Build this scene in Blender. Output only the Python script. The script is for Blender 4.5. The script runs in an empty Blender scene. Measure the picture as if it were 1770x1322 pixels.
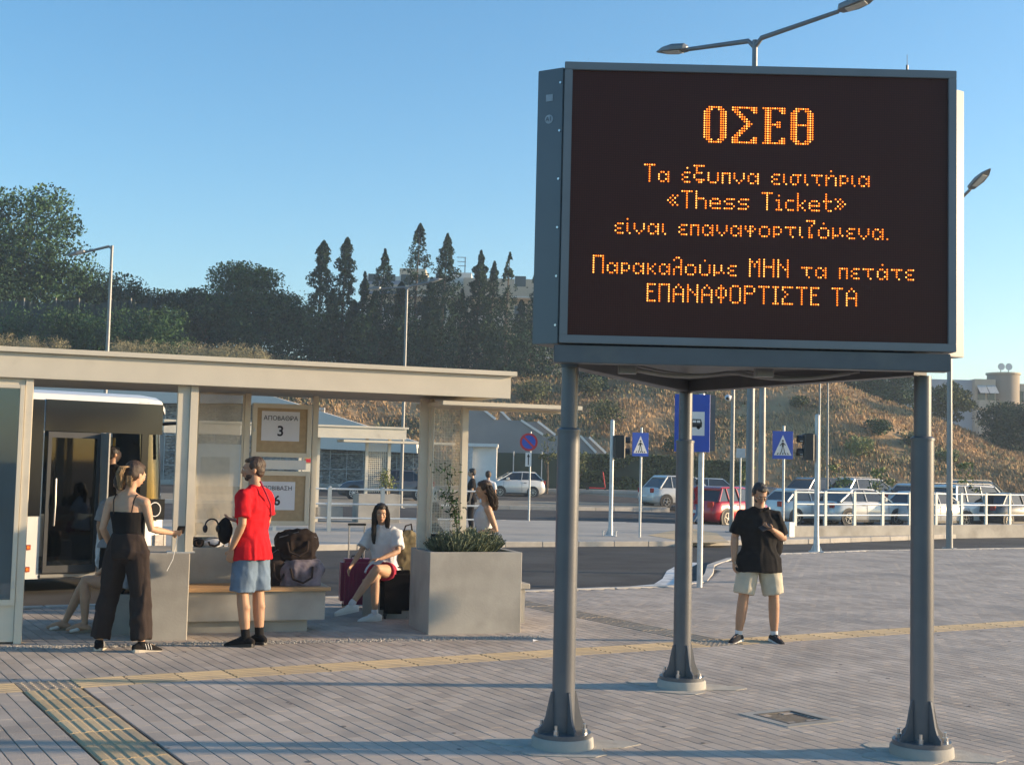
import bpy, bmesh, math, random
import numpy as np
from mathutils import Vector, Matrix, noise
random.seed(7); rng = np.random.default_rng(7)
PI = math.pi; R = math.radians
SC = bpy.context.scene; COL = SC.collection

# ---------------------------------------------------------------- camera, light
F_PX, CX, CY, HZ, SL, EYE = 2200.0, 885.0, 661.0, 806.0, 0.024, 1.8
ROLL = math.atan(SL); PITCH = math.atan((HZ - CY) / F_PX)
cR0 = Vector((1, 0, 0)); cU0 = Vector((0, -math.sin(PITCH), math.cos(PITCH))); cF = Vector((0, math.cos(PITCH), math.sin(PITCH)))
camR = cR0 * math.cos(ROLL) + cU0 * math.sin(ROLL)
camU = -cR0 * math.sin(ROLL) + cU0 * math.cos(ROLL)
EYEP = Vector((0, 0, EYE))
cam = bpy.data.cameras.new('camera'); camo = bpy.data.objects.new('camera', cam); COL.objects.link(camo)
m = Matrix((( camR.x, camU.x, -cF.x, 0), (camR.y, camU.y, -cF.y, 0), (camR.z, camU.z, -cF.z, EYE), (0, 0, 0, 1)))
camo.matrix_world = m
cam.sensor_width = 36; cam.lens = 36 * F_PX / 1770; cam.clip_end = 5000; cam.clip_start = 0.1
SC.camera = camo

SUN_EL, SUN_AZ = R(12.0), R(85.5)      # azimuth measured from +Y (view axis) towards +X
w = bpy.data.worlds.new('World'); SC.world = w; w.use_nodes = True
nt = w.node_tree; nt.nodes.clear()
sky = nt.nodes.new('ShaderNodeTexSky'); sky.sky_type = 'NISHITA'; sky.sun_disc = False
sky.sun_elevation = SUN_EL; sky.sun_rotation = SUN_AZ; sky.altitude = 50
sky.air_density = 1.0; sky.dust_density = 0.7; sky.ozone_density = 3.4
bg = nt.nodes.new('ShaderNodeBackground'); bg.inputs[1].default_value = 0.15
wo = nt.nodes.new('ShaderNodeOutputWorld')
hs = nt.nodes.new('ShaderNodeHueSaturation'); hs.inputs['Saturation'].default_value = 1.22; nt.links.new(sky.outputs[0], hs.inputs['Color']); nt.links.new(hs.outputs[0], bg.inputs[0]); nt.links.new(bg.outputs[0], wo.inputs[0])
sl = bpy.data.lights.new('sun', 'SUN'); sl.energy = 4.4; sl.angle = R(1.6); sl.color = (1.0, 0.82, 0.62)
so = bpy.data.objects.new('sun', sl); COL.objects.link(so)
sd = Vector((math.sin(SUN_AZ) * math.cos(SUN_EL), math.cos(SUN_AZ) * math.cos(SUN_EL), math.sin(SUN_EL)))
so.rotation_euler = sd.to_track_quat('Z', 'Y').to_euler()
SC.view_settings.view_transform = 'Standard'; SC.view_settings.look = 'None'
SC.view_settings.gamma = 1.0; SC.view_settings.exposure = 1.15
SC.view_settings.use_white_balance = True; SC.view_settings.white_balance_temperature = 7900
SC.render.engine = 'CYCLES'

def ray(px, py):
    u = (px - CX) / F_PX; v = (CY - py) / F_PX
    return camR * u + camU * v + cF
def at(px, py, Y):                      # the point at depth Y that the photograph shows at (px, py)
    d = ray(px, py); return EYEP + d * (Y / d.y)
def gp(px, py, z=0.0):
    d = ray(px, py); return EYEP + d * ((z - EYE) / d.z)
def zat(px, py, Y): return at(px, py, Y).z
def xat(px, Y, py=900): return at(px, py, Y).x

# ---------------------------------------------------------------- helpers
def link(o, parent=None):
    COL.objects.link(o)
    if parent: o.parent = parent
    return o
def props(o, label=None, cat=None, group=None, kind=None):
    if label: o['label'] = label
    if cat: o['category'] = cat
    if group: o['group'] = group
    if kind: o['kind'] = kind
    return o
def empty(name, loc, rz, label, cat, group=None):
    o = bpy.data.objects.new(name, None); COL.objects.link(o); o.empty_display_size = 0.1
    o.location = loc; o.rotation_euler = (0, 0, rz)
    return props(o, label, cat, group)
def npmesh(name, V, Fq):
    V = np.asarray(V, dtype=np.float32).reshape(-1, 3); Fq = np.asarray(Fq, dtype=np.int32)
    k = Fq.shape[1]; me = bpy.data.meshes.new(name)
    me.vertices.add(len(V)); me.vertices.foreach_set('co', V.ravel())
    me.loops.add(Fq.size); me.loops.foreach_set('vertex_index', Fq.ravel())
    me.polygons.add(len(Fq)); me.polygons.foreach_set('loop_start', np.arange(0, Fq.size, k, dtype=np.int32))
    me.polygons.foreach_set('loop_total', np.full(len(Fq), k, dtype=np.int32))
    me.update(calc_edges=True); me.validate(); me.shade_flat(); return me
def meshobj(name, me, mt, parent=None, smooth=False):
    o = bpy.data.objects.new(name, me)
    if mt: me.materials.append(mt)
    if smooth: me.polygons.foreach_set('use_smooth', [True] * len(me.polygons))
    return link(o, parent)

class MB:
    """collects verts and faces for ONE mesh"""
    def __init__(s): s.v = []; s.f = []
    def add(s, vs, fs):
        n = len(s.v); s.v += [tuple(v) for v in vs]; s.f += [tuple(i + n for i in f) for f in fs]; return s
    def box(s, x0, x1, y0, y1, z0, z1, mt=None):
        vs = [Vector(p) for p in ((x0,y0,z0),(x1,y0,z0),(x1,y1,z0),(x0,y1,z0),(x0,y0,z1),(x1,y0,z1),(x1,y1,z1),(x0,y1,z1))]
        if mt: vs = [mt @ v for v in vs]
        return s.add(vs, [(0,3,2,1),(4,5,6,7),(0,1,5,4),(1,2,6,5),(2,3,7,6),(3,0,4,7)])
    def cbox(s, x0, x1, y0, y1, z0, z1, c=0.01, mt=None):   # box with chamfered vertical edges and top
        def ring(z, k):
            a, b, d, e = x0 + k, x1 - k, y0 + k, y1 - k
            return [(a+c,d,z),(b-c,d,z),(b,d+c,z),(b,e-c,z),(b-c,e,z),(a+c,e,z),(a,e-c,z),(a,d+c,z)]
        vs = [Vector(p) for r in (ring(z0,0), ring(z1-c,0), ring(z1,c*0.7)) for p in r]
        if mt: vs = [mt @ v for v in vs]
        fs = [tuple(range(7,-1,-1)), tuple(range(16,24))]
        for q in (0, 8):
            for i in range(8): fs.append((q+i, q+(i+1)%8, q+8+(i+1)%8, q+8+i))
        return s.add(vs, fs)
    def tube(s, pts, rad, n=12, cap=True, mt=None):
        pts = [Vector(p) for p in pts]
        if not isinstance(rad, (list, tuple)): rad = [rad] * len(pts)
        vs = []; fs = []; px = None
        for i, p in enumerate(pts):
            t = (pts[min(i+1,len(pts)-1)] - pts[max(i-1,0)]).normalized()
            if px is None:
                px = t.orthogonal().normalized()
            else:
                px = (px - t * px.dot(t)).normalized()
            b = t.cross(px)
            for k in range(n):
                a = 2*PI*k/n; vs.append(p + (px*math.cos(a) + b*math.sin(a)) * rad[i])
        for i in range(len(pts)-1):
            for k in range(n): fs.append((i*n+k, i*n+(k+1)%n, (i+1)*n+(k+1)%n, (i+1)*n+k))
        if cap: fs.append(tuple(range(n-1,-1,-1))); fs.append(tuple((len(pts)-1)*n+k for k in range(n)))
        if mt: vs = [mt @ v for v in vs]
        return s.add(vs, fs)
    def bar(s, a, b, w, h=None, up=(0,0,1)):    # rectangular bar a->b
        a = Vector(a); b = Vector(b); h = h or w; t = (b-a).normalized(); u = Vector(up)
        if abs(t.dot(u)) > 0.98: u = Vector((0,1,0))
        sx = t.cross(u).normalized(); uy = sx.cross(t)
        vs = [p + sx*i*w/2 + uy*j*h/2 for p in (a,b) for i,j in ((-1,-1),(1,-1),(1,1),(-1,1))]
        return s.add(vs, [(0,1,2,3),(7,6,5,4),(0,4,5,1),(1,5,6,2),(2,6,7,3),(3,7,4,0)])
    def prism(s, poly, y0, y1, mt=None, axis='y'):     # poly of (x,z) extruded along y (or (x,y) along z)
        n = len(poly)
        if axis == 'y': vs = [Vector((p[0], y0, p[1])) for p in poly] + [Vector((p[0], y1, p[1])) for p in poly]
        else: vs = [Vector((p[0], p[1], y0)) for p in poly] + [Vector((p[0], p[1], y1)) for p in poly]
        if mt: vs = [mt @ v for v in vs]
        fs = [tuple(range(n)), tuple(range(2*n-1, n-1, -1))] + [(i, i+n, (i+1)%n+n, (i+1)%n) for i in range(n)]
        return s.add(vs, fs)
    def sphere(s, c, r, n=12, mr=8, mt=None):
        if not isinstance(r, (list, tuple)): r = (r, r, r)
        vs = []; fs = []
        for i in range(1, mr):
            th = PI*i/mr
            for k in range(n):
                a = 2*PI*k/n; vs.append(Vector((c[0]+r[0]*math.sin(th)*math.cos(a), c[1]+r[1]*math.sin(th)*math.sin(a), c[2]+r[2]*math.cos(th))))
        vs.append(Vector((c[0],c[1],c[2]+r[2]))); vs.append(Vector((c[0],c[1],c[2]-r[2])))
        T = len(vs)-2; B = T+1
        for i in range(mr-2):
            for k in range(n): fs.append((i*n+k, (i+1)*n+k, (i+1)*n+(k+1)%n, i*n+(k+1)%n))
        for k in range(n): fs.append((T, k, (k+1)%n)); fs.append((B, (mr-2)*n+(k+1)%n, (mr-2)*n+k))
        if mt: vs = [mt @ v for v in vs]
        return s.add(vs, fs)
    def build(s, name, mat, parent=None, smooth=False, bevel=0, auto=None):
        me = bpy.data.meshes.new(name); me.from_pydata(s.v, [], s.f)
        bm = bmesh.new(); bm.from_mesh(me); bmesh.ops.recalc_face_normals(bm, faces=bm.faces)
        if bevel: bmesh.ops.bevel(bm, geom=bm.edges[:], offset=bevel, segments=2, affect='EDGES', clamp_overlap=True)
        if smooth:
            for f in bm.faces: f.smooth = True
            lim = R(auto or 40)
            for e in bm.edges:
                if len(e.link_faces) == 2 and e.calc_face_angle(0) > lim: e.smooth = False
        bm.to_mesh(me); bm.free(); me.update()
        return meshobj(name, me, mat, parent)
def B(): return MB()

# ---------------------------------------------------------------- materials
MATS = {}
def mat(key, col, rough=0.6, metal=0.0, var=0.12, scale=6.0, bump=0.0, bscale=60.0, spec=0.5, dirt=None, sss=0, rnd=0.0, isl=0.0, coat=0, trans=0, stretch=None, detail=6):
    """principled with two noise layers for colour and a fine bump"""
    if key in MATS: return MATS[key]
    mt = bpy.data.materials.new(key); mt.use_nodes = True; n = mt.node_tree; L = n.links.new
    p = n.nodes['Principled BSDF']; p.inputs['Roughness'].default_value = rough; p.inputs['Metallic'].default_value = metal
    p.inputs['Specular IOR Level'].default_value = spec; p.inputs['Coat Weight'].default_value = coat
    if sss: p.inputs['Subsurface Weight'].default_value = sss; p.inputs['Subsurface Radius'].default_value = (0.03, 0.012, 0.006)
    if trans: p.inputs['Transmission Weight'].default_value = trans
    tc = n.nodes.new('ShaderNodeTexCoord'); src = tc.outputs['Object']
    if stretch:
        mp = n.nodes.new('ShaderNodeMapping'); mp.inputs['Scale'].default_value = stretch; L(src, mp.inputs[0]); src = mp.outputs[0]
    nz = n.nodes.new('ShaderNodeTexNoise'); nz.inputs['Scale'].default_value = scale; nz.inputs['Detail'].default_value = detail; L(src, nz.inputs['Vector'])
    mr = n.nodes.new('ShaderNodeMapRange'); mr.inputs[1].default_value = 0.3; mr.inputs[2].default_value = 0.7
    mr.inputs[3].default_value = 1 - var; mr.inputs[4].default_value = 1 + var; L(nz.outputs[0], mr.inputs[0])
    fac = mr.outputs[0]
    def mulv(a, b):
        q = n.nodes.new('ShaderNodeMath'); q.operation = 'MULTIPLY'; L(a, q.inputs[0]); L(b, q.inputs[1]); return q.outputs[0]
    if rnd:
        oi = n.nodes.new('ShaderNodeObjectInfo'); m2 = n.nodes.new('ShaderNodeMapRange'); m2.inputs[3].default_value = 1-rnd; m2.inputs[4].default_value = 1+rnd
        L(oi.outputs['Random'], m2.inputs[0]); fac = mulv(fac, m2.outputs[0])
    if isl:
        ge = n.nodes.new('ShaderNodeNewGeometry'); m3 = n.nodes.new('ShaderNodeMapRange'); m3.inputs[3].default_value = 1-isl; m3.inputs[4].default_value = 1+isl
        L(ge.outputs['Random Per Island'], m3.inputs[0]); fac = mulv(fac, m3.outputs[0])
    vm = n.nodes.new('ShaderNodeVectorMath'); vm.operation = 'SCALE'; vm.inputs[0].default_value = col; L(fac, vm.inputs[3])
    out = vm.outputs[0]
    if dirt:            # (colour, scale, threshold lo, hi)
        dn = n.nodes.new('ShaderNodeTexNoise'); dn.inputs['Scale'].default_value = dirt[1]; dn.inputs['Detail'].default_value = 8; L(src, dn.inputs['Vector'])
        dr = n.nodes.new('ShaderNodeMapRange'); dr.inputs[1].default_value = dirt[2]; dr.inputs[2].default_value = dirt[3]; L(dn.outputs[0], dr.inputs[0])
        mx = n.nodes.new('ShaderNodeMix'); mx.data_type = 'RGBA'; L(dr.outputs[0], mx.inputs[0]); L(out, mx.inputs[6]); mx.inputs[7].default_value = (*dirt[0], 1); out = mx.outputs[2]
    L(out, p.inputs['Base Color'])
    if bump:
        bn = n.nodes.new('ShaderNodeTexNoise'); bn.inputs['Scale'].default_value = bscale; bn.inputs['Detail'].default_value = 5; L(src, bn.inputs['Vector'])
        bp = n.nodes.new('ShaderNodeBump'); bp.inputs['Strength'].default_value = bump; bp.inputs['Distance'].default_value = 0.01
        L(bn.outputs[0], bp.inputs['Height']); L(bp.outputs[0], p.inputs['Normal'])
    MATS[key] = mt; return mt
def emit(key, col, st):
    if key in MATS: return MATS[key]
    mt = bpy.data.materials.new(key); mt.use_nodes = True; p = mt.node_tree.nodes['Principled BSDF']
    p.inputs['Base Color'].default_value = (*[c*0.3 for c in col], 1); p.inputs['Emission Color'].default_value = (*col, 1); p.inputs['Emission Strength'].default_value = st
    MATS[key] = mt; return mt
def glass(key, tint=(0.8, 0.85, 0.85), rough=0.03, mixf=0.35):
    """thin pane: mirror by fresnel, tinted see-through otherwise"""
    if key in MATS: return MATS[key]
    mt = bpy.data.materials.new(key); mt.use_nodes = True; n = mt.node_tree; n.nodes.clear(); L = n.links.new
    o = n.nodes.new('ShaderNodeOutputMaterial'); g = n.nodes.new('ShaderNodeBsdfGlossy'); g.inputs['Roughness'].default_value = rough; g.inputs[0].default_value = (0.9,0.9,0.9,1)
    t = n.nodes.new('ShaderNodeBsdfTransparent'); t.inputs[0].default_value = (*tint, 1)
    f = n.nodes.new('ShaderNodeFresnel'); f.inputs[0].default_value = 1.5
    ad = n.nodes.new('ShaderNodeMath'); ad.operation = 'MULTIPLY'; ad.inputs[1].default_value = 1.6; L(f.outputs[0], ad.inputs[0])
    mx = n.nodes.new('ShaderNodeMixShader'); L(ad.outputs[0], mx.inputs[0]); L(t.outputs[0], mx.inputs[1]); L(g.outputs[0], mx.inputs[2]); L(mx.outputs[0], o.inputs[0])
    MATS[key] = mt; return mt

M_cream  = mat('cream_metal', (0.66,0.60,0.49), 0.45, 0, 0.05, 3, 0.03, 40, dirt=((0.36,0.32,0.26),1.6,0.56,0.85))
M_conc   = mat('concrete', (0.36,0.345,0.315), 0.88, 0, 0.13, 2.4, 0.12, 40, spec=0.25, dirt=((0.22,0.21,0.19),1.4,0.48,0.75))
M_galv   = mat('galvanised', (0.50,0.52,0.53), 0.42, 0.35, 0.12, 9, 0.04, 80)
M_dgrey  = mat('dark_grey_paint', (0.105,0.112,0.125), 0.38, 0.1, 0.10, 5, 0.03, 70, dirt=((0.16,0.155,0.15),3,0.6,0.85))
M_boxm   = mat('sign_box_paint', (0.115,0.125,0.140), 0.38, 0.3, 0.07, 2, 0.02, 60)
M_alu    = mat('aluminium_frame', (0.20,0.205,0.215), 0.45, 0.3, 0.06, 4)
M_black  = mat('black_plastic', (0.014,0.014,0.016), 0.4, 0, 0.2, 8)
M_rubber = mat('rubber', (0.02,0.02,0.021), 0.8, 0, 0.2, 12)
M_white  = mat('white_paint', (0.72,0.71,0.68), 0.5, 0, 0.05, 3)
M_wood   = mat('seat_wood', (0.40,0.24,0.12), 0.55, 0, 0.22, 3, 0.15, 40, stretch=(1,12,12))
M_cork   = mat('board_backing', (0.42,0.31,0.19), 0.8, 0, 0.10, 20, 0.1, 120)
M_paper  = mat('paper', (0.66,0.69,0.76), 0.8, 0, 0.03, 5)
M_ink    = mat('ink', (0.03,0.03,0.045), 0.8)
M_mortar = mat('paver_joint', (0.045,0.040,0.036), 0.95, 0, 0.25, 30, 0.3, 200)
M_asph   = mat('asphalt', (0.064,0.060,0.057), 0.9, 0, 0.18, 1.2, 0.5, 160, spec=0.2, dirt=((0.10,0.098,0.092),0.35,0.5,0.75))
M_pave   = mat('far_pavement', (0.36,0.33,0.29), 0.9, 0, 0.12, 0.8, 0.2, 40)
M_kerb   = mat('kerb_concrete', (0.40,0.375,0.34), 0.9, 0, 0.12, 5, 0.3, 60, rnd=0.12)
M_paver  = mat('paver', (0.45,0.385,0.33), 0.9, 0, 0.15, 1.1, 0.35, 90, spec=0.2, rnd=0.13, isl=0.13, dirt=((0.24,0.225,0.21),0.8,0.50,0.80))
M_tact   = mat('tactile_concrete', (0.50,0.38,0.235), 0.9, 0, 0.12, 5, 0.3, 80, rnd=0.13, spec=0.2, dirt=((0.30,0.25,0.19),2.2,0.5,0.75))
M_tactg  = mat('tactile_worn', (0.34,0.285,0.225), 0.9, 0, 0.15, 6, 0.3, 80, rnd=0.1, spec=0.2)
M_gravel = mat('gravel_fill', (0.33,0.31,0.28), 0.95, 0, 0.45, 55, 0.9, 70)
M_blue   = mat('sign_blue', (0.012,0.075,0.42), 0.4, 0, 0.05, 4)
M_red    = mat('sign_red', (0.55,0.02,0.03), 0.4, 0, 0.05, 4)
M_glassd = mat('dark_glass', (0.012,0.014,0.017), 0.06, 0, 0.1, 2, spec=0.8)
M_steel  = mat('steel', (0.55,0.55,0.56), 0.28, 0.9, 0.05, 4)
# ---------------------------------------------------------------- ground
SLOPE = R(30.5); E1 = Vector((math.cos(SLOPE), math.sin(SLOPE), 0)); E2 = Vector((math.sin(SLOPE), -math.cos(SLOPE), 0))
def smooth01(a, b, x): 
    t = min(1, max(0, (x-a)/(b-a))); return t*t*(3-2*t)
RPX = [-600,0,450,900,1200,1400,1500,1600,1700,1770,1900,2600]
RPY = [585,590,622,650,643,648,684,716,768,786,796,800]
def ridge(X):
    px = CX + F_PX*X/108.0; y = float(np.interp(px, RPX, RPY)); return EYE + (HZ + SL*(px-CX) - y)/F_PX*108.0
def road_z(X, Y): return -0.12 - 0.20*smooth01(5, 13, X)*smooth01(41, 50, Y) + 0.35*smooth01(62, 76, Y)*(1-smooth01(5, 13, X))
def hill_z(X, Y):
    if Y < 74: return -3
    b = road_z(X, 76) - 0.3
    t = min(1.0, max(0.0, (Y-80)/27.0)); r = ridge(X)
    z = b + (r-b)*(t**0.9)
    k = min(1, t*4)*min(1.0, 1.6-t)
    z += k*(noise.noise(Vector((X*0.11, Y*0.11, 1.3)))*1.1 + noise.noise(Vector((X*0.4, Y*0.4, 5)))*0.35)
    if Y > 107: z += 0.01*(Y-107)
    return z
# road: one sheet to the horizon
xs = np.concatenate([np.linspace(-900,-60,8), np.arange(-50,61,2.5), np.linspace(75,900,8)])
ys = np.concatenate([np.array([-300,-60,-5]), np.arange(0,86,2.0), np.linspace(100,3500,14)])
V = [(x, y, road_z(x,y) if y < 90 else -0.2) for y in ys for x in xs]; nx = len(xs)
Fc = [(j*nx+i, j*nx+i+1, (j+1)*nx+i+1, (j+1)*nx+i) for j in range(len(ys)-1) for i in range(nx-1)]
props(meshobj('road', npmesh('road', V, Fc), M_asph), kind='structure')

PLAZA = [(-60,-20),(60,-20),(60,62),(30,45),(13.5,33.4),(8.6,30.6),(5.6,28.2),(4.6,26.6),(3.9,24.6),(3.55,22.6),(3.2,21.0),(2.6,20.05),(1.6,19.45),(-2.46,17.1),(-5.5,15.3),(-16,9.0),(-60,-18)]
def inside(poly, x, y):
    c = False; j = len(poly)-1
    for i in range(len(poly)):
        xi, yi = poly[i]; xj, yj = poly[j]
        if (yi > y) != (yj > y) and x < (xj-xi)*(y-yi)/(yj-yi)+xi: c = not c
        j = i
    return c
def segdist(poly, x, y):
    d = 1e9
    for i in range(len(poly)):
        ax, ay = poly[i]; bx, by = poly[(i+1)%len(poly)]; L2 = (bx-ax)**2+(by-ay)**2
        t = max(0, min(1, ((x-ax)*(bx-ax)+(y-ay)*(by-ay))/L2)); d = min(d, math.hypot(ax+t*(bx-ax)-x, ay+t*(by-ay)-y))
    return d
plaza = B().prism(PLAZA, -0.30, -0.012, axis='z').build('plaza_pavement', M_mortar)
props(plaza, kind='structure')

# tactile strips (centre lines); tiles 0.40 m
TO = Vector((-3.55,10.4,0)) + E2*0.0
def uv(x, y): d = Vector((x,y,0)) - TO; return d.dot(E1), d.dot(E2)      # along strip, towards camera
S1V0, S1V1 = 0.0, 0.42                    # the long strip: v in [0,.42]
ua = uv(-3.73, 9.95)[0]; W1 = (ua, ua+0.42)       # strip towards the camera
ub = uv(2.1, 13.8)[0]; W2 = (ub-0.21, ub+0.21)    # strip towards the kerb
def on_tactile(u, v, e=0.0):
    if S1V0-e < v < S1V1+e: return True
    if W1[0]-e < u < W1[1]+e and v > 0: return True
    if W2[0]-e < u < W2[1]+e and v < 0: return True
    return False
tiles = []
def tile_mesh(kind):
    b = B(); s = 0.2065
    b.box(-s, s, -s, s, -0.03, 0.0)
    if kind == 'ribs':
        for k in range(5):
            y = -0.165 + k*0.0825
            b.prism([(y-0.030,0.0),(y+0.030,0.0),(y+0.022,0.0048),(y-0.022,0.0048)], -s+0.006, s-0.006, mt=Matrix(((0,1,0,0),(1,0,0,0),(0,0,1,0),(0,0,0,1))))
    else:
        for i in range(6):
            for j in range(6): b.tube([(-0.17+i*0.068, -0.17+j*0.068, 0.0), (-0.17+i*0.068, -0.17+j*0.068, 0.006)], [0.017,0.012], 6)
    o = b.build('tactile_tile', M_tact if kind == 'ribs' else M_tactg); return o
tr = tile_mesh('ribs'); td = tile_mesh('dots'); me_r, me_d = tr.data, td.data
me_rw = me_r.copy(); me_rw.materials[0] = M_tactg; bpy.data.objects.remove(tr); bpy.data.objects.remove(td)
def put_tile(u, v, rot, me):
    p = TO + E1*u + E2*v; o = bpy.data.objects.new('tactile_tile', me); COL.objects.link(o); o.parent = plaza
    o.location = (p.x, p.y, 0.002+rng.uniform(-.0015,.0015)); o.rotation_euler = (rng.uniform(-.002,.002), 0, SLOPE+rot)
for k in range(-7, 34):
    u = W1[0]+0.21 + k*0.42; dots = (k == 0) or abs(u-ub) < 0.22
    put_tile(u, 0.21, 0, me_d if dots else me_r)
for k in range(0, 12): put_tile(ua+0.21, 0.63+0.42*k, PI/2, me_r)
for k in range(0, 10):
    p = TO + E1*ub + E2*(-0.21-0.42*k)
    if inside(PLAZA, p.x, p.y) and segdist(PLAZA, p.x, p.y) > 0.35: put_tile(ub, -0.21-0.42*k, PI/2, me_rw)

# pavers 0.11 x 0.22, long joints running along E2
DRAIN = gp(1366, 1240)
PB = [gp(972,1290), gp(1178,1188), gp(1593,1305)]
pav = []
HU, HV = 0.0535, 0.1122
def clip1(c, h, lo, hi):
    """interval c+-h minus [lo,hi] -> larger remaining piece"""
    a_, b_ = c-h, c+h
    if b_ <= lo or a_ >= hi: return a_, b_
    l_, r_ = lo-a_, b_-hi
    if max(l_, r_) < 0.02: return None
    return (a_, lo) if l_ > r_ else (hi, b_)
for i in range(-170, 300):
    u = i*0.1135
    for j in range(-90, 46):
        v = j*0.226 + (0.113 if i % 2 else 0)
        p = TO + E1*u + E2*v
        if p.y < 6.3 or abs(p.x) > 0.56*p.y + 1.2 or p.y > 33: continue
        iv = clip1(v, HV, S1V0-0.006, S1V1+0.006)
        if not iv: continue
        vc = (iv[0]+iv[1])/2; iu = (u-HU, u+HU)
        if vc > 0.2: iu = clip1(u, HU, W1[0]-0.006, W1[1]+0.006)
        elif vc < 0: iu = clip1(u, HU, W2[0]-0.006, W2[1]+0.006)
        if not iu: continue
        uc = (iu[0]+iu[1])/2; su, sv = (iu[1]-iu[0])/2/HU, (iv[1]-iv[0])/2/HV
        p = TO + E1*uc + E2*vc
        if not inside(PLAZA, p.x, p.y) or segdist(PLAZA, p.x, p.y) < 0.125: continue
        if abs((p-DRAIN).dot(E1)) < 0.17 and abs((p-DRAIN).dot(E2)) < 0.13: continue
        pav.append((p.x, p.y, math.hypot(p.x, p.y), su, sv))
pav.sort(key=lambda t: t[2] + (50 if abs(t[0]) > 0.41*t[1]+0.1 or t[1] < 7.15 else 0))
a, bq, ch = 0.0535, 0.1122, 0.0025
pv = [(-a,-bq,-0.05),(a,-bq,-0.05),(a,bq,-0.05),(-a,bq,-0.05),(-a,-bq,-ch),(a,-bq,-ch),(a,bq,-ch),(-a,bq,-ch),(-a+ch,-bq+ch,0),(a-ch,-bq+ch,0),(a-ch,bq-ch,0),(-a+ch,bq-ch,0)]
pf = [(8,9,10,11)] + [(k,(k+1)%4,4+(k+1)%4,4+k) for k in range(4)] + [(4+k,4+(k+1)%4,8+(k+1)%4,8+k) for k in range(4)]
pme = bpy.data.meshes.new('paver'); pme.from_pydata(pv, [], pf); pme.materials.append(M_paver)
for x, y, d, su, sv in pav[:300]:
    o = bpy.data.objects.new('paver', pme); COL.objects.link(o); o.parent = plaza
    o.location = (x, y, 0.002+rng.uniform(-.0007,.0007)); o.rotation_euler = (rng.uniform(-.0022,.0022), rng.uniform(-.0022,.0022), SLOPE+rng.uniform(-.004,.004)); o.scale = (su, sv, 1)
rest = np.array([q for q in pav[300:]]); N = len(rest)
pvn = np.array(pv); ang = SLOPE + rng.uniform(-.006,.006,N); c, s = np.cos(ang), np.sin(ang)
tx, ty = rng.uniform(-.0022,.0022,N), rng.uniform(-.0022,.0022,N); hz = 0.002+rng.uniform(-.0007,.0007,N)
VX = rest[:,0,None] + c[:,None]*pvn[:,0]*rest[:,3,None] - s[:,None]*pvn[:,1]*rest[:,4,None]
VY = rest[:,1,None] + s[:,None]*pvn[:,0]*rest[:,3,None] + c[:,None]*pvn[:,1]*rest[:,4,None]
VZ = hz[:,None] + pvn[:,2] + tx[:,None]*pvn[:,0] + ty[:,None]*pvn[:,1]
VV = np.stack([VX,VY,VZ],-1).reshape(-1,3); FF = (np.array(pf)[None,:,:] + (np.arange(N)*12)[:,None,None]).reshape(-1,4)
props(meshobj('paver_field', npmesh('paver_field', VV, FF), M_paver, plaza), kind='stuff')
print('pavers', len(pav))

# kerbs as single stones along a polyline
ks = B().cbox(-0.495,0.495,-0.075,0.075,-0.2,0.0,0.012).build('kerb_stone', M_kerb); kme = ks.data; bpy.data.objects.remove(ks)
def kerb_line(pts, ztop, parent, maxn=300, m=None):
    me = kme
    if m: me = kme.copy(); me.materials[0] = m
    for i in range(len(pts)-1):
        A = Vector((*pts[i], 0)); Bq = Vector((*pts[i+1], 0)); L = (Bq-A).length; n = max(1, round(L)); t = (Bq-A)/n
        for k in range(n):
            p = A + t*(k+0.5); o = bpy.data.objects.new('kerb_stone', me); COL.objects.link(o); o.parent = parent
            o.location = (p.x, p.y, ztop + rng.uniform(-.003,.003)); o.rotation_euler = (0,0,math.atan2(t.y,t.x)+rng.uniform(-.003,.003)); o.scale = (t.length/1.0, 1, 1)
kerb_line([(-8.5,13.5),(-5.5,15.3),(-2.46,17.1),(1.6,19.45),(2.6,20.05),(3.2,21.0),(3.55,22.6),(3.9,24.6),(4.6,26.6),(5.6,28.2),(8.6,30.6),(13.5,33.4)], 0.012, plaza)
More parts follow.
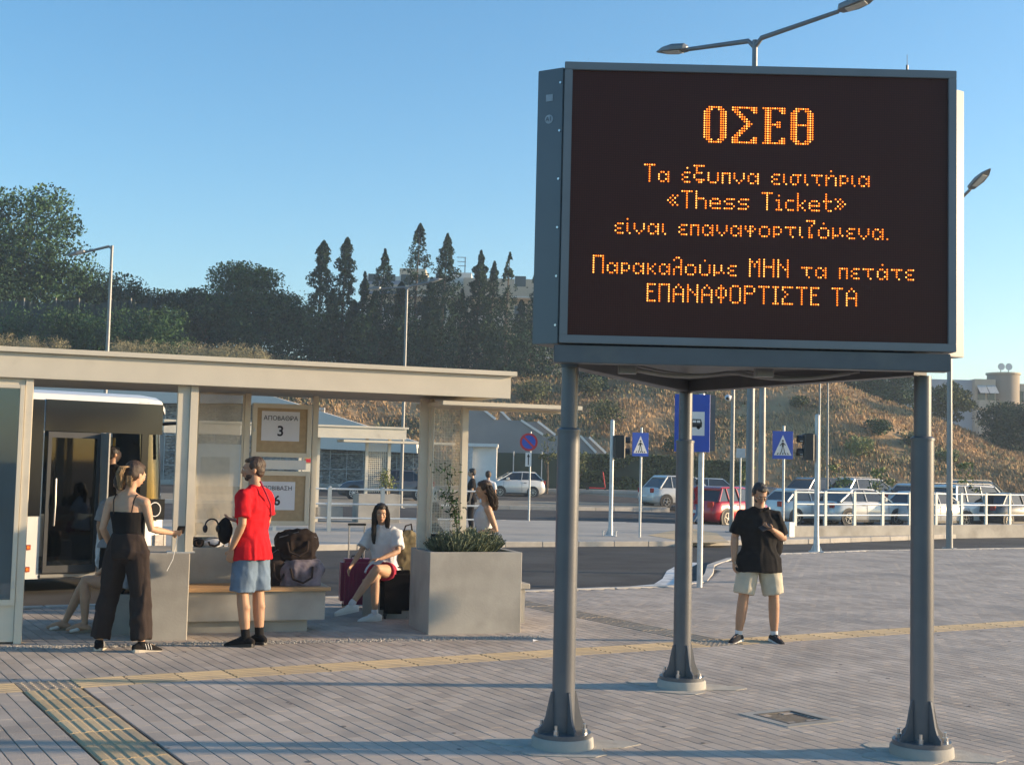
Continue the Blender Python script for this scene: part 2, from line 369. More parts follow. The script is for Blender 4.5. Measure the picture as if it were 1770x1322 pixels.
# gravel strip between shelter and paving
gA, gB = Vector((-4.7,12.1,0)), Vector((0.35,13.78,0))
def ribbon(name, pts, wd, z, mt, parent=None, th=0.02):
    b = B(); pts = [Vector((p[0],p[1],0)) for p in pts]
    for i in range(len(pts)-1):
        t = (pts[i+1]-pts[i]).normalized(); n = Vector((-t.y,t.x,0))*wd/2
        q = [pts[i]-n, pts[i+1]-n, pts[i+1]+n, pts[i]+n]; b.prism([(v.x,v.y) for v in q], z-th, z, axis='z')
    return b.build(name, mt, parent)
gst = []
for k in range(2600):
    t = rng.random(); p = gA.lerp(gB, t) + Vector((0.33,-0.94,0))*rng.uniform(0.0,0.22) + Vector((0,0,0.004))
    gst.append((p.x,p.y,0.003, rng.uniform(0.006,0.017)))
def pebbles(name, lst, mt, parent=None):
    oc = np.array([(1,0,0),(0,1,0),(-1,0,0),(0,-1,0),(0,0,1),(0,0,-0.4)]); of = np.array([(0,1,4),(1,2,4),(2,3,4),(3,0,4),(1,0,5),(2,1,5),(3,2,5),(0,3,5)])
    A = np.array(lst); n = len(A); th = rng.uniform(0,6.28,n)[:,None]
    o3 = oc[None]*A[:,3,None,None]*rng.uniform(0.7,1.3,(n,1,3)); x = o3[...,0]*np.cos(th)-o3[...,1]*np.sin(th); y = o3[...,0]*np.sin(th)+o3[...,1]*np.cos(th)
    V = np.stack([x+A[:,0,None], y+A[:,1,None], o3[...,2]*0.7+A[:,2,None]],-1).reshape(-1,3)
    return meshobj(name, npmesh(name, V, (of[None]+(np.arange(n)*6)[:,None,None]).reshape(-1,3)), mt, parent)
props(pebbles('gravel', gst, M_gravel), 'loose pale gravel in the gap between the paving and the shelter blocks', 'gravel', kind='stuff')

# islands and far pavements
ISL = [(-30,13.0),(-4.2,27.8),(-0.1,30.6),(4.4,32.7),(8.2,35.2),(17.3,43.2),(45,68),(45,72),(17.0,46.8),(7.6,42.4),(4.0,43.6),(-0.1,43.0),(-4.2,41),(-30,27)]
isl = B().prism(ISL, -0.30, 0.0, axis='z').build('island_pavement', M_pave); props(isl, kind='structure')
kerb_line([(-14,22.3),(-4.2,27.8),(-0.1,30.6),(4.4,32.7),(8.2,35.2),(17.3,43.2),(22,47.4)], 0.008, isl)
kerb_line([(8.2,42.6),(4.0,43.5),(-0.1,42.9),(-4.2,40.9)], 0.008, isl)
M_tan = mat('tan_paving', (0.50,0.37,0.22), 0.9, 0, 0.12, 2, 0.2, 50)
pl = [gp(1120,925), gp(1200,938), gp(1262,938), gp(1240,922), gp(1190,912)]
props(B().prism([(p.x,p.y) for p in pl], 0.002, 0.006, axis='z').build('crossing_paving', M_tan), kind='structure')
FARP = [(-60,50),(-10,55.5),(3,58.0),(7.5,60),(8.0,67),(-10,66),(-60,60)]
farp = B().prism(FARP, -0.3, 0.03, axis='z').build('far_verge', mat('verge_soil', (0.24,0.20,0.145), 0.95, 0, 0.3, 1.2, 0.5, 30)); props(farp, kind='structure')
kerb_line([(-24,53.5),(-10,55.4),(3,57.9),(7.5,59.9)], 0.05, farp)
farb = B().prism([(-60,75),(14,77),(14,90),(-60,88)], -0.3, 0.50, axis='z').build('far_pavement', M_pave); props(farb, kind='structure')
kerb_line([(-22,76.1),(14,77.0)], 0.52, farb)
# painted line and the pale swirl at the rounded kerb
M_line = mat('road_paint', (0.62,0.62,0.60), 0.7, 0, 0.15, 4, 0.1, 60, dirt=((0.2,0.2,0.2),5,0.5,0.8))
sw = [(2.2,20.6),(2.75,21.2),(3.05,22.4),(3.35,24.2),(4.0,26.6)]
props(ribbon('painted_kerb_line', [(x-0.15,y+0.25) for x,y in sw], 0.32, -0.112, M_line, th=0.004), kind='structure')
props(ribbon('edge_line', [(6,29.9),(14,34.9),(24,42.2)], 0.12, -0.112, M_line, th=0.004), kind='structure')

# hillside
hx = np.arange(-75, 96, 1.6); hy = np.concatenate([np.arange(75,112,1.2), np.array([116,124,140,170,230,400,900,2500])])
HV = [(x, y, hill_z(x,y) if y < 200 else hill_z(x,150)*0.8) for y in hy for x in hx]; nx = len(hx)
HF = [(j*nx+i, j*nx+i+1, (j+1)*nx+i+1, (j+1)*nx+i) for j in range(len(hy)-1) for i in range(nx-1)]
M_hill = mat('dry_hill', (0.37,0.24,0.13), 0.95, 0, 0.35, 0.25, 0.8, 4, spec=0.1, dirt=((0.16,0.14,0.085),0.12,0.5,0.68), detail=10)
props(meshobj('hillside', npmesh('hillside', HV, HF), M_hill, smooth=True), kind='structure')

# ---------------------------------------------------------------- foliage
def cards(P, size, tilt=1.0, aspect=0.55, up=None):
    """leaf quads at points P (n,3)"""
    n = len(P); d = rng.normal(size=(n,3)); d /= np.linalg.norm(d,axis=1)[:,None]
    if up is not None: d = d*(1-up) + np.array([0,0,1])*up; d /= np.linalg.norm(d,axis=1)[:,None]
    r = rng.normal(size=(n,3)); e = np.cross(d, r); e /= np.linalg.norm(e,axis=1)[:,None]
    s = (size*rng.uniform(0.6,1.3,n))[:,None]; a = d*s; b = e*s*aspect
    V = np.stack([P-a*0.5, P+b*0.5, P+a*0.5, P-b*0.5],1).reshape(-1,3)
    return V, np.arange(4*n).reshape(-1,4)
M_bark = mat('bark', (0.12,0.09,0.065), 0.95, 0, 0.3, 8, 0.6, 30)
M_leafA = mat('leaf_dark', (0.018,0.050,0.020), 0.75, 0, 0.3, 0.5, isl=0.45, spec=0.25)
M_leafB = mat('leaf_mid', (0.030,0.075,0.024), 0.7, 0, 0.3, 0.5, isl=0.45, spec=0.25)
M_leafC = mat('leaf_olive', (0.10,0.115,0.045), 0.75, 0, 0.3, 0.8, isl=0.4, spec=0.25)
M_leafD = mat('leaf_cypress', (0.015,0.042,0.018), 0.8, 0, 0.3, 0.5, isl=0.5, spec=0.2)
M_lav = mat('leaf_grey_green', (0.13,0.155,0.10), 0.8, 0, 0.2, 2, isl=0.35, spec=0.2)
M_yel = mat('leaf_yellow_green', (0.16,0.19,0.05), 0.7, 0, 0.2, 2, isl=0.35)
def blob_points(c, r, n, shell=0.35):
    d = rng.normal(size=(n,3)); d /= np.linalg.norm(d,axis=1)[:,None]
    rad = (shell + (1-shell)*rng.random(n))[:,None]**0.6
    return np.array(c) + d*rad*np.array(r)
def broad_tree(base, H, Wd, label, mt, n=16000, leaf=0.30, clumps=26, group=None, crown_lo=0.25, lean=0.0, cat='tree', name='broadleaf_tree', bare=False):
    root = empty(name, base, 0, label, cat, group)
    b = B(); top = Vector((lean*H*0.3, 0, H*0.55)); b.tube([(0,0,-0.4),(0.05*H*0.2,0,H*0.25),top], [0.035*H*0.55,0.024*H*0.55,0.012*H*0.6], 8)
    C = []
    for k in range(clumps):
        a = rng.uniform(0,2*PI); zz = rng.uniform(crown_lo+0.1,0.93); q = math.sin(PI*min(1,max(0.05,(zz-crown_lo)/(1-crown_lo)*0.85+0.12)))**0.7
        rr = Wd*0.5*q*rng.uniform(0.35,0.88); c = Vector((math.cos(a)*rr+lean*H*0.3, math.sin(a)*rr*0.8, H*zz)); C.append((c, Wd*rng.uniform(0.11,0.21)))
        if k % 2 == 0: b.tube([(top.x*0.7,0,H*max(0.15,zz-0.3)), (c.x*0.5,c.y*0.5,H*(zz-0.1)), c], [0.012*H*0.5,0.008*H*0.5,0.003*H*0.5], 5)
    b.build('trunk', M_bark, root, smooth=True)
    P = []; wt = np.array([c[1]**2 for c in C]); wt /= wt.sum()
    for (c, r), w_ in zip(C, wt):
        k = max(20, int(n*w_)); P.append(blob_points(c, (r*1.25,r*1.25,r*0.75), k, 0.25))
    P.append(blob_points((lean*H*0.3,0,H*(crown_lo+1)/2), (Wd*0.42,Wd*0.36,H*(1-crown_lo)*0.40), int(n*0.25), 0.1))
    P = np.concatenate(P); V, Fq = cards(P, leaf, aspect=0.6)
    o = meshobj('crown', npmesh('crown', V, Fq), mt, root); return root
def cypress(base, H, Wd, label, group, n=7000, sparse=0.0, mt=None, name='cypress_tree'):
    root = empty(name, base, 0, label, 'tree', group)
    B().tube([(0,0,-0.4),(0,0,H*0.5),(0.02*H,0,H*0.97)], [0.16,0.10,0.02], 7).build('trunk', M_bark, root, smooth=True)
    t = rng.random(n)**0.8; prof = (1-t)**0.62*np.minimum(1, t*6+0.25)
    lump = 0.82+0.75*np.array([noise.noise(Vector((float(q)*24.0, base[0]*3.1, 0))) for q in t]) 
    a = rng.uniform(0,2*PI,n)
    lo = 0.80+0.75*np.array([noise.noise(Vector((math.cos(x)*1.3+base[0], math.sin(x)*1.3, float(q)*H*0.75))) for x,q in zip(a,t)])
    rr = Wd*0.5*prof*np.clip(lump*lo*1.35,0.40,1.4)*np.sqrt(rng.random(n)*(1-0.2)+0.2)
    P = np.stack([np.cos(a)*rr + 0.02*H*t, np.sin(a)*rr, t*H*0.985+0.15],-1)
    if sparse: P = P[np.array([noise.noise(Vector((p[0]*1.2,p[1]*1.2+base[0],p[2]*0.9))) for p in P]) > -0.12+sparse*0.3]
    V, Fq = cards(P, 0.23, aspect=0.5, up=0.35); meshobj('crown', npmesh('crown', V, Fq), mt or M_leafD, root); return root
def bush(base, r, label, mt, n=2500, leaf=0.18, group=None, name='bush'):
    root = empty(name, base, 0, label, 'bush', group)
    b = B()
    for k in range(5):
        a = k*1.3; b.tube([(0,0,-0.2),(math.cos(a)*r[0]*0.3,math.sin(a)*r[1]*0.3,r[2]*0.6),(math.cos(a)*r[0]*0.6,math.sin(a)*r[1]*0.6,r[2]*1.1)],[0.03*r[2],0.02*r[2],0.008*r[2]],5)
    b.build('stems', M_bark, root)
    P = np.concatenate([blob_points((rng.uniform(-.5,.5)*r[0], rng.uniform(-.5,.5)*r[1], r[2]*rng.uniform(0.7,1.25)), (r[0]*0.55,r[1]*0.55,r[2]*0.55), n//8, 0.3) for _ in range(8)])
    P[:,2] = np.maximum(P[:,2], 0.02); V, Fq = cards(P, leaf, aspect=0.6); meshobj('foliage', npmesh('foliage', V, Fq), mt, root); return root

def on_hill(px, Y): X = xat(px, Y, 650); return X, hill_z(X, Y)
# big feathery trees at the left
X, z = on_hill(28, 104); broad_tree((X,104,z), zat(28,312,104)-z, 11.5, 'largest feathery tree at the left edge, above the shelter roof', M_leafB, 17000, 0.30, 34, crown_lo=0.22)
X, z = on_hill(165, 108); broad_tree((X,108,z), zat(165,470,108)-z, 9.0, 'low spreading tree directly behind the left street lamp', M_leafA, 9000, 0.26, 20, crown_lo=0.25)
X, z = on_hill(-40, 100); broad_tree((X,100,z), zat(0,420,100)-z, 8.0, 'dark tree low at the far left edge under the largest tree', M_leafA, 9000, 0.28, 18, crown_lo=0.1)
X, z = on_hill(238, 112); broad_tree((X,112,z), zat(238,498,112)-z, 6.0, 'small dark tree right of the left street lamp', M_leafA, 6000, 0.26, 14, crown_lo=0.12)
X, z = on_hill(318, 112); broad_tree((X,112,z), zat(318,505,112)-z, 6.5, 'short dark tree filling the gap left of the wide round tree', M_leafA, 6500, 0.26, 14, crown_lo=0.08)
X, z = on_hill(420, 110); broad_tree((X,110,z), zat(420,452,110)-z, 9.0, 'wide round dark tree in the middle of the left skyline', M_leafB, 16000, 0.26, 30, crown_lo=0.08)
X, z = on_hill(352, 108); broad_tree((X,108,z), zat(352,488,108)-z, 6.5, 'dark tree overlapping the left flank of the wide round tree', M_leafA, 8000, 0.26, 16, crown_lo=0.08)
X, z = on_hill(486, 112); broad_tree((X,112,z), zat(486,505,112)-z, 6.0, 'dark tree between the wide round tree and the first conifer', M_leafA, 8000, 0.26, 16, crown_lo=0.05)
CYP = [(548,416,62,'leftmost conifer of the skyline row, broad at its foot'),(588,410,54,'tall conifer second from the left, with a narrow curved tip'),
 (622,470,30,'short thin conifer before the left corner of the apartment block'),(655,430,44,'slim conifer left of the middle street lamp'),
 (714,386,66,'tallest conifer, with a bare notched spire'),(762,403,62,'thick conifer just right of the tallest one'),
 (822,433,50,'conifer right of the rooftop aerial'),(846,452,40,'short conifer squeezed between two taller ones near the sign'),
 (872,436,42,'ragged thin-tipped conifer near the sign'),(918,468,50,'sparse half hidden conifer at the left edge of the sign'),
 (640,505,40,'low dark conifer filling the gap left of the slim one'),(686,488,46,'low dark conifer left of the middle lamp pole'),(738,480,46,'low dark conifer between the tallest and the thick one'),(792,500,44,'low dark conifer in front of the block, right of the thick one'),(896,520,40,'low dark conifer before the beige balconies'),(568,500,44,'low dark conifer between the first two of the row'),(606,520,40,'low dark conifer right of the second of the row')]
for i, (px, py, wp, lb) in enumerate(CYP):
    Y = 108 + (i*37 % 5); X, z = on_hill(px, Y)
    cypress((X,Y,z-0.3), zat(px,py,Y)-z+0.3, wp*1.45/F_PX*Y, lb, 'conifers along the ridge', n=8500 if wp > 45 else 4500, sparse=0.25 if i in (4,8,9) else 0.0)
# low dark growth under the conifers (stuff)
P = []
for k in range(120):
    px = rng.uniform(250, 1000); Y = rng.uniform(106,112); X, z = on_hill(px, Y); hgt = 4.6 if px > 470 else 3.0
    P.append(blob_points((X,Y,z+hgt*0.45), (1.6,1.2,hgt*rng.uniform(0.5,1.0)), 420, 0.2))
V, Fq = cards(np.concatenate(P), 0.26, aspect=0.6)
props(meshobj('undergrowth', npmesh('undergrowth', V, Fq), M_leafA), 'dark tangled undergrowth below the trees along the ridge', 'undergrowth', kind='stuff')
# dark tree left of centre leg, trees on the right shoulder
X, z = on_hill(1012, 103); broad_tree((X,103,z), zat(1012,618,103)-z+0.2, 3.2, 'dark bushy tree right behind the left front sign post', M_leafA, 4500, 0.24, 12, crown_lo=0.0)
for px, py, wd, lb in ((1420,622,5.5,'dark tree under the lower edge of the sign box'),(1555,640,5.5,'leafy tree between the sign box and its right post'),(1500,655,4.0,'small tree on the ridge left of the leafy one'),(1470,634,4.0,'dark tree on the ridge beside the small square houses'),(1268,632,3.5,'small dark tree on the ridge behind the twin lamp poles')):
    X, z = on_hill(px, 112); broad_tree((X,112,z), zat(px,py,112)-z, wd, lb, M_leafA if px < 1490 else M_leafB, 6500, 0.24, 16, crown_lo=0.1)
X, z = on_hill(1636, 104); broad_tree((X,104,z), zat(1636,664,104)-z, 4.4, 'airy green tree before the grey wing of the right apartment block', M_leafC, 5500, 0.22, 16, crown_lo=0.05)
X = xat(1762, 104, 750); broad_tree((X,104,hill_z(X,104)-0.5), zat(1762,702,104)-hill_z(X,104)+0.5, 7.2, 'dense round dark tree at the right edge of the photo', M_leafA, 14000, 0.2, 26, crown_lo=0.02)

# dry grass on the slope (stuff)
G = []; n = 150000
gx = rng.uniform(-48, 56, n); gy = 80 + 30*rng.random(n)
for dens, mtx, nm, lb, cs in ((1.0, mat('dry_grass', (0.40,0.265,0.145), 0.9, 0, 0.40, 0.22, isl=0.16, spec=0.1), 'dry_grass', 'dry rust coloured grass covering the hillside', 0),
                         (0.30, mat('dull_scrub', (0.20,0.185,0.10), 0.9, 0, 0.3, 0.4, isl=0.4, spec=0.1), 'scrub', 'dull green scrub mixed into the dry grass of the hillside', 3.0)):
    P = []
    for x, y in zip(gx, gy):
        q = noise.noise(Vector((x*0.16, y*0.2, 3+cs)))
        if rng.random() < dens*(0.55+0.9*q if cs == 0 else max(0, 0.2+1.6*q)): P.append((x, y, hill_z(x,y)+0.10))
    P = np.array(P); n2 = len(P); hgt = rng.uniform(0.14,0.36,n2); wdt = rng.uniform(0.025,0.07,n2)*(2.0 if cs else 1)
    V = []; 
    for k in range(2):
        a = rng.uniform(0,PI,n2); dx = np.cos(a)*wdt; dy = np.sin(a)*wdt; lx = rng.normal(0,0.22,n2)*hgt+(-0.05); ly = rng.normal(0,0.2,n2)*hgt
        off = rng.normal(0,0.12,(n2,2)); bx = P[:,0]+off[:,0]; by = P[:,1]+off[:,1]; bz = P[:,2]-0.12
        V.append(np.stack([np.stack([bx-dx,by-dy,bz],-1), np.stack([bx+dx,by+dy,bz],-1), np.stack([bx+dx*0.4+lx,by+dy*0.4+ly,bz+hgt],-1), np.stack([bx-dx*0.4+lx,by-dy*0.4+ly,bz+hgt*0.9],-1)],1).reshape(-1,3))
    V = np.concatenate(V); props(meshobj(nm, npmesh(nm, V, np.arange(len(V)).reshape(-1,4)), mtx), lb, 'grass' if cs == 0 else 'scrub', kind='stuff')
for px, py, r, m_, lb in ((1100,662,1.0,M_leafB,'small conical shrub high on the dry slope'),(1515,752,1.1,M_leafB,'green shrub halfway up the dry slope'),(1490,790,1.3,M_yel,'yellow green shrub low on the slope above the railing'),(1580,770,1.0,M_leafC,'olive shrub left of the right sign post on the slope'),(1380,705,0.9,M_leafC,'olive shrub above the right pedestrian sign'),(1640,800,1.0,M_yel,'yellow shrub beside the right lamp pole on the slope'),(1050,740,1.8,M_leafC,'olive shrub mass right of the concrete stairs'),(1020,690,1.6,M_leafC,'olive shrub behind the left sign post on the slope'),(1180,790,1.4,M_leafB,'green shrub above the ivy fence'),(920,700,1.8,M_leafC,'grey green shrub above the concrete stairs')):
    Y = 86.0
    for _ in range(8):
        p = at(px, py, Y); zz = hill_z(p.x, Y); Y += max(-4,min(4,(p.z-zz)*1.6))
        Y = min(105, max(80, Y))
    p = at(px, py, Y); bush((p.x, Y, hill_z(p.x,Y)-0.2), (r,r,r*0.75), lb, m_, 1400, 0.17, group='shrubs on the dry slope')

P = []
for k in range(80):
    px = rng.uniform(-20, 470); Y = rng.uniform(100,105); X, z = on_hill(px, Y); hgt = rng.uniform(0.5,1.5); P.append(blob_points((X,Y,z+hgt*0.4), (0.9,0.7,hgt), 160, 0.2))
V, Fq = cards(np.concatenate(P), 0.17, aspect=0.35, up=0.3)
props(meshobj('roadside_weeds', npmesh('roadside_weeds', V, Fq), M_lav), 'grey green weeds and low brush just above the shelter roof line', 'weeds', kind='stuff')

P = []
for k in range(46):
    px = rng.uniform(-30, 300); Y = rng.uniform(92,95); X = xat(px, Y, 600); zt = zat(px, rng.uniform(535,590), Y); r = rng.uniform(0.9,1.7); P.append(blob_points((X,Y,zt-r*0.6), (r*1.1,r*0.8,r), 330, 0.2))
    P.append(blob_points((X,Y+1,zt-r*1.8), (r*1.3,r*0.8,r*1.2), 200, 0.2))
V, Fq = cards(np.concatenate(P), 0.22, aspect=0.5)
props(meshobj('brushwood', npmesh('brushwood', V, Fq), M_leafB), 'green brushwood growing against the foot of the tarpaulin fence', 'brush', kind='stuff')

gsp = []
for k in range(90):
    y = rng.uniform(6.8, 15.5); x = rng.uniform(-0.42*y, 0.42*y); r = rng.uniform(0.010,0.022); gsp.append((x,y,r))
b = B()
for x, y, r in gsp:
    if inside(PLAZA, x, y): b.prism([(x+r*math.cos(a_)*(1+.2*math.sin(a_*3+x)), y+r*math.sin(a_)*(1+.2*math.cos(a_*2+y))) for a_ in np.linspace(0,2*PI,9)[:-1]], 0.0035, 0.0048, axis='z')
props(b.build('gum_spots', mat('old_gum', (0.13,0.12,0.115), 0.8)), 'old dark chewing gum spots trodden flat on the paving', 'gum', kind='stuff')

P = []
for k in range(70):
    px = rng.uniform(-20, 110) if k % 3 == 0 else rng.uniform(190, 460); Y = rng.uniform(88,90); X = xat(px, Y, 600); zt = zat(px, rng.uniform(586,606)+(px-190)*0.045, Y); P.append(blob_points((X,Y,zt-0.5), (0.7,0.5,0.75), 240, 0.2))
V, Fq = cards(np.concatenate(P), 0.20, aspect=0.16, up=0.45)
props(meshobj('pale_weeds', npmesh('pale_weeds', V, Fq), mat('pale_weed', (0.27,0.235,0.13), 0.85, 0, 0.35, 0.6, isl=0.4)), 'pale dry weeds showing just above the left half of the shelter roof', 'weeds', kind='stuff')
# ---------------------------------------------------------------- LED information sign
FONT = {
'Τ':["11111"]+["00100"]*7, 'α':["01101","10011","10001","10011","01101"],
'έ':["0010","0000","0111","1000","0110","1000","0111"], 'ε':["0111","1000","0110","1000","0111"],
'ξ':["11111","01000","01000","01110","10000","10000","01111","00110"],
'υ':["10001","10001","10001","10001","01110"], 'ύ':["00100","00000","10001","10001","10001","10001","01110"],
'π':["1111","1001","1001","1001","1001"], 'ν':["10001","10001","10001","01010","00100"],
'ι':["10","10","10","10","01"], 'ί':["10","00","10","10","10","10","01"], 'σ':["01111","10010","10010","10010","01100"],
'τ':["11111","00100","00100","00100","00010"], 'ή':["00100","00000","10110","11001","10001","10001","10001"],
'ρ':["1110","1001","1001","1110","1000"], '«':["00101","01010","10100","01010","00101","00000"], '»':["10100","01010","00101","01010","10100","00000"],
'h':["10000"]*3+["11110"]+["10001"]*4, 'e':["01110","10001","11111","10000","01111"], 's':["01111","10000","01110","00001","11110"],
'i':["010","000","110","010","010","010","111"], 'c':["0111","1000","1000","1000","0111"], 'k':["1000","1000","1000","1001","1010","1100","1010","1001"],
't':["0100","0100","0100","1111","0100","0100","0100","0011"], 'φ':["10110","10101","01110","00100","00100"],
'ο':["01110","10001","10001","10001","01110"], 'ό':["00100","00000","01110","10001","10001","10001","01110"],
'ζ':["1111","0001","0010","0100","0100","0100","0110","0110"], 'μ':["10010","10010","10010","11101","10000"], '.':["1"],
'Π':["11111"]+["10001"]*7, 'κ':["1001","1010","1100","1010","1001"], 'λ':["0110","1001","0001","0001","0111","1001","1001","1001"],
'Μ':["10001","11011","10101","10101"]+["10001"]*4, 'Η':["10001"]*3+["11111"]+["10001"]*4, 'Ν':["10001","10001","11001","10101","10011","10001","10001","10001"],
'Α':["00100","01010","10001","10001","11111","10001","10001","10001"], 'Ε':["1111","1000","1000","1110","1000","1000","1000","1111"],
'Φ':["00100","01110","10101","10101","10101","01110","00100","00100"], 'Ο':["01110"]+["10001"]*6+["01110"], 'Ρ':["11110","10001","10001","11110"]+["10000"]*4,
'Ι':["111"]+["010"]*6+["111"], 'Σ':["11111","10000","01000","00100","01000","10000","10000","11111"], 'ά':["00100","00000","01101","10011","10001","10011","01101"], ' ':["000"]}
BIG = {'O':["0011111100","0111001110"]+["1110000111"]*12+["0111001110","0011111100"],
'S':["11111111111","11100000111","01110000011","00111000000","00011100000","00001110000","00000111000","00000011100","00000111000","00001110000","00011100000","00111000000","01110000000","11100000011","11100000111","11111111111"],
'E':["1111111111","0111000111","0111000011","0111000000","0111000000","0111000000","0111001100","0111111100","0111001100","0111000000","0111000000","0111000000","0111000000","0111000011","0111000111","1111111111"]}
BIG['T'] = BIG['O'][:7]+["1111111111"]+BIG['O'][8:]
FONT['T'] = FONT['Τ']
def layout(text, font, gap=1):
    out = []; x = 0
    for ch in text:
        g = font[ch]; h = len(g)
        for r, row in enumerate(g):
            for c_, q in enumerate(row):
                if q == '1': out.append((x+c_, h-1-r))
        x += len(g[0]) + gap
    return out, x-gap
YF = 8.12
TL, TR, BL, BR = at(978,104,YF), at(1651,130,YF+.06), at(965,592,YF), at(1645,610,YF+.06)
sx0 = (TL.x+BL.x)/2; sx1 = (TR.x+BR.x)/2; sz1 = (TL.z+TR.z)/2; sz0 = (BL.z+BR.z)/2
SW, SH = sx1-sx0, sz1-sz0
print('sign', sx0, sx1, sz0, sz1)
sign = empty('led_sign', ((sx0+sx1)/2, YF+0.9, 0), 0, 'large dark three sided LED message board on three grey steel legs, lit with orange text', 'information board')
IM = Matrix.Translation(-sign.location)
def sp(b, name, m_, **k): 
    b.v = [tuple(Vector(v) + (-sign.location)) for v in b.v]; return b.build(name, m_, sign, **k)
D = 0.20; fr = 0.052
sp(B().box(sx0+0.004, sx1-0.004, YF+0.03, YF+D, sz0, sz1), 'front_box', M_boxm)
b = B(); b.box(sx0,sx1,YF,YF+0.03,sz1-fr,sz1); b.box(sx0,sx1,YF,YF+0.03,sz0,sz0+fr); b.box(sx0,sx0+fr,YF,YF+0.03,sz0+fr,sz1-fr); b.box(sx1-fr,sx1,YF,YF+0.03,sz0+fr,sz1-fr)
sp(b, 'screen_frame', M_alu, bevel=0.003)
# LED face: dark louvred modules, red LED glow put into the base colour; every module row is its own thin louvre
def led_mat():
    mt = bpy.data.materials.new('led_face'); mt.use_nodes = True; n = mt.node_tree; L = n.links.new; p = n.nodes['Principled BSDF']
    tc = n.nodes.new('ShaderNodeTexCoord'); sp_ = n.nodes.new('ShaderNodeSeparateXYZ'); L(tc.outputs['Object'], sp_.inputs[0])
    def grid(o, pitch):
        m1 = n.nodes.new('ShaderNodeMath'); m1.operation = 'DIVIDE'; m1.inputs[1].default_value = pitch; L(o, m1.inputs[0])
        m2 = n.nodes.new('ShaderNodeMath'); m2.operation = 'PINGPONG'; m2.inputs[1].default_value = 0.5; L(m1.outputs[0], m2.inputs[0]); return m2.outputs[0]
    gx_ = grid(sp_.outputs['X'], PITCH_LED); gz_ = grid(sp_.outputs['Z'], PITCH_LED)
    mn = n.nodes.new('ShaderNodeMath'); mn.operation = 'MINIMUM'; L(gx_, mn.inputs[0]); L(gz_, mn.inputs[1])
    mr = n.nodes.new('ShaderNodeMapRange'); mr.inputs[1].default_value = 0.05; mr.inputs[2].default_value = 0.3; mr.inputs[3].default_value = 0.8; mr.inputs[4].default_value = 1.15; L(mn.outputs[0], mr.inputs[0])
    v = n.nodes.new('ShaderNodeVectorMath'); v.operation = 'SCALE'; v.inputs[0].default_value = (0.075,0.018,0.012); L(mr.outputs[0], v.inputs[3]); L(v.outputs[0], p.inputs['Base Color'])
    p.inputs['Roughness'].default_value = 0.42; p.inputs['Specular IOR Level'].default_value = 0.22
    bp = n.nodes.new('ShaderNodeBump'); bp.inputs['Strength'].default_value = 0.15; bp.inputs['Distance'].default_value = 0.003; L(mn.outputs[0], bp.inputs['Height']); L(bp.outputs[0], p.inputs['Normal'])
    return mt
PITCH_LED = (SW-2*fr)/160.0
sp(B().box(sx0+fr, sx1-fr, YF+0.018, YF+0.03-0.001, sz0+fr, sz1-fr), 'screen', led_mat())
NR = (SH-2*fr)/PITCH_LED
M_led = emit('led_amber', (1.0,0.20,0.022), 1.5); M_ledy = emit('led_amber_pale', (1.0,0.38,0.085), 1.7)
def led_line(text, font, x0px, row, gap=1, name='led_text_line'):
    pts, wd = layout(text, font, gap); col0 = round((x0px-980.0)/(1648-980)*(SW)/PITCH_LED - fr/PITCH_LED)
    for mt, sel in ((M_led, lambda k: k % 3), (M_ledy, lambda k: k % 3 == 0)):
        b = B(); cnt = 0
        for k, (c_, r) in enumerate(pts):
            if not sel((c_*7 + r*3) % 11 if False else (c_*5+r*3) % 6): continue
            X = sx0+fr+(col0+c_+0.5)*PITCH_LED; Z = sz1-fr-(row-r)*PITCH_LED; q = PITCH_LED*0.34; y0 = YF+0.0175; y1 = YF+0.0135
            n = 6; v = [(X+q*math.cos(2*PI*i/n), y0, Z+q*math.sin(2*PI*i/n)) for i in range(n)] + [(X+q*0.55*math.cos(2*PI*i/n), y1, Z+q*0.55*math.sin(2*PI*i/n)) for i in range(n)]
            b.add(v, [tuple(range(n,2*n))] + [(i,(i+1)%n,n+(i+1)%n,n+i) for i in range(n)]); cnt += 1
        if cnt: props(sp(b, name, mt), kind='stuff')
led_line('OSET', BIG, 1219, 29.5, 2)
led_line('Τα έξυπνα εισιτήρια', FONT, 1119, 47)
led_line('«Thess Ticket»', FONT, 1158, 58)
led_line('είναι επαναφορτιζόμενα.', FONT, 1071, 69.5)
led_line('Παρακαλούμε ΜΗΝ τα πετάτε', FONT, 1032, 86.5)
led_line('ΕΠΑΝΑΦΟΡΤΙΣΤΕ ΤΑ', FONT, 1126, 98)
# rear boxes of the triangle
def rear_box(P0, ang, name, ln, t, zz0, zz1, side):
    mt = Matrix.Translation(Vector((P0[0],P0[1],0))) @ Matrix.Rotation(ang,4,'Z')
    b = B().box(0, ln, 0 if side > 0 else -t, t if side > 0 else 0, zz0, zz1, mt); return sp(b, name, M_boxm, bevel=0.004)
rb_ = rear_box((sx0-0.006, YF+0.06), R(60), 'rear_box', SW, 0.19, sz0+0.0, sz1-0.02, 1)
rb2 = rear_box((sx1+0.018, YF+0.28), R(120), 'rear_box', SW-0.02, 0.19, sz0+0.0, sz1-0.02, -1)
b = B()
for k in range(4): b.box(sx1+0.022+k*0.013, sx1+0.031+k*0.013, YF+0.235+k*0.012, YF+0.275+k*0.012, sz0+0.02, sz1-0.05-k*0.004)
sp(b, 'rear_edge_rib', mat('ribbed_alu', (0.36,0.34,0.30), 0.4, 0.3, 0.05, 4))
for k in range(4): sp(B().box(sx0+0.25+k*0.62, sx0+0.36+k*0.62, YF+0.05, YF+0.12, sz1, sz1+0.012), 'top_bracket', M_boxm)
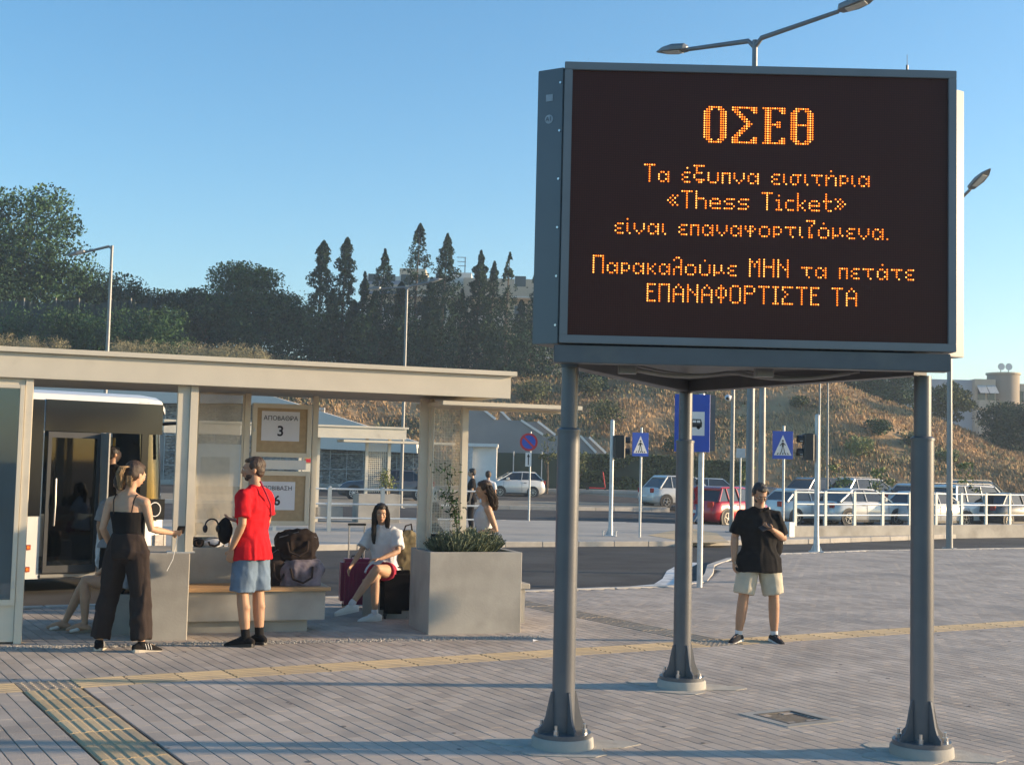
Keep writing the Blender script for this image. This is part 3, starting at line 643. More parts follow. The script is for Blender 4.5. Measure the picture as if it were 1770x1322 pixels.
# stickers on the left end face
def on_end(u0, u1, z0, z1, name, m_, parent=None, round_=False, off=0.003):
    n = Vector((math.cos(R(60)), math.sin(R(60)), 0)); t = Vector((-math.sin(R(60)), math.cos(R(60)), 0)); P0 = Vector((sx0-0.006, YF+0.06, 0))
    vs = []
    if round_:
        for d in (-off, -off+0.002):
            for i in range(20): a = 2*PI*i/20; vs.append(P0 + n*d + t*((u0+u1)/2+(u1-u0)/2*math.cos(a)) + Vector((0,0,(z0+z1)/2+(z1-z0)/2*math.sin(a))))
        fs = [tuple(range(20)), tuple(range(39,19,-1))] + [(i,(i+1)%20,20+(i+1)%20,20+i) for i in range(20)]
    else:
        for d in (-off, -off+0.002): vs += [P0+n*d+t*u0+Vector((0,0,z0)), P0+n*d+t*u1+Vector((0,0,z0)), P0+n*d+t*u1+Vector((0,0,z1)), P0+n*d+t*u0+Vector((0,0,z1))]
        fs = [(0,1,2,3),(7,6,5,4),(0,4,5,1),(1,5,6,2),(2,6,7,3),(3,7,4,0)]
    b = B(); b.add(vs, fs); return sp(b, name, m_)
M_stick = mat('sticker', (0.38,0.42,0.46), 0.6, 0, 0.1, 30)
on_end(0.075,0.125, sz1-0.235, sz1-0.19, 'sticker', M_stick)
on_end(0.07,0.13, sz1-0.385, sz1-0.325, 'sticker', M_stick, round_=True)
# lettering helper (Greek and Latin)
def text_obj(txt, size, mt, parent, M4, name='lettering', align='CENTER', bold=0.0, ext=0.001):
    cu = bpy.data.curves.new(name, 'FONT'); cu.body = txt; cu.size = size; cu.align_x = align; cu.align_y = 'CENTER'; cu.extrude = ext; cu.offset = bold
    o = bpy.data.objects.new(name, cu); COL.objects.link(o); dg = bpy.context.evaluated_depsgraph_get()
    me = bpy.data.meshes.new_from_object(o.evaluated_get(dg)); bpy.data.objects.remove(o)
    me.transform(M4); me.materials.clear(); return meshobj(name, me, mt, parent)
# text frame: x axis, up axis -> matrix
def frame(origin, xdir, updir=(0,0,1)):
    x = Vector(xdir).normalized(); u = Vector(updir); nrm = x.cross(u).normalized()
    return Matrix(((x.x,u.x,nrm.x,origin[0]),(x.y,u.y,nrm.y,origin[1]),(x.z,u.z,nrm.z,origin[2]),(0,0,0,1)))
t60 = Vector((math.sin(R(60)), -math.cos(R(60)), 0)); P0 = Vector((sx0-0.006, YF+0.06, 0)); n60 = Vector((math.cos(R(60)), math.sin(R(60)), 0))
text_obj('A1', 0.042, M_boxm, sign, Matrix.Translation(-sign.location) @ frame(P0 - t60*0.10 - n60*0.0055 + Vector((0,0,sz1-0.355)), t60))
# under frame: beams of a triangle
cxm = (sx0+sx1)/2; apex = Vector((PB[1].x, PB[1].y, 0)); zb = sz0-0.075
b = B(); b.box(sx0-0.03, sx1-0.03, YF+0.02, YF+0.14, sz0-0.125, sz0-0.012); sp(b, 'front_beam', M_dgrey, bevel=0.004)
for A in (Vector((sx0+0.08,YF+0.22,0)), Vector((sx1-0.16,YF+0.22,0))):
    b = B(); b.bar(A+Vector((0,0,zb)), apex+Vector((0,0,zb)), 0.12, 0.13); sp(b, 'side_beam', M_dgrey, bevel=0.004)
b = B(); b.prism([(sx0+0.12,YF+0.16),(sx1-0.2,YF+0.16),(apex.x,apex.y-0.1)], sz0-0.045, sz0-0.030, axis='z'); sp(b, 'underside_panel', M_dgrey)
pts = []; 
for k in range(26): t = k/25; pts.append((sx0+0.45+t*1.5, YF+0.30+0.2*math.sin(t*3), sz0-0.125-0.04*abs(math.sin(t*PI*2.0))))
M_cable = mat('cable', (0.33,0.33,0.34), 0.6)
sp(B().tube(pts, 0.014, 6), 'cable', M_cable, smooth=True)
sp(B().tube([(p[0]+0.1,p[1]+0.12,p[2]+0.02) for p in pts], 0.009, 6), 'cable', M_cable, smooth=True)
for X in (sx0+0.47, sx0+1.38): sp(B().cbox(X-0.06,X+0.06,YF+0.28,YF+0.38,sz0-0.165,sz0-0.046), 'junction_box', mat('grey_box',(0.30,0.31,0.32),0.5))
# legs
def sign_leg(P, ztop):
    x, y = P.x, P.y
    leg = sp(B().tube([(x,y,0.10),(x,y,2.05)], 0.074, 32), 'leg', M_dgrey, smooth=True)
    def sub(b, name, m_, **k):
        b.v = [tuple(Vector(v)-sign.location) for v in b.v]; return b.build(name, m_, leg, **k)
    sub(B().tube([(x,y,2.05),(x,y,ztop)], 0.056, 32), 'upper_tube', M_dgrey, smooth=True)
    sub(B().tube([(x,y,2.035),(x,y,2.05),(x,y,2.062)], [0.079,0.079,0.060], 32), 'collar', M_dgrey, smooth=True)
    sub(B().tube([(x,y,0.072),(x,y,0.10)], 0.185, 32), 'base_plate', M_dgrey, smooth=True)
    for k in range(4):
        a = R(25+90*k); mt = Matrix.Translation(Vector((x,y,0))) @ Matrix.Rotation(a,4,'Z')
        sub(B().prism([(0.06,0.10),(0.178,0.10),(0.178,0.125),(0.145,0.155),(0.125,0.20),(0.10,0.31),(0.088,0.355),(0.06,0.365)], -0.007, 0.007, mt), 'gusset', M_dgrey)
        mb = Matrix.Translation(Vector((x,y,0))) @ Matrix.Rotation(a+R(45),4,'Z')
        sub(B().tube([mb@Vector((0.145,0,0.10)), mb@Vector((0.145,0,0.128))], 0.019, 6).tube([mb@Vector((0.145,0,0.128)), mb@Vector((0.145,0,0.16))], 0.010, 8), 'bolt', M_steel)
    sub(B().tube([(x,y,-0.02),(x,y,0.06),(x,y,0.072)], [0.205,0.200,0.19], 36), 'footing', M_conc, smooth=True)
    return leg
sign_leg(PB[0], sz0-0.14); sign_leg(PB[1], sz0-0.13); sign_leg(PB[2], sz0-0.14)
for i, P in enumerate(PB):
    pl = []
    for k in range(22): a = 2*PI*k/22; r = 0.30+0.07*math.sin(a*3+i)+0.05*math.sin(a*5+2*i); pl.append((P.x+math.cos(a)*r*1.35, P.y+math.sin(a)*r*0.95))
    props(B().prism(pl, 0.003, 0.0075, axis='z').build('mortar_patch', mat('mortar_patch', (0.40,0.37,0.32), 0.95, 0, 0.15, 9, 0.4, 60)), kind='structure')
for k in range(6):
    q_ = P0 - t60*0.02 + Vector((0,0,sz0+0.12+k*(SH-0.24)/5)); sp(B().tube([q_-n60*0.0, q_-n60*0.006], 0.008, 8), 'screw', M_steel)
# aerial on the sign roof
sp(B().tube([at(1568,128,YF+0.3), at(1568,118,YF+0.3)], 0.0035, 6).tube([at(1568,121,YF+0.3), at(1568,113,YF+0.3)], 0.008, 6).tube([at(1568,114,YF+0.3), at(1568,95,YF+0.3)], 0.002, 5), 'aerial', M_dgrey)
# drain grate
dg_ = empty('drain_grate', (DRAIN.x, DRAIN.y, 0), SLOPE, 'square dark metal drain grate set in the paving before the right leg', 'drain')
b = B(); s = 0.19
b2 = B()
for a_ in ((-.27,.27,-.27,-s-.002),(-.27,.27,s+.002,.27),(-.27,-s-.002,-s-.002,s+.002),(s+.002,.27,-s-.002,s+.002)): b2.box(*a_, -0.03, 0.0068)
b2.build('concrete_surround', M_conc, dg_)
for a_ in ((-s,s,-s,-s+.022),(-s,s,s-.022,s),(-s,-s+.022,-s+.022,s-.022),(s-.022,s,-s+.022,s-.022)): b.box(*a_, -0.03, 0.0085)
M_iron = mat('cast_iron', (0.10,0.095,0.09), 0.7, 0.2, 0.3, 20, 0.3, 60); b.build('grate_frame', M_iron, dg_)
B().box(-s,s,-s,s,-0.05,-0.04).build('pit', M_black, dg_)
for k in range(9): B().box(-s+.022, s-.022, -0.156+k*0.036, -0.140+k*0.036, -0.03, 0.0).build('bar', M_iron, dg_)

# ---------------------------------------------------------------- bus shelter
FA = Vector((-4.9,12.2,0)); SA = R(19.3); SD = Vector((math.cos(SA), math.sin(SA), 0)); SN = Vector((-math.sin(SA), math.cos(SA), 0))   # SN: away from camera
def fl(px, d=0.0, py=900):       # distance along the front line (offset d behind it) seen at px
    best = 0
    lo, hi = -3.0, 9.0
    for _ in range(50):
        mid = (lo+hi)/2; p = FA+SD*mid+SN*d; p.z = 1.2
        rel = p-EYEP; f = rel.dot(cF); u = rel.dot(camR)/f*F_PX+CX
        if u < px: lo = mid
        else: hi = mid
    return lo
def zfl(px, py, d=0.0): s_ = fl(px, d); p = FA+SD*s_+SN*d; return at(px, py, p.y).z
SM = Matrix.Translation(FA) @ Matrix.Rotation(SA, 4, 'Z')
shelter = empty('bus_shelter', FA, SA, 'cream painted steel bus shelter with flat roof over concrete blocks and bench', 'bus shelter')
ZR0, ZR1 = zfl(873,688), zfl(885,641); ZR0 = 2.535; ZR1 = 2.83
sR = fl(874)
print('shelter', ZR0, ZR1, sR, zfl(40,660), zfl(0,597), zfl(873,688), zfl(885,641))
def shp(b, name, m_=None, par=None, **k): return b.build(name, m_ or M_cream, par or shelter, **k)
roof = shp(B().box(-3.2, sR, -0.02, 2.0, ZR0+0.05, ZR1-0.06), 'roof')
shp(B().box(-3.2, sR+0.005, -0.05, -0.021, ZR0, ZR1-0.052), 'fascia', bevel=0.004)
shp(B().box(-3.25, sR+0.06, -0.10, 2.05, ZR1-0.05, ZR1), 'roof_cap', bevel=0.004)
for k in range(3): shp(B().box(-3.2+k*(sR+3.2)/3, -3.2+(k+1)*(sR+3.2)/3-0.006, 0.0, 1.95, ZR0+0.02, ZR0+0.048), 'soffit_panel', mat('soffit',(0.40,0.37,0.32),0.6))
DB = 1.0                                         # depth of the back line
# left information cabinet with glazed door
s0 = fl(47); sl_ = s0-1.3
cab = shp(B().box(sl_, s0-0.075, 0.005, 0.20, 0.02, ZR0), 'cabinet')
shp(B().box(s0-0.072, s0, -0.012, 0.16, 0.0, ZR0+0.0), 'post', bevel=0.004)
zc1, zc0 = zfl(20,672), zfl(20,1035); sg = fl(24)
gf = shp(B().box(sg-1.1, sg, -0.022, -0.012, zc0, zc1), 'poster_case', mat('case_blue',(0.30,0.36,0.44),0.35,0,0.12,1.2))
b = B(); b.box(sg+0.002,sg+0.045,-0.03,0.004,zc0-0.06,zc1+0.04); b.box(sg-1.1,sg+0.002,-0.03,0.004,zc0-0.06,zc0-0.004); b.box(sg-1.1,sg+0.002,-0.03,0.004,zc1+0.004,zc1+0.04); shp(b, 'case_frame', bevel=0.003)
shp(B().box(sg-1.1, sg, -0.027, -0.025, zc0, zc1), 'case_glass', glass('thin_glass'))
shp(B().box(sg+0.012,sg+0.03,-0.038,-0.03,zc0+0.10,zc0+0.17), 'lock', M_steel)
# block 1, its posts
sb0, sb1 = fl(237), fl(332); zblk = 0.86
blk = empty('concrete_block', FA+SD*sb0, SA, 'tall grey concrete block left of the bench, carrying shelter posts', 'concrete block')
B().cbox(0, sb1-sb0-0.004, 0.0, 1.12, 0.0, zblk, 0.008).build('block', M_conc, blk)
def post(pxa, pxb, d, z0, z1, t=0.10, par=None): shp(B().box(fl(pxa,d), fl(pxb,d), d, d+t, z0, z1), 'post', bevel=0.004)
post(321, 335, 0.03, zblk, ZR0+0.0, 0.10); post(299, 320.5, 0.05, zblk, ZR0, 0.08)
shp(B().box(fl(290,0.1), fl(338,0.1), 0.02, 0.16, zblk, zblk+0.012), 'foot_plate', M_galv)
# back line: perforated panel, notice boards
def wires(s_0, s_1, z0, z1, d, pitch, wd, name, pz=None, wz=None, mt=None):
    b = B(); n = int((s_1-s_0)/pitch)
    for k in range(1, n): x = s_0+k*pitch; b.box(x-wd/2, x+wd/2, d, d+0.0018, z0, z1)
    pz = pz or pitch; wz = wz or wd; n = int((z1-z0)/pz)
    for k in range(1, n): z = z0+k*pz; b.box(s_0, s_1, d+0.0022, d+0.004, z-wz/2, z+wz/2)
    return shp(b, name, mt or M_cream)
def panel_frame(s_0, s_1, z0, z1, d, w_=0.03, t=0.04, name='panel_frame'):
    b = B(); b.box(s_0-w_,s_0,d-t/2,d+t/2,z0-w_,z1+w_); b.box(s_1,s_1+w_,d-t/2,d+t/2,z0-w_,z1+w_); b.box(s_0,s_1,d-t/2,d+t/2,z0-w_,z0); b.box(s_0,s_1,d-t/2,d+t/2,z1,z1+w_)
    return shp(b, name, bevel=0.003)
zpt = ZR0+0.0; zpb = zfl(380,925,DB)
wires(fl(338,DB), fl(413,DB), zpb, zpt, DB+0.02, 0.0125, 0.0062, 'perforated_panel'); panel_frame(fl(338,DB), fl(413,DB), zpb, zpt-0.03, DB+0.02, 0.018)
post(416.5, 427, DB, 0.8, ZR0, 0.06); post(535.5, 545, DB, 0.8, ZR0, 0.06)
M_frame2 = M_cream
def board(px0, px1, pyt, pyb, pp, txt1, txt2):
    d = DB+0.005; a0, a1 = fl(px0,d), fl(px1,d); z1, z0 = zfl((px0+px1)/2,pyt,d), zfl((px0+px1)/2,pyb,d)
    bo = shp(B().box(a0, a1, d, d+0.05, z0, z1), 'notice_board')
    def part(b, name, m_, **k): return b.build(name, m_, bo, **k)
    e = 0.05
    part(B().box(a0+e, a1-e, d-0.012, d-0.001, z0+e, z1-e), 'backing', M_cork)
    bb = B(); bb.box(a0+.001,a0+e,d-0.028,d-0.001,z0+.001,z1-.001); bb.box(a1-e,a1-.001,d-0.028,d-0.001,z0+.001,z1-.001); bb.box(a0+e,a1-e,d-0.028,d-0.001,z0+.001,z0+e); bb.box(a0+e,a1-e,d-0.028,d-0.001,z1-e,z1-.001); part(bb, 'board_frame', M_cream, bevel=0.002)
    q0, q1, qt, qb = pp; p0, p1 = fl(q0,d), fl(q1,d); zt, zb_ = zfl((q0+q1)/2,qt,d), zfl((q0+q1)/2,qb,d)
    part(B().box(p0,p1,d-0.015,d-0.0135,zb_,zt), 'paper_notice', M_paper)
    xm = (p0+p1)/2; hgt = zt-zb_; ww = p1-p0
    text_obj(txt1, ww*0.165 if len(txt1) < 9 else ww*0.150, M_ink, bo, frame((xm, d-0.0165, zt-hgt*0.24), (1,0,0)), bold=0.0)
    text_obj(txt2, hgt*0.48, M_ink, bo, frame((xm+(0.0 if len(txt1)<9 else 0.02), d-0.0165, zb_+hgt*0.32), (1,0,0)), bold=0.003)
    part(B().cbox(a0+0.015,a0+0.035,d-0.04,d-0.028,(z0+z1)/2-0.02,(z0+z1)/2+0.02,0.004), 'lock', M_steel)
board(430, 533, 698, 790, (446,512,711,762), 'ΑΠΟBΑΘΡΑ', '3')
board(430, 533, 814, 908, (440,508,832,881), 'ΑΠΟBΙBΑΣΗ', '6')
shp(B().box(fl(430,DB), fl(526,DB), DB+0.01, DB+0.03, zfl(480,811,DB), zfl(480,795,DB)), 'white_strip', M_white)
# bench
bs0, bs1 = fl(333,0.45), fl(566,0.35)
bench = empty('concrete_bench', FA+SD*sb1, SA, 'long concrete bench with timber seat board between block and planter', 'bench')
bl = bs1-sb1
B().cbox(0.0, bl+0.02, 0.42, 0.90, 0.13, 0.43, 0.008).build('bench_body', M_conc, bench)
B().box(0.0, bl-0.15, 0.50, 0.88, 0.0, 0.13).build('plinth', M_conc, bench)
B().cbox(0.0, bl+0.07, 0.38, 0.92, 0.434, 0.475, 0.006).build('seat_board', M_wood, bench)
back = empty('concrete_back_wall', FA+SD*sb1+SN*1.0, SA, 'low grey concrete wall forming the back of the bench', 'wall')
B().cbox(0.0, fl(480,DB)-sb1, 0.0, 0.12, 0.0, 0.85, 0.006).build('wall_panel', M_conc, back)
# planter
p0, p1 = fl(745), fl(904); zpl = 0.87
pln = empty('concrete_planter', FA+SD*p0, SA, 'large square concrete planter holding grey green lavender and shelter posts', 'planter')
pw = p1-p0
b = B(); tk = 0.07
b.cbox(0,pw,0,tk,0,zpl,0.006); b.cbox(0,pw,0.80-tk,0.80,0,zpl,0.006); b.cbox(0,tk,tk+.001,0.80-tk-.001,0,zpl,0.006); b.cbox(pw-tk,pw,tk+.001,0.80-tk-.001,0,zpl,0.006); b.build('planter_wall', M_conc, pln)
B().box(tk,pw-tk,tk,0.80-tk,0,zpl-0.06).build('soil', mat('soil',(0.08,0.06,0.045),0.95,0,0.3,20,0.8,40), pln)
# shelter frame on the planter: posts at 720-745 and 795-806, wire mesh between
post(722, 745, 0.62, zpl-0.05, ZR0, 0.05); post(738, 746, 0.57, zpl-0.05, ZR0, 0.045)
post(795, 806, 0.40, zpl-0.05, zfl(800,700,0.4), 0.06)
sA, sB2 = fl(747,0.5), fl(793,0.5)
zt_, zb2 = zfl(770,702,0.5), zfl(770,920,0.5)
wires(sA, sB2, zb2, zt_, 0.50, 0.0125, 0.003, 'wire_mesh', 0.031, 0.0035, M_cream)
wires(sA, sB2, zb2, zt_, 0.53, 0.031, 0.004, 'wire_mesh', 0.014, 0.0035, M_cream); panel_frame(sA, sB2, zb2, zt_, 0.515, 0.016)
shp(B().box(fl(760,-0.0), fl(1003,-0.0), 0.0, 1.1, zfl(880,704)-0.0, zfl(880,697)), 'side_canopy', bevel=0.003)
shp(B().box(fl(806,0.5), fl(990,0.5), 0.5, 0.56, zfl(900,712,0.5), zfl(900,706,0.5)), 'canopy_beam')
# small seat block right of planter
sb = empty('concrete_bench', FA+SD*(p1+0.03)+SN*0.35, SA, 'small concrete seat block on the right side of the planter', 'bench')
B().box(0.0, 0.14, 0.0, 0.9, 0.06, 0.44).build('seat_block', M_conc, sb); B().cbox(0,0.19,-0.03,0.93,0.442,0.50,0.008).build('seat_slab', M_conc, sb)
# lavender and climber
def lav(root_loc, label, seed, r=0.2, h=0.28):
    rt = empty('lavender_plant', root_loc, 0, label, 'plant', 'lavender plants in the planter'); n = 260
    b = B()
    a = rng.uniform(0,2*PI,n); q = np.sqrt(rng.random(n)); V = []
    for k in range(n):
        bx, by = math.cos(a[k])*q[k]*r*0.4, math.sin(a[k])*q[k]*r*0.4; tx, ty = math.cos(a[k])*q[k]*r*1.2+rng.normal(0,.02), math.sin(a[k])*q[k]*r*1.2+rng.normal(0,.02); hh = h*(1.05-0.5*q[k])*rng.uniform(0.7,1.15)
        w_ = 0.004; an = rng.uniform(0,PI); dx, dy = math.cos(an)*w_, math.sin(an)*w_
        for f0, f1 in ((0,0.5),(0.5,1.0)):
            e = 1.0 if f0 == 0 else 1.5
            x0_, y0_, x1_, y1_ = bx+(tx-bx)*f0, by+(ty-by)*f0, bx+(tx-bx)*f1, by+(ty-by)*f1
            V += [(x0_-dx,y0_-dy,hh*f0),(x0_+dx,y0_+dy,hh*f0),(x1_+dx*e,y1_+dy*e,hh*f1),(x1_-dx*e,y1_-dy*e,hh*f1)]
        for f in (0.35,0.5,0.65,0.8,0.95):
            x_, y_ = bx+(tx-bx)*f, by+(ty-by)*f; an = rng.uniform(0,2*PI); l = 0.03
            V += [(x_,y_,hh*f),(x_+math.cos(an)*l-.004,y_+math.sin(an)*l,hh*f+0.018),(x_+math.cos(an)*l*1.3,y_+math.sin(an)*l*1.3,hh*f+0.028),(x_+math.cos(an)*l+.004,y_+math.sin(an)*l,hh*f+0.015)]
    meshobj('foliage', npmesh('foliage', V, np.arange(len(V)).reshape(-1,4)), M_lav, rt)
for i, (px, d, r, h) in enumerate(((765,0.30,0.17,0.26),(790,0.22,0.20,0.28),(820,0.30,0.20,0.30),(843,0.42,0.17,0.27),(805,0.55,0.18,0.26))):
    p = FA+SD*fl(px,d)+SN*d; lav((p.x,p.y,zpl-0.06), ('lavender clump at the left, under the wire mesh','lavender clump before the wire mesh post','lavender clump in the middle of the planter','lavender clump furthest right in the planter','lavender clump at the back of the planter')[i], i, r, h)
cl = FA+SD*fl(795,0.38)+SN*0.38
clm = empty('climbing_plant', (cl.x,cl.y,zpl-0.06), 0, 'thin green climbing plant on the wire mesh above the planter', 'plant')
path = [at(px,py,cl.y-0.06)-Vector((cl.x,cl.y,zpl-0.06)) for px,py in ((795,948),(789,905),(783,870),(776,845),(772,815),(768,800))]
B().tube(path, [0.006,0.006,0.005,0.004,0.003,0.002], 6).build('stem', M_bark, clm)
path2 = [path[1], at(786,880,cl.y-.07)-Vector((cl.x,cl.y,zpl-.06)), at(764,852,cl.y-.07)-Vector((cl.x,cl.y,zpl-.06))]; B().tube(path2, [0.005,0.004,0.002], 5).build('stem', M_bark, clm)
P = []
for q in (path, path2):
    for k in range(160):
        t = rng.random()*(len(q)-1.001); i_ = int(t); p = q[i_].lerp(q[i_+1], t-i_); tt = t/(len(q)-1)
        dens = 0.02+0.05*tt
        P.append((p.x+rng.normal(0,dens), p.y-abs(rng.normal(0,0.02)), p.z+rng.normal(0,0.035)))
V, Fq = cards(np.array(P), 0.055, aspect=0.32); meshobj('foliage', npmesh('foliage', V, Fq), M_leafB, clm)
# little dry weed tuft beside bench foot
wd = gp(497,1088); rt = empty('weed_tuft', (wd.x,wd.y,0), 0, 'small dark weed tuft on the gravel below the bench', 'plant'); V, Fq = cards(rng.normal(size=(120,3))*np.array([.09,.03,.012])+np.array([0,0,.015]), 0.03, aspect=0.3); meshobj('foliage', npmesh('foliage', V, Fq), M_leafA, rt)
# ---------------------------------------------------------------- street lamps
def base_pt(px, py, z=0.0): p = gp(px, py, z); return Vector((p.x, p.y, z))
def lamp_head(root, A, Bp, M_=None):
    """flat lantern from A (arm end) to tip Bp"""
    A = Vector(A); Bp = Vector(Bp); d = (Bp-A); L = d.length; d.normalize(); s = d.cross(Vector((0,0,1))).normalized(); u = s.cross(d)
    b = B(); secs = [(0,0.05,0.03,0.0),(0.06,0.11,0.065,0.01),(0.45,0.16,0.075,0.0),(0.75,0.13,0.05,-0.01),(1.0,0.02,0.012,-0.02)]; vs = []; fs = []
    for t, w_, h_, o in secs:
        c = A + d*L*t + u*(o+0.02)
        for i, j in ((-1,-.6),(1,-.6),(1,0.3),(0.6,1),(-0.6,1),(-1,0.3)): vs.append(c + s*w_*i + u*h_*j)
    for k in range(len(secs)-1):
        for i in range(6): fs.append((k*6+i, k*6+(i+1)%6, (k+1)*6+(i+1)%6, (k+1)*6+i))
    fs += [tuple(range(5,-1,-1)), tuple(range(24,30))]; b.add(vs, fs); h = b.build('lantern', M_ or M_lamp, root)
    b = B(); c0 = A+d*L*0.2-u*0.03; c1 = A+d*L*0.72-u*0.028; b.bar(c0, c1, 0.18, 0.012); b.build('lens', mat('lamp_lens',(0.6,0.62,0.6),0.2), h)
M_lamp = mat('lamp_grey', (0.17,0.185,0.20), 0.4, 0.3, 0.08, 4)
M_lampg = mat('lamp_galv', (0.23,0.235,0.235), 0.45, 0.3, 0.1, 5)
def street_lamp(base, H, r, arms, label, group='street lamps', m_=None, hl=0.75):
    root = empty('street_lamp', base, 0, label, 'street lamp', group); m_ = m_ or M_lampg
    B().tube([(0,0,0),(0,0,0.02)], r*2.4, 12).build('base_plate', m_, root)
    B().tube([(0,0,0),(0,0,1.3),(0,0,H)], [r*1.15,r,r*0.62], 16).build('pole', m_, root, smooth=True)
    B().cbox(-0.05,0.05,-r*1.15-0.006,-r*1.0,0.6,0.95,0.01).build('service_door', m_, root)
    for (dx, dy, dz) in arms:
        e = Vector((dx,dy,dz)); n = Vector((dx,dy,dz)).normalized()
        ar = B().tube([(0,0,H-0.12), n*0.12+Vector((0,0,H+0.0)), e+Vector((0,0,H))], [r*0.62,r*0.6,r*0.5], 10).build('arm', m_, root, smooth=True)
        lamp_head(root, e+Vector((0,0,H)), e+Vector((0,0,H))+n*hl+Vector((0,0,0.03)), m_)
    if arms: B().tube([(0,-r*0.9,H-0.75),(0,-r*1.6,H-0.75)], 0.02, 6).build('photocell', m_, root)
    return root
Yl = 21.0; j = at(1305,70,Yl); a1 = at(1450,20,20.2)-j; a2 = at(1188,86,21.8)-j
street_lamp((j.x,Yl,0), j.z, 0.072, [tuple(a1), tuple(a2)], 'tall twin arm street lamp rising behind the LED sign, both lanterns above its top edge', m_=M_lamp, hl=0.62)
p = at(1318,700,24); street_lamp((p.x,24,0), 6.6, 0.07, [(1.2,-.6,.15),(-1.2,.6,.1)], 'grey lamp pole hidden by the sign box, just right of the tall twin lamp pole')
b0 = base_pt(1641,948); j = at(1643,362,b0.y); a = at(1678,328,b0.y-0.6)-j; street_lamp(b0, j.z, 0.075, [tuple(a), (-a.x,0.8,a.z)], 'street lamp whose lantern shows just right of the LED sign', hl=0.75)
p = at(186,600,47); jz = zat(187,420,47); street_lamp((p.x,47,-0.1), jz, 0.085, [(-0.95,-0.1,-0.28)], 'single arm street lamp left of the bus shelter roof, arm to the left', hl=0.7)
p = at(700,620,55); jz = zat(702,492,55); street_lamp((p.x,55,-0.1), jz, 0.08, [(0.95,0.0,0.22),(-1.15,0.2,-0.08)], 'twin arm street lamp in front of the conifers', hl=0.6)
for px, Y, lb in ((1417,62,'thin far lamp pole left of the right traffic signal'),(1431,66,'thin far lamp pole between traffic signal and right sign post')):
    p = at(px,700,Y); street_lamp((p.x,Y,road_z(p.x,Y)), 8.2, 0.06, [(1.0,0,.1)], lb, 'far thin lamp poles')
b0 = base_pt(1264,920); cp = empty('camera_pole', b0, 0, 'slim grey pole carrying a white dome camera, right of the bus stop sign', 'pole')
B().tube([(0,0,0),(0,0,7)], [0.07,0.05], 12).build('pole', M_lampg, cp, smooth=True); B().cbox(-.16,.16,-.16,.16,0,.03).build('base_plate', M_lampg, cp)
dz = zat(1262,688,b0.y); B().bar((0,0,dz+.05),(-.16,-.12,dz+.05),0.04).build('bracket', M_lampg, cp); B().sphere((-.17,-.13,dz),0.10).build('dome_camera', mat('cam_grey',(0.55,0.57,0.6),0.25), cp, smooth=True)
B().sphere((-.19,-.19,dz-0.02),0.055).build('lens', M_black, cp, smooth=True)

# ---------------------------------------------------------------- traffic signs
def ped_sign(pc, pyc, size_w, size_h, polepx, ybase, Y, label, tilt=0.0, rot=0.0):
    c = at(pc, pyc, Y-0.05); pb = at(polepx, 850, Y); root = empty('pedestrian_crossing_sign', (pb.x, Y, 0), 0, label, 'road sign', 'blue pedestrian crossing signs')
    top = c.z + size_h/2 + 0.14
    B().tube([(0,0,0),(0,0,top)], 0.032, 12).build('pole', M_galv, root, smooth=True)
    Mx = Matrix.Translation(c-root.location) @ Matrix.Rotation(rot,4,'Z')
    pl = B().cbox(-size_w/2, size_w/2, -0.004, 0.004, -size_h/2, size_h/2, 0.003, Mx).build('sign_plate', M_blue, root)
    k = size_h*0.5; q = size_w*0.43
    t = B().prism([(-q,-k*0.74),(q,-k*0.74),(0,k*0.72)], -0.007,-0.0045, Mx).build('white_triangle', M_white, pl)
    s = size_h/0.65
    b = B(); f = lambda x, z: (x*s*0.9, z*s-0.03)
    for poly in ([(-.020,.09),(.022,.09),(.030,.05),(.020,-.02),(-.020,-.02),(-.032,.05)],   # torso
                 [(.012,-.02),(.026,-.02),(.055,-.125),(.045,-.17),(.028,-.165),(.036,-.12)], [(-.022,-.02),(-.004,-.02),(-.018,-.10),(-.045,-.165),(-.065,-.155),(-.040,-.10)],
                 [(-.026,.08),(-.030,.045),(-.075,.0),(-.085,.015)], [(.024,.08),(.028,.045),(.07,.015),(.078,.03)]):
        b.prism([f(*p_) for p_ in poly], -0.0095,-0.0075, Mx)
    b.tube([Mx@Vector((0,-0.0075,.125*s-0.03)), Mx@Vector((0,-0.0095,.125*s-0.03))], 0.024*s, 12); b.build('walking_figure', M_black, pl)
    b = B()
    for i in range(5): x = -q*0.62+i*q*0.31; b.prism([(x-0.012,-k*0.70),(x+0.016,-k*0.70),(x*0.86+0.010,-k*0.56),(x*0.86-0.010,-k*0.56)], -0.0085,-0.0075, Mx)
    b.build('crossing_stripes', M_black, pl)
    return root
ped_sign(1107,768,0.46,0.63,1107,926,34.2,'blue pedestrian crossing sign left of the centre sign leg, beside the far traffic signal', rot=0.25)
ped_sign(1353,769,0.54,0.71,1354,930,32.6,'blue pedestrian crossing sign above the head of the man with the phone', rot=0.12)
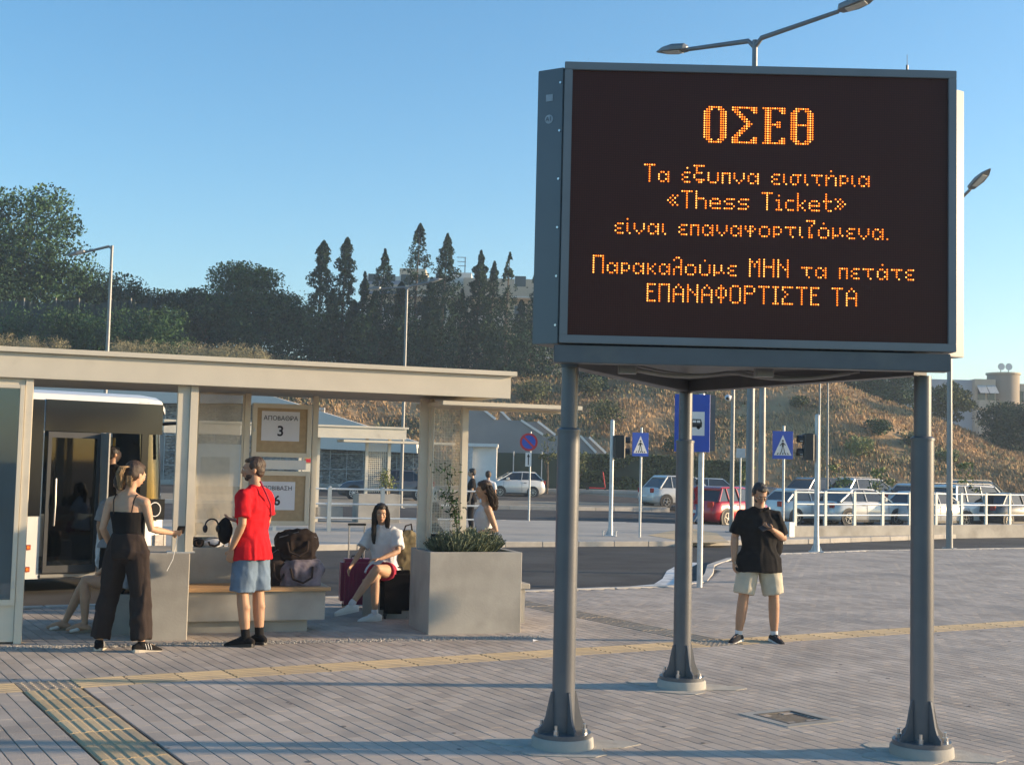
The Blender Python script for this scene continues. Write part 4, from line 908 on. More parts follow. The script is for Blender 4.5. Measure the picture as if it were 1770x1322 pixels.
# no parking sign
b0 = base_pt(914,900); npk = empty('no_parking_sign', b0, 0, 'round blue and red no parking sign with a white arrow plate below', 'road sign')
c = at(914,764,b0.y)-Vector((b0.x,b0.y,0)); rr = 15.5/F_PX*b0.y
B().tube([(0,0,0),(0,0,c.z+rr+0.05)], 0.03, 12).build('pole', M_galv, npk, smooth=True)
dk = B().tube([(c.x,-0.05,c.z),(c.x,-0.045,c.z)], rr, 28).build('red_ring', M_red, npk); B().tube([(c.x,-0.056,c.z),(c.x,-0.0515,c.z)], rr*0.76, 28).build('blue_disc', M_blue, dk)
B().bar((c.x-rr*0.55,-0.0585,c.z+rr*0.55),(c.x+rr*0.55,-0.0585,c.z-rr*0.55),0.004,rr*0.22, up=(0,0,1)).build('red_slash', M_red, dk)
zp1, zp0 = zat(914,782,b0.y), zat(914,806,b0.y); wpl = 5.2/F_PX*b0.y
ap = B().box(c.x-wpl,c.x+wpl,-0.05,-0.045,zp0,zp1).build('arrow_plate', M_white, npk)
h = zp1-zp0; b = B(); b.box(c.x-wpl*.18,c.x+wpl*.18,-0.0535,-0.0505,zp0+h*0.1,zp0+h*0.7); b.prism([(c.x-wpl*.55,zp0+h*0.68),(c.x+wpl*.55,zp0+h*0.68),(c.x,zp0+h*0.93)],-0.0535,-0.0505); b.build('arrow', M_black, ap)
# bus stop sign
b0 = base_pt(1209,1015); bst = empty('bus_stop_sign', b0, 0, 'tall blue bus stop sign with a white bus pictogram behind the centre leg', 'bus stop sign')
Ys = b0.y; O = Vector((b0.x,b0.y,0)); x0, x1 = at(1166,730,Ys-.06).x-b0.x, at(1227,730,Ys-.06).x-b0.x; z1, z0 = zat(1210,682,Ys-.06), zat(1210,781,Ys-.06)
B().tube([(0,0,0),(0,0,z1+0.02)], 0.045, 16).build('pole', M_galv, bst, smooth=True)
Mx = Matrix.Rotation(0.0,4,'Z'); pl = B().cbox(x0,x1,-0.075,-0.05,z0,z1,0.004).build('sign_plate', M_blue, bst)
B().box(x1+0.004,x1+0.09,-0.02,0.10,z0+0.02,z1).build('side_casing', M_dgrey, bst); B().box(x0+0.02,x1,-0.048,0.09,z0+0.01,z1-0.01).build('rear_casing', M_dgrey, bst)
wx0, wx1 = x0+0.10, x1-0.085; wz1, wz0 = zat(1210,712,Ys), zat(1210,753,Ys)
wpn = B().box(wx0,wx1,-0.0785,-0.0755,wz0,wz1).build('white_square', M_white, pl); cz = (wz0+wz1)/2; cxs = (wx0+wx1)/2
b = B(); L_ = (wx1-wx0)*0.40; b.prism([(cxs-L_,cz-0.055),(cxs+L_*0.95,cz-0.055),(cxs+L_*0.98,cz+0.01),(cxs+L_*0.85,cz+0.07),(cxs-L_,cz+0.07)],-0.082,-0.079); b.tube([(cxs-L_*.55,-.082,cz-.06),(cxs-L_*.55,-.079,cz-.06)],.028,12); b.tube([(cxs+L_*.6,-.082,cz-.06),(cxs+L_*.6,-.079,cz-.06)],.028,12); b.build('bus_pictogram', M_black, wpn)
b = B(); 
for i in range(4): b.box(cxs-L_*0.9+i*L_*0.44, cxs-L_*0.9+i*L_*0.44+L_*0.36, -.0845,-.0825, cz+.015, cz+.052)
b.build('bus_windows', M_white, wpn)
# little plate sign
p = at(1280,800,45); sp_ = empty('small_plate_sign', (p.x,45,0), 0, 'small pale rectangular plate on a thin pole, seen from behind', 'road sign')
B().tube([(0,0,-.1),(0,0,zat(1280,778,45))],0.03,10).build('pole', M_galv, sp_, smooth=True); B().box(-.16,.16,-.05,-.04,zat(1280,791,45),zat(1280,775,45)).build('sign_plate', mat('plate_back',(0.5,0.5,0.5),0.5), sp_)
# traffic signals
def signal(pbx, pby, ptop, hx0, hx1, hy1, hy0, label, left):
    b0 = base_pt(pbx, pby); Y = b0.y; root = empty('traffic_signal', b0, 0, label, 'traffic light', 'pedestrian traffic signals')
    H = zat(pbx, ptop, Y); B().tube([(0,0,0),(0,0,0.5),(0,0,H)], [0.075,0.055,0.055], 14).build('pole', M_galv, root, smooth=True); B().tube([(0,0,H),(0,0,H+0.03)],[0.058,0.03],14).build('pole_cap', M_galv, root, smooth=True)
    B().cbox(-.15,.15,-.15,.15,0,.025).build('base_plate', M_galv, root)
    for sx in (-1,1): B().prism([(sx*0.05,0.025),(sx*0.14,0.025),(sx*0.05,0.22)],-.006,.006).build('gusset', M_galv, root)
    x0, x1 = at(hx0,770,Y).x-b0.x, at(hx1,770,Y).x-b0.x; z1, z0 = zat(hx0,hy1,Y), zat(hx0,hy0,Y); d = 0.16; cx_ = (x0+x1)/2; hh = (z1-z0)
    hd = B().cbox(x0+(0.08 if left else 0), x1-(0 if left else 0.08), -d, d, z0, z1, 0.02).build('signal_head', M_black, root)
    for zc in (z0+hh*0.25, z0+hh*0.75):
        xs_ = x0+0.08 if left else x1-0.08; dr = -1 if left else 1; r = hh*0.19; n = 14; vs = []; 
        for t in (0,1):
            for i in range(n): a_ = PI*(-0.15)+ (PI*1.3)*i/(n-1); vs.append((xs_+dr*0.13*t, math.cos(a_)*r, zc+math.sin(a_)*r))
        B().add(vs, [(i,i+1,n+i+1,n+i) for i in range(n-1)]).build('visor', M_black, hd)
        B().tube([(xs_,0,zc),(xs_+dr*0.015,0,zc)], r*0.9, 16).build('lens', mat('signal_lens',(0.05,0.05,0.05),0.15), hd)
        B().bar((xs_+dr*0.06,-r*0.5,zc-r*0.2),(xs_+dr*0.06,-r*1.08,zc-r*0.2),0.06,0.01).build('white_stripe', M_white, hd) if left else None
    for zc in (z0+0.05, z1-0.05): B().bar((0,0,zc), ((x1 if left else x0),0,zc), 0.03).build('bracket', M_dgrey, root)
    return root
signal(1055,926,727,1062,1085,752,791,'pedestrian traffic signal left of the centre leg, head turned away to the right',False)
signal(1411,954,718,1382,1405,749,795,'pedestrian traffic signal before the railing, twin hooded lamps facing left',True)
for a_ in ((-12,0),(9,0)):
    p = base_pt(1055+a_[0]*1.05,926); r_ = empty('small_bollard', p, 0, 'low metal stub beside the base of the far traffic signal, '+('on its left' if a_[0]<0 else 'on its right'), 'bollard'); B().tube([(0,0,0),(0,0,.12)],.02,8).build('post', M_galv, r_); B().tube([(0,0,.12),(0,0,.135)],.035,8).build('cap', M_galv, r_)

# ---------------------------------------------------------------- railings
M_rail = mat('rail_paint', (0.60,0.63,0.63), 0.4, 0.2, 0.08, 6)
def railing(A, Bq, n, H, label, z=0.0, curb=0.0, endpost=True):
    A = Vector((A[0],A[1],z)); Bq = Vector((Bq[0],Bq[1],z)); L = (Bq-A).length; rz = math.atan2((Bq-A).y,(Bq-A).x)
    root = empty('railing', A, rz, label, 'railing')
    for k in range(n+1):
        x = L*k/n; po = B().box(x-0.05,x+0.05,-0.03,0.03,curb,curb+H).build('railing_post', mat('rail_post',(0.36,0.40,0.41),0.45,0.2,0.1,5), root); B().tube([(x,0,curb+H),(x,0,curb+H+0.02)],[0.05,0.02],8).build('post_cap', M_rail, po)
    for q in (0.96, 0.62, 0.30):
        for k in range(n): B().tube([(L*k/n+0.05,-0.0,curb+H*q),(L*(k+1)/n-0.05,0,curb+H*q)], 0.024, 8).build('rail', M_rail, root, smooth=True)
    return root, L, rz
A = at(1374,900,36.6); Bq = at(1785,900,42.6)
root, L, rz = railing((A.x,36.6),(Bq.x,42.6),9,1.0,'long white three rail railing before the parked cars on the right', 0.0, 0.30)
wl = empty('low_concrete_wall', (A.x-0.2*math.cos(rz),36.6-0.2*math.sin(rz),0), rz, 'low concrete plinth wall under the right railing', 'wall'); B().cbox(0,L+0.6,-0.12,0.14,-0.3,0.30,0.01).build('wall_panel', M_conc, wl)
ebx = at(1369,915,36.5); eb = empty('grey_cabinet', (ebx.x-0.12,36.3,0), rz, 'small grey metal box at the left end of the low concrete wall', 'utility box'); B().cbox(-.1,.12,-.1,.1,0,.42).build('casing', M_galv, eb)
A = at(475,880,33.0); Bq = at(838,880,34.6); railing((A.x,33.0),(Bq.x,34.6),4,1.15,'three rail galvanised railing behind the seated woman and the planter')

# ---------------------------------------------------------------- bus
BA = R(38); Nn = Vector((-5.05,18.8,0)); 
bus = empty('bus', (Nn.x,Nn.y,-0.12), BA, 'white city bus with black glazing and open front door, waiting behind the bus shelter', 'bus')
# local: x forward (nose at 0), side facing the camera at y=0, body towards +y ; z from road
def bz(z): return z+0.12
M_busw = mat('bus_white', (0.66,0.655,0.63), 0.3, 0, 0.05, 2, coat=0.3); M_busb = mat('bus_black', (0.011,0.012,0.014), 0.16, 0, 0.2, 1.0, spec=0.6)
prof = [(0.0,0.22),(0.0,0.95),(0.005,2.3),(0.012,2.70),(0.06,2.78),(0.28,2.84),(1.2,2.87),(2.22,2.84),(2.44,2.78),(2.488,2.70),(2.495,2.3),(2.5,0.95),(2.5,0.22)]
def bus_sec(x, inset=0.0, zt=0.0, y0=None): return [(x, min(max(y,inset),2.5-inset), min(z,2.94-zt)) for y, z in prof]
# shell pieces: roof, lower white panels behind the door, nose; the door opening stays open
def loft_x(secs, name, m_, cap=True, par=None):
    b = B(); n = len(secs[0]); vs = [v for s_ in secs for v in s_]; fs = []
    for i in range(len(secs)-1):
        for k in range(n-1): fs.append((i*n+k,i*n+k+1,(i+1)*n+k+1,(i+1)*n+k))
    if cap: fs += [tuple(range(n)), tuple(range(len(secs)*n-1,(len(secs)-1)*n-1,-1))]
    b.add(vs, fs); return b.build(name, m_, par or bus, smooth=True, auto=35)
loft_x([bus_sec(-1.80), bus_sec(-9.5)], 'rear_body', M_busw)
top = lambda x, ins, zt: [(x, min(max(y,ins),2.5-ins), z-zt) for y, z in prof if z > 2.65]
loft_x([top(-1.80,0,0), top(-0.35,0,0), top(-0.10,0.04,0.03), top(0.02,0.20,0.14)], 'roof', M_busw)
B().box(-9.5,-0.12,0.02,2.48,2.30,2.695).build('header', M_busb, bus)
B().box(-9.4,-1.82,-0.012,-0.002,1.08,2.69).build('side_glazing', M_busb, bus)
for k in range(3): B().box(-3.9-k*2.2,-3.86-k*2.2,-0.018,-0.0125,1.08,2.69).build('window_joint', M_black, bus)
B().box(-1.80,-0.10,-0.012,0.019,2.26,2.70).build('side_header_glass', M_busb, bus)
B().box(-1.80,-0.05,0.0,2.45,0.22,0.34).build('floor', mat('bus_floor',(0.08,0.08,0.085),0.6), bus)
B().box(-1.78,-0.35,-0.02,0.02,0.235,0.275).build('door_step', mat('step_alu',(0.30,0.30,0.29),0.4,0.5), bus)
B().box(-1.78,-0.35,0.35,0.38,0.36,0.44).build('door_step', mat('step_alu',(0.30,0.30,0.29)), bus)
B().box(-1.80,-0.05,2.47,2.5,0.3,1.0).build('far_side_panel', M_busw, bus)
B().box(-1.80,-0.1,2.46,2.475,1.0,2.35).build('far_side_window', glass('bus_glass',(0.22,0.25,0.26)), bus)
# corner pillar with curved windscreen side
b = B(); pts = [(-0.36,0.0),(-0.20,0.004),(-0.08,0.04),(0.0,0.14),(0.05,0.34)]
def strip_(pts, z0, z1, inward=0.0): 
    vs = [(x-0.0,y,z0) for x,y in pts]+[(x-0.10*(1 if z1>2 else 0),y+0.02,z1) for x,y in pts]; n = len(pts); return vs, [(i,i+1,n+i+1,n+i) for i in range(n-1)]
vs, fs = strip_(pts, 1.02, 2.72); b.add(vs, fs); b.build('corner_glass', glass('corner_glass_m',(0.14,0.16,0.17)), bus, smooth=True)
B().box(-0.40,-0.30,-0.008,0.05,0.24,2.5).build('door_pillar', M_busb, bus)
vs, fs = strip_([(-0.34,-0.004),(-0.14,0.012),(0.02,0.12),(0.09,0.40),(0.10,1.25),(0.09,2.1),(0.02,2.38),(-0.14,2.49),(-0.34,2.5)], 0.24, 1.02); B().add(vs, fs).build('front_bumper', M_busw, bus, smooth=True)
vs, fs = strip_([(0.05,0.34),(0.08,0.6),(0.09,1.25),(0.08,1.9),(0.05,2.16)], 1.02, 2.72); B().add(vs, fs).build('windscreen', glass('bus_glass'), bus, smooth=True)
b = B(); 
for i in range(32):
    a0_, a1_ = 2*PI*i/32, 2*PI*(i+1)/32; b.bar((-0.17+0.0+0.085*math.cos(a0_),-0.022,1.17+0.10*math.sin(a0_)),(-0.17+0.085*math.cos(a1_),-0.022,1.17+0.10*math.sin(a1_)),0.013,0.012,up=(0,1,0))
b.build('ring_emblem', M_white, bus)
B().box(-0.30,-0.02,-0.02,-0.006,1.02,1.32).build('emblem_panel', M_busb, bus)
# open door leaves with glass
for (xa, xb, nm) in ((-1.76,-1.02,'door'),):
    dl = B(); 
    for q in ((xa,xa+.05,.30,2.25),(xb-.05,xb,.30,2.25),(xa+.05,xb-.05,.30,.40),(xa+.05,xb-.05,2.17,2.25)): dl.box(q[0],q[1],-0.05,-0.015,q[2],q[3])
    do = dl.build('door', mat('door_rubber',(0.05,0.052,0.055),0.4), bus); B().box(xa+.05,xb-.05,-0.035,-0.030,.40,2.17).build('door_glass', glass('door_glass_m',(0.16,0.18,0.19)), do)
    B().tube([(xa+.12,-.07,.95),(xa+.12,-.09,1.25),(xa+.12,-.07,1.6)],0.013,8).build('door_handle', M_steel, do, smooth=True)
B().box(-1.005,-0.985,-0.32,-0.02,0.30,2.25).build('door_edge', mat('door_edge_m',(0.42,0.40,0.36),0.4,0.4), bus)
B().tube([(-0.62,0.5,0.4),(-0.62,0.5,2.2)],0.02,8).build('grab_pole', mat('yellow_rail',(0.5,0.33,0.05),0.4), bus)
B().cbox(-0.55,-0.15,1.1,1.15,0.35,1.35).build('driver_partition', M_busb, bus)
B().cbox(-0.28,0.0,0.35,2.2,0.9,1.15,0.03).build('dashboard', M_black, bus)
mo = B(); mo.tube([(-0.05,0.1,2.42),(0.12,-0.05,2.44),(0.22,-0.12,2.36)],0.025,8); mo.build('mirror_arm', M_black, bus, smooth=True)
B().cbox(0.13,0.30,-0.20,-0.02,1.92,2.36,0.03).build('mirror', M_black, bus)
B().box(0.02,0.05,0.05,0.35,0.60,0.85).build('headlight', mat('headlamp',(0.55,0.50,0.45),0.15,0,0.2,20), bus); B().box(-0.14,-0.02,-0.01,0.03,0.58,0.80).build('headlight', mat('headlamp',(0.55,0.5,0.45)), bus)
M_amb = mat('amber_lens', (0.75,0.22,0.05), 0.2)
for x, z in ((-1.98,0.62),(-1.98,0.32),(-5,0.62)): l_ = B().cbox(x-0.06,x+0.06,-0.02,-0.001,z,z+0.07,0.01).build('side_marker', mat('marker_red',(0.35,0.06,0.03),0.3), bus); B().tube([(x+0.02,-.026,z+.035),(x+0.02,-.02,z+.035)],.022,10).build('marker_lamp', M_amb, l_)
def wheel(cx_, cy_, r, w_, par, rimm=None, spokes=5, side=-1, rimr=0.62, z=None):
    z = r if z is None else z
    wh = B().tube([(cx_,cy_,z),(cx_,cy_+side*w_*0.12,z),(cx_,cy_+side*w_*0.88,z),(cx_,cy_+side*w_,z)], [r*0.96,r,r,r*0.95], 26).build('wheel', M_rubber, par, smooth=True)
    rm = rimm or M_alu; y1 = cy_+side*(w_+0.004)
    B().tube([(cx_,y1-side*0.03,z),(cx_,y1-side*0.001,z)], r*rimr, 24).build('rim_back', M_black, wh)
    b = B()
    for i in range(24):
        a0_, a1_ = 2*PI*i/24, 2*PI*(i+1)/24; b.bar((cx_+r*rimr*math.cos(a0_),y1,z+r*rimr*math.sin(a0_)),(cx_+r*rimr*math.cos(a1_),y1,z+r*rimr*math.sin(a1_)),0.02,r*0.07,up=(0,1,0))
    for i in range(spokes): a_ = 2*PI*i/spokes+PI/2; b.bar((cx_,y1+side*0.006,z),(cx_+r*rimr*0.97*math.cos(a_),y1+side*0.003,z+r*rimr*0.97*math.sin(a_)),0.02,r*0.16,up=(0,1,0))
    b.tube([(cx_,y1,z),(cx_,y1+side*0.015,z)], r*0.16, 12); b.build('rim', rm, wh); return wh
wheel(-2.9, 0.26, 0.45, 0.28, bus, spokes=8)
B().tube([(-2.9,0.0,0.5),(-2.9,-0.004,0.5)], 0.56, 26).build('wheel_arch', M_black, bus)

# ---------------------------------------------------------------- cars
def car(name, loc, rz, label, col, L=4.0, Wd=1.74, H=1.5, hood=0.95, belt=0.98, x_ws=1.05, x_rf=1.75, x_rr=3.3, x_tail=3.85, tailz=1.0, wr=0.31, group='parked cars', ckey=None, roof_m=None, rimm=None, open_tail=False, cat='car', spokes=5, black_back=False, rails=False):
    """local: x from the nose (0) to the tail (L), y 0 = side towards the viewer when rz=0, z from road"""
    root = empty(name, loc, rz, label, cat, group); cm = mat(ckey or ('car_'+str(col)), col, 0.25, 0.15, 0.04, 3, coat=0.6)
    hw = Wd/2
    def sec(x, zb, zs, zt, wb, wt, wtop):   # sill, shoulder, top
        pts = [(-wb*0.9,zb),(-wb,zb+0.10),(-wb,(zb+zs)/2),(-wb*0.985,zs-0.07),(-wt,zs),(-wtop,zt),(0,zt+0.02)]
        pts = pts + [(-a_,b_) for a_,b_ in pts[-2::-1]]
        return [(x, y+hw, z) for y, z in pts]
    S = [sec(0.0,0.32,0.58,0.60,hw*0.72,hw*0.68,hw*0.6), sec(0.10,0.22,0.68,0.71,hw*0.86,hw*0.8,hw*0.7), sec(0.45,0.18,hood-0.10,hood-0.06,hw*0.97,hw*0.88,hw*0.7),
         sec(x_ws,0.18,belt-0.03,hood,hw,hw*0.92,hw*0.75), sec(L*0.5,0.18,belt,belt+0.01,hw,hw*0.93,hw*0.75), sec(x_tail-0.2,0.18,belt,max(belt,tailz)-0.0,hw*0.99,hw*0.91,hw*0.75), sec(L-0.10,0.26,tailz-0.12,tailz-0.03,hw*0.9,hw*0.82,hw*0.7), sec(L,0.34,0.62,0.66,hw*0.78,hw*0.72,hw*0.6)]
    b = B(); n = len(S[0]); vs = [v for s_ in S for v in s_]; fs = []
    for i in range(len(S)-1):
        for k in range(n): fs.append((i*n+k,i*n+(k+1)%n,(i+1)*n+(k+1)%n,(i+1)*n+k))
    fs += [tuple(range(n)), tuple(range(len(S)*n-1,(len(S)-1)*n-1,-1))]; b.add(vs, fs); body = b.build('body', cm, root, smooth=True, auto=50)
    # cabin: glass block and roof + pillars
    wb_, wt_ = hw*0.92, hw*0.74
    G = [(x_ws-0.10,belt-0.04,wb_),(x_rf,H-0.05,wt_),(x_rr,H-0.05,wt_),(x_tail,max(tailz,belt)-0.04,wb_)]
    gv = []
    for x, z, w_ in G: gv += [(x,hw-w_,z),(x,hw+w_,z)]
    b = B(); b.add(gv, [(0,1,3,2),(2,3,5,4),(4,5,7,6),(0,2,4,6),(1,7,5,3),(0,6,7,1)]); b.build('cabin_glass', M_glassd, root)
    b = B(); q = 0.012
    rf = [(x_rf-0.10,H-0.10,wt_+0.03),(x_rf+0.05,H-0.03,wt_+0.035),((x_rf+x_rr)/2,H,wt_+0.03),(x_rr,H-0.02,wt_+0.035),(x_rr+0.12,H-0.09,wt_+0.02)]
    vs = []
    for x, z, w_ in rf: vs += [(x,hw-w_,z-0.055),(x,hw-w_*0.93,z),(x,hw+w_*0.93,z),(x,hw+w_,z-0.055)]
    fs = [(i*4+k,i*4+k+1,i*4+4+k+1,i*4+4+k) for i in range(4) for k in range(3)]+[(i*4,i*4+4,i*4+7,i*4+3) for i in range(4)]+[(0,1,2,3),(19,18,17,16)]
    b.add(vs, fs); b.build('roof', roof_m or cm, root, smooth=True)
    for sgn in (-1,1):
        y0, y1 = hw+sgn*(wb_+0.008), hw+sgn*(wt_+0.018)
        for (xa, xb) in ((x_ws-0.10, x_rf-0.02), (x_tail-0.03, x_rr+0.03)): B().bar((xa,y0,belt-0.02),(xb,y1,H-0.08),0.05,0.07,up=(0,1,0)).build('pillar', cm, root)
        xm = x_ws+ (x_tail-x_ws)*0.47; B().bar((xm,y0,belt-0.02),(xm+0.06,y1,H-0.08),0.03,0.07,up=(0,1,0)).build('pillar', cm, root)
        if L > 4.0: B().bar((x_tail-0.75,y0,belt-0.02),(x_tail-0.72,y1,H-0.08),0.03,0.06,up=(0,1,0)).build('pillar', cm, root)
        B().cbox(x_ws+0.25,x_ws+0.42,hw+sgn*(hw+0.01)-0.07,hw+sgn*(hw+0.01)+0.07,belt,belt+0.13,0.02).build('door_mirror', cm, root)
        B().box(xm+0.12,xm+0.28,hw+sgn*(hw-0.005)-0.012,hw+sgn*(hw-0.005)+0.012,belt-0.17,belt-0.14).build('door_handle', M_black, root)
        for dx in (x_ws+0.12, xm+0.02): B().box(dx,dx+0.012,hw+sgn*(hw+0.0)-0.004,hw+sgn*(hw+0.0)+0.004,0.30,belt-0.10).build('door_seam', M_black, root)
        B().box(0.9,L-0.9,hw+sgn*(hw-0.01)-0.015,hw+sgn*(hw-0.01)+0.015,0.17,0.27).build('sill', M_black, root)
    wx = (0.78, L-0.72)
    for x in wx:
        for sgn in (-1,1):
            B().tube([(x,hw+sgn*(hw-0.10),wr+0.02),(x,hw+sgn*(hw+0.006),wr+0.02)], wr*1.17, 26).build('wheel_arch', M_black, root)
            wheel(x, hw+sgn*(hw-0.19), wr, 0.20, root, rimm or M_steel, spokes, sgn)
    for y in (hw-hw*0.66, hw+hw*0.66):
        B().cbox(0.02,0.24,y-0.16,y+0.16,0.60,0.74,0.02).build('headlight', mat('headlamp',(0.55,0.5,0.45)), root)
        B().cbox(L-0.10,L+0.0,y-0.13,y+0.13,0.74,0.96,0.02).build('tail_light', mat('tail_red',(0.4,0.01,0.012),0.2), root)
    B().box(-0.012,0.02,hw-0.26,hw+0.26,0.40,0.51).build('number_plate', M_white, root); B().box(L-0.02,L+0.012,hw-0.26,hw+0.26,0.52,0.63).build('number_plate', M_white, root)
    if rails:
        for sgn in (-1,1): B().tube([(x_rf+0.1,hw+sgn*wt_*0.95,H),(x_rf+0.3,hw+sgn*wt_*0.95,H+0.05),(x_rr-0.1,hw+sgn*wt_*0.95,H+0.05),(x_rr,hw+sgn*wt_*0.95,H)],0.015,6).build('roof_rail', M_alu, root)
    return root
def place_car(name, px0, px1, pyb, Y, z, face, label, col, rot=0.0, **kw):
    """face 'L': nose to the left of the picture"""
    p0_, p1_ = at(px0,pyb,Y), at(px1,pyb,Y); L = kw.get('L', 4.0)
    if face == 'L': return car(name, (p0_.x, Y, z), rot, label, col, **kw)
    W_ = kw.get('Wd',1.74); a = PI+rot; off = Vector((0,W_,0)); off.rotate(Matrix.Rotation(a,3,'Z'))
    return car(name, (p1_.x-off.x, Y-off.y, z), a, label, col, **kw)
C_white = (0.66,0.64,0.60); C_sil = (0.60,0.59,0.57); C_blk = (0.03,0.032,0.036); C_red = (0.42,0.012,0.025); C_dk = (0.07,0.078,0.09)
place_car('hatchback_car', 840, 930, 863, 71, 0.08, 'L', 'small white three door hatchback parked behind the no parking sign', C_white, rot=R(8), L=3.35, Wd=1.65, H=1.45, x_ws=0.85, x_rf=1.45, x_rr=2.75, x_tail=3.25, wr=0.29, spokes=7)
place_car('saloon_car', 583, 722, 862, 62, 0.0, 'L', 'dark grey estate car seen through the railing behind the far shelter', C_dk, rot=R(6), L=4.7, Wd=1.8, H=1.5, x_ws=1.35, x_rf=2.1, x_rr=3.6, x_tail=4.4, wr=0.33, spokes=10, rimm=mat('rim_white',(0.72,0.72,0.70),0.35))
place_car('red_car', 1205, 1338, 905, 50.0, -0.28, 'R', 'red hatchback parked behind the dome camera pole', C_red, rot=R(48), L=4.1, Wd=1.8, H=1.52, x_ws=1.1, x_rf=1.75, x_rr=3.4, x_tail=3.9, wr=0.34, ckey='car_red')
zz = -0.33
place_car('compact_car', 1385, 1466, 903, 54.5, zz, 'R', 'rounded white compact car nearest the right end of the man, behind the railing', C_white, rot=R(28), L=3.55, Wd=1.63, H=1.49, x_ws=0.80, x_rf=1.4, x_rr=2.7, x_tail=3.3, wr=0.31)
place_car('crossover_car', 1488, 1575, 903, 54.5, zz, 'R', 'white crossover car with sloping roof, third along the railing', C_white, rot=R(28), L=4.2, Wd=1.78, H=1.56, x_ws=1.15, x_rf=1.85, x_rr=3.1, x_tail=3.95, belt=1.02, hood=1.0, wr=0.34)
place_car('silver_car', 1612, 1690, 905, 55.5, zz, 'R', 'silver and black hatchback half hidden by the right sign leg', C_sil, rot=R(32), L=4.0, Wd=1.75, H=1.48, wr=0.32)
place_car('van_car', 1700, 1768, 903, 57, zz, 'R', 'white compact van with roof rails near the right edge', C_white, rot=R(30), L=4.3, Wd=1.8, H=1.8, x_ws=0.95, x_rf=1.6, x_rr=4.0, x_tail=4.25, belt=1.05, hood=1.02, tailz=1.05, wr=0.32, rails=True)
place_car('dark_car', 1775, 1830, 900, 57, zz, 'R', 'black car at the right edge of the photo', C_blk, rot=R(32), L=4.2, H=1.5)
place_car('dark_car', 1350, 1400, 895, 58, zz, 'R', 'dark hatchback just left of the rounded white compact car', C_blk, rot=R(32), L=3.9, H=1.5)
place_car('suv_car', 1430, 1500, 870, 70, -0.1, 'R', 'dark roofed SUV in the back row, left of the pale SUV', C_dk, rot=R(30), L=4.5, Wd=1.85, H=1.7, belt=1.08, hood=1.05, x_tail=4.3, x_rr=3.7, wr=0.35)
place_car('suv_car', 1490, 1568, 870, 70, -0.1, 'R', 'pale SUV with a light roof in the back row above the white crossover', C_sil, rot=R(30), L=4.5, Wd=1.85, H=1.72, belt=1.08, hood=1.05, x_tail=4.3, x_rr=3.7, wr=0.35, rails=True)
place_car('suv_car', 1590, 1662, 880, 70, -0.15, 'R', 'pale grey car in the back row behind the right sign leg', C_sil, rot=R(30), L=4.3, H=1.55)
place_car('suv_car', 1700, 1760, 880, 71, -0.15, 'R', 'dark green SUV with silver roof rails behind the white van', (0.04,0.055,0.05), rot=R(30), L=4.5, Wd=1.85, H=1.75, belt=1.08, x_tail=4.3, x_rr=3.8, rails=True)
place_car('hatchback_car', 1155, 1200, 866, 66, -0.0, 'L', 'blue grey car peeping out left of the centre sign leg', (0.20,0.27,0.34), rot=R(20), L=4.0, H=1.45)
place_car('white_car', 1200, 1255, 866, 64, -0.05, 'R', 'pale car parked behind the red hatchback', C_sil, rot=R(25), L=4.2, H=1.6)

# ---------------------------------------------------------------- far shelter and station block
far = empty('bus_shelter', (at(545,760,38).x-3.2,36.9,0), R(19.3), 'second cream bus shelter on the island, seen between the notice boards and the planter', 'bus shelter')
def fpart(b, name, m_=None): return b.build(name, m_ or M_cream, far)
xr = 6.15
fpart(B().box(-1,xr,-0.02,1.7,2.6,2.84),'roof'); fpart(B().box(-1,xr+0.02,-0.05,-0.021,2.53,2.85),'fascia'); fpart(B().box(-1,xr+0.08,-0.1,1.75,2.855,2.91),'roof_cap')
fpart(B().box(xr-1.9,xr+1.6,0.0,1.0,2.42,2.49),'side_canopy')
for x in (3.0,3.55,5.05,5.75): fpart(B().box(x,x+0.09,0.5,0.6,0.0,2.6),'post')
bd = fpart(B().box(3.12,3.52,0.52,0.56,1.0,2.4),'notice_board'); B().box(3.17,3.47,0.505,0.519,1.75,2.3).build('poster',M_cork,bd); B().box(3.22,3.42,0.495,0.504,1.95,2.15).build('leaflet',mat('leaf_blue',(0.25,0.42,0.48),0.7),bd); B().box(3.22,3.42,0.495,0.504,1.78,1.88).build('leaflet',M_red,bd)
def fw(x0, x1, z0, z1, y, p_, w_):
    b = B(); n = int((x1-x0)/p_)
    for k in range(1,n): b.box(x0+k*p_-w_/2,x0+k*p_+w_/2,y,y+.003,z0,z1)
    n = int((z1-z0)/p_)
    for k in range(1,n): b.box(x0,x1,y+.004,y+.007,z0+k*p_-w_/2,z0+k*p_+w_/2)
    return fpart(b,'wire_mesh')
fw(5.14,5.75,0.9,2.45,0.55,0.06,0.02)
fpart(B().cbox(4.8,6.1,0.2,1.0,0,0.86),'planter_box',M_conc); fpart(B().cbox(2.6,3.4,0.2,1.0,0,0.86),'block',M_conc); fpart(B().cbox(3.4,4.4,0.5,0.9,0.1,0.45),'bench_body',M_conc)
bush((far.location.x+5.3, far.location.y+2.3, 0.8), (0.35,0.25,0.5), 'small green climber on the far shelter', M_yel, 300, 0.07)

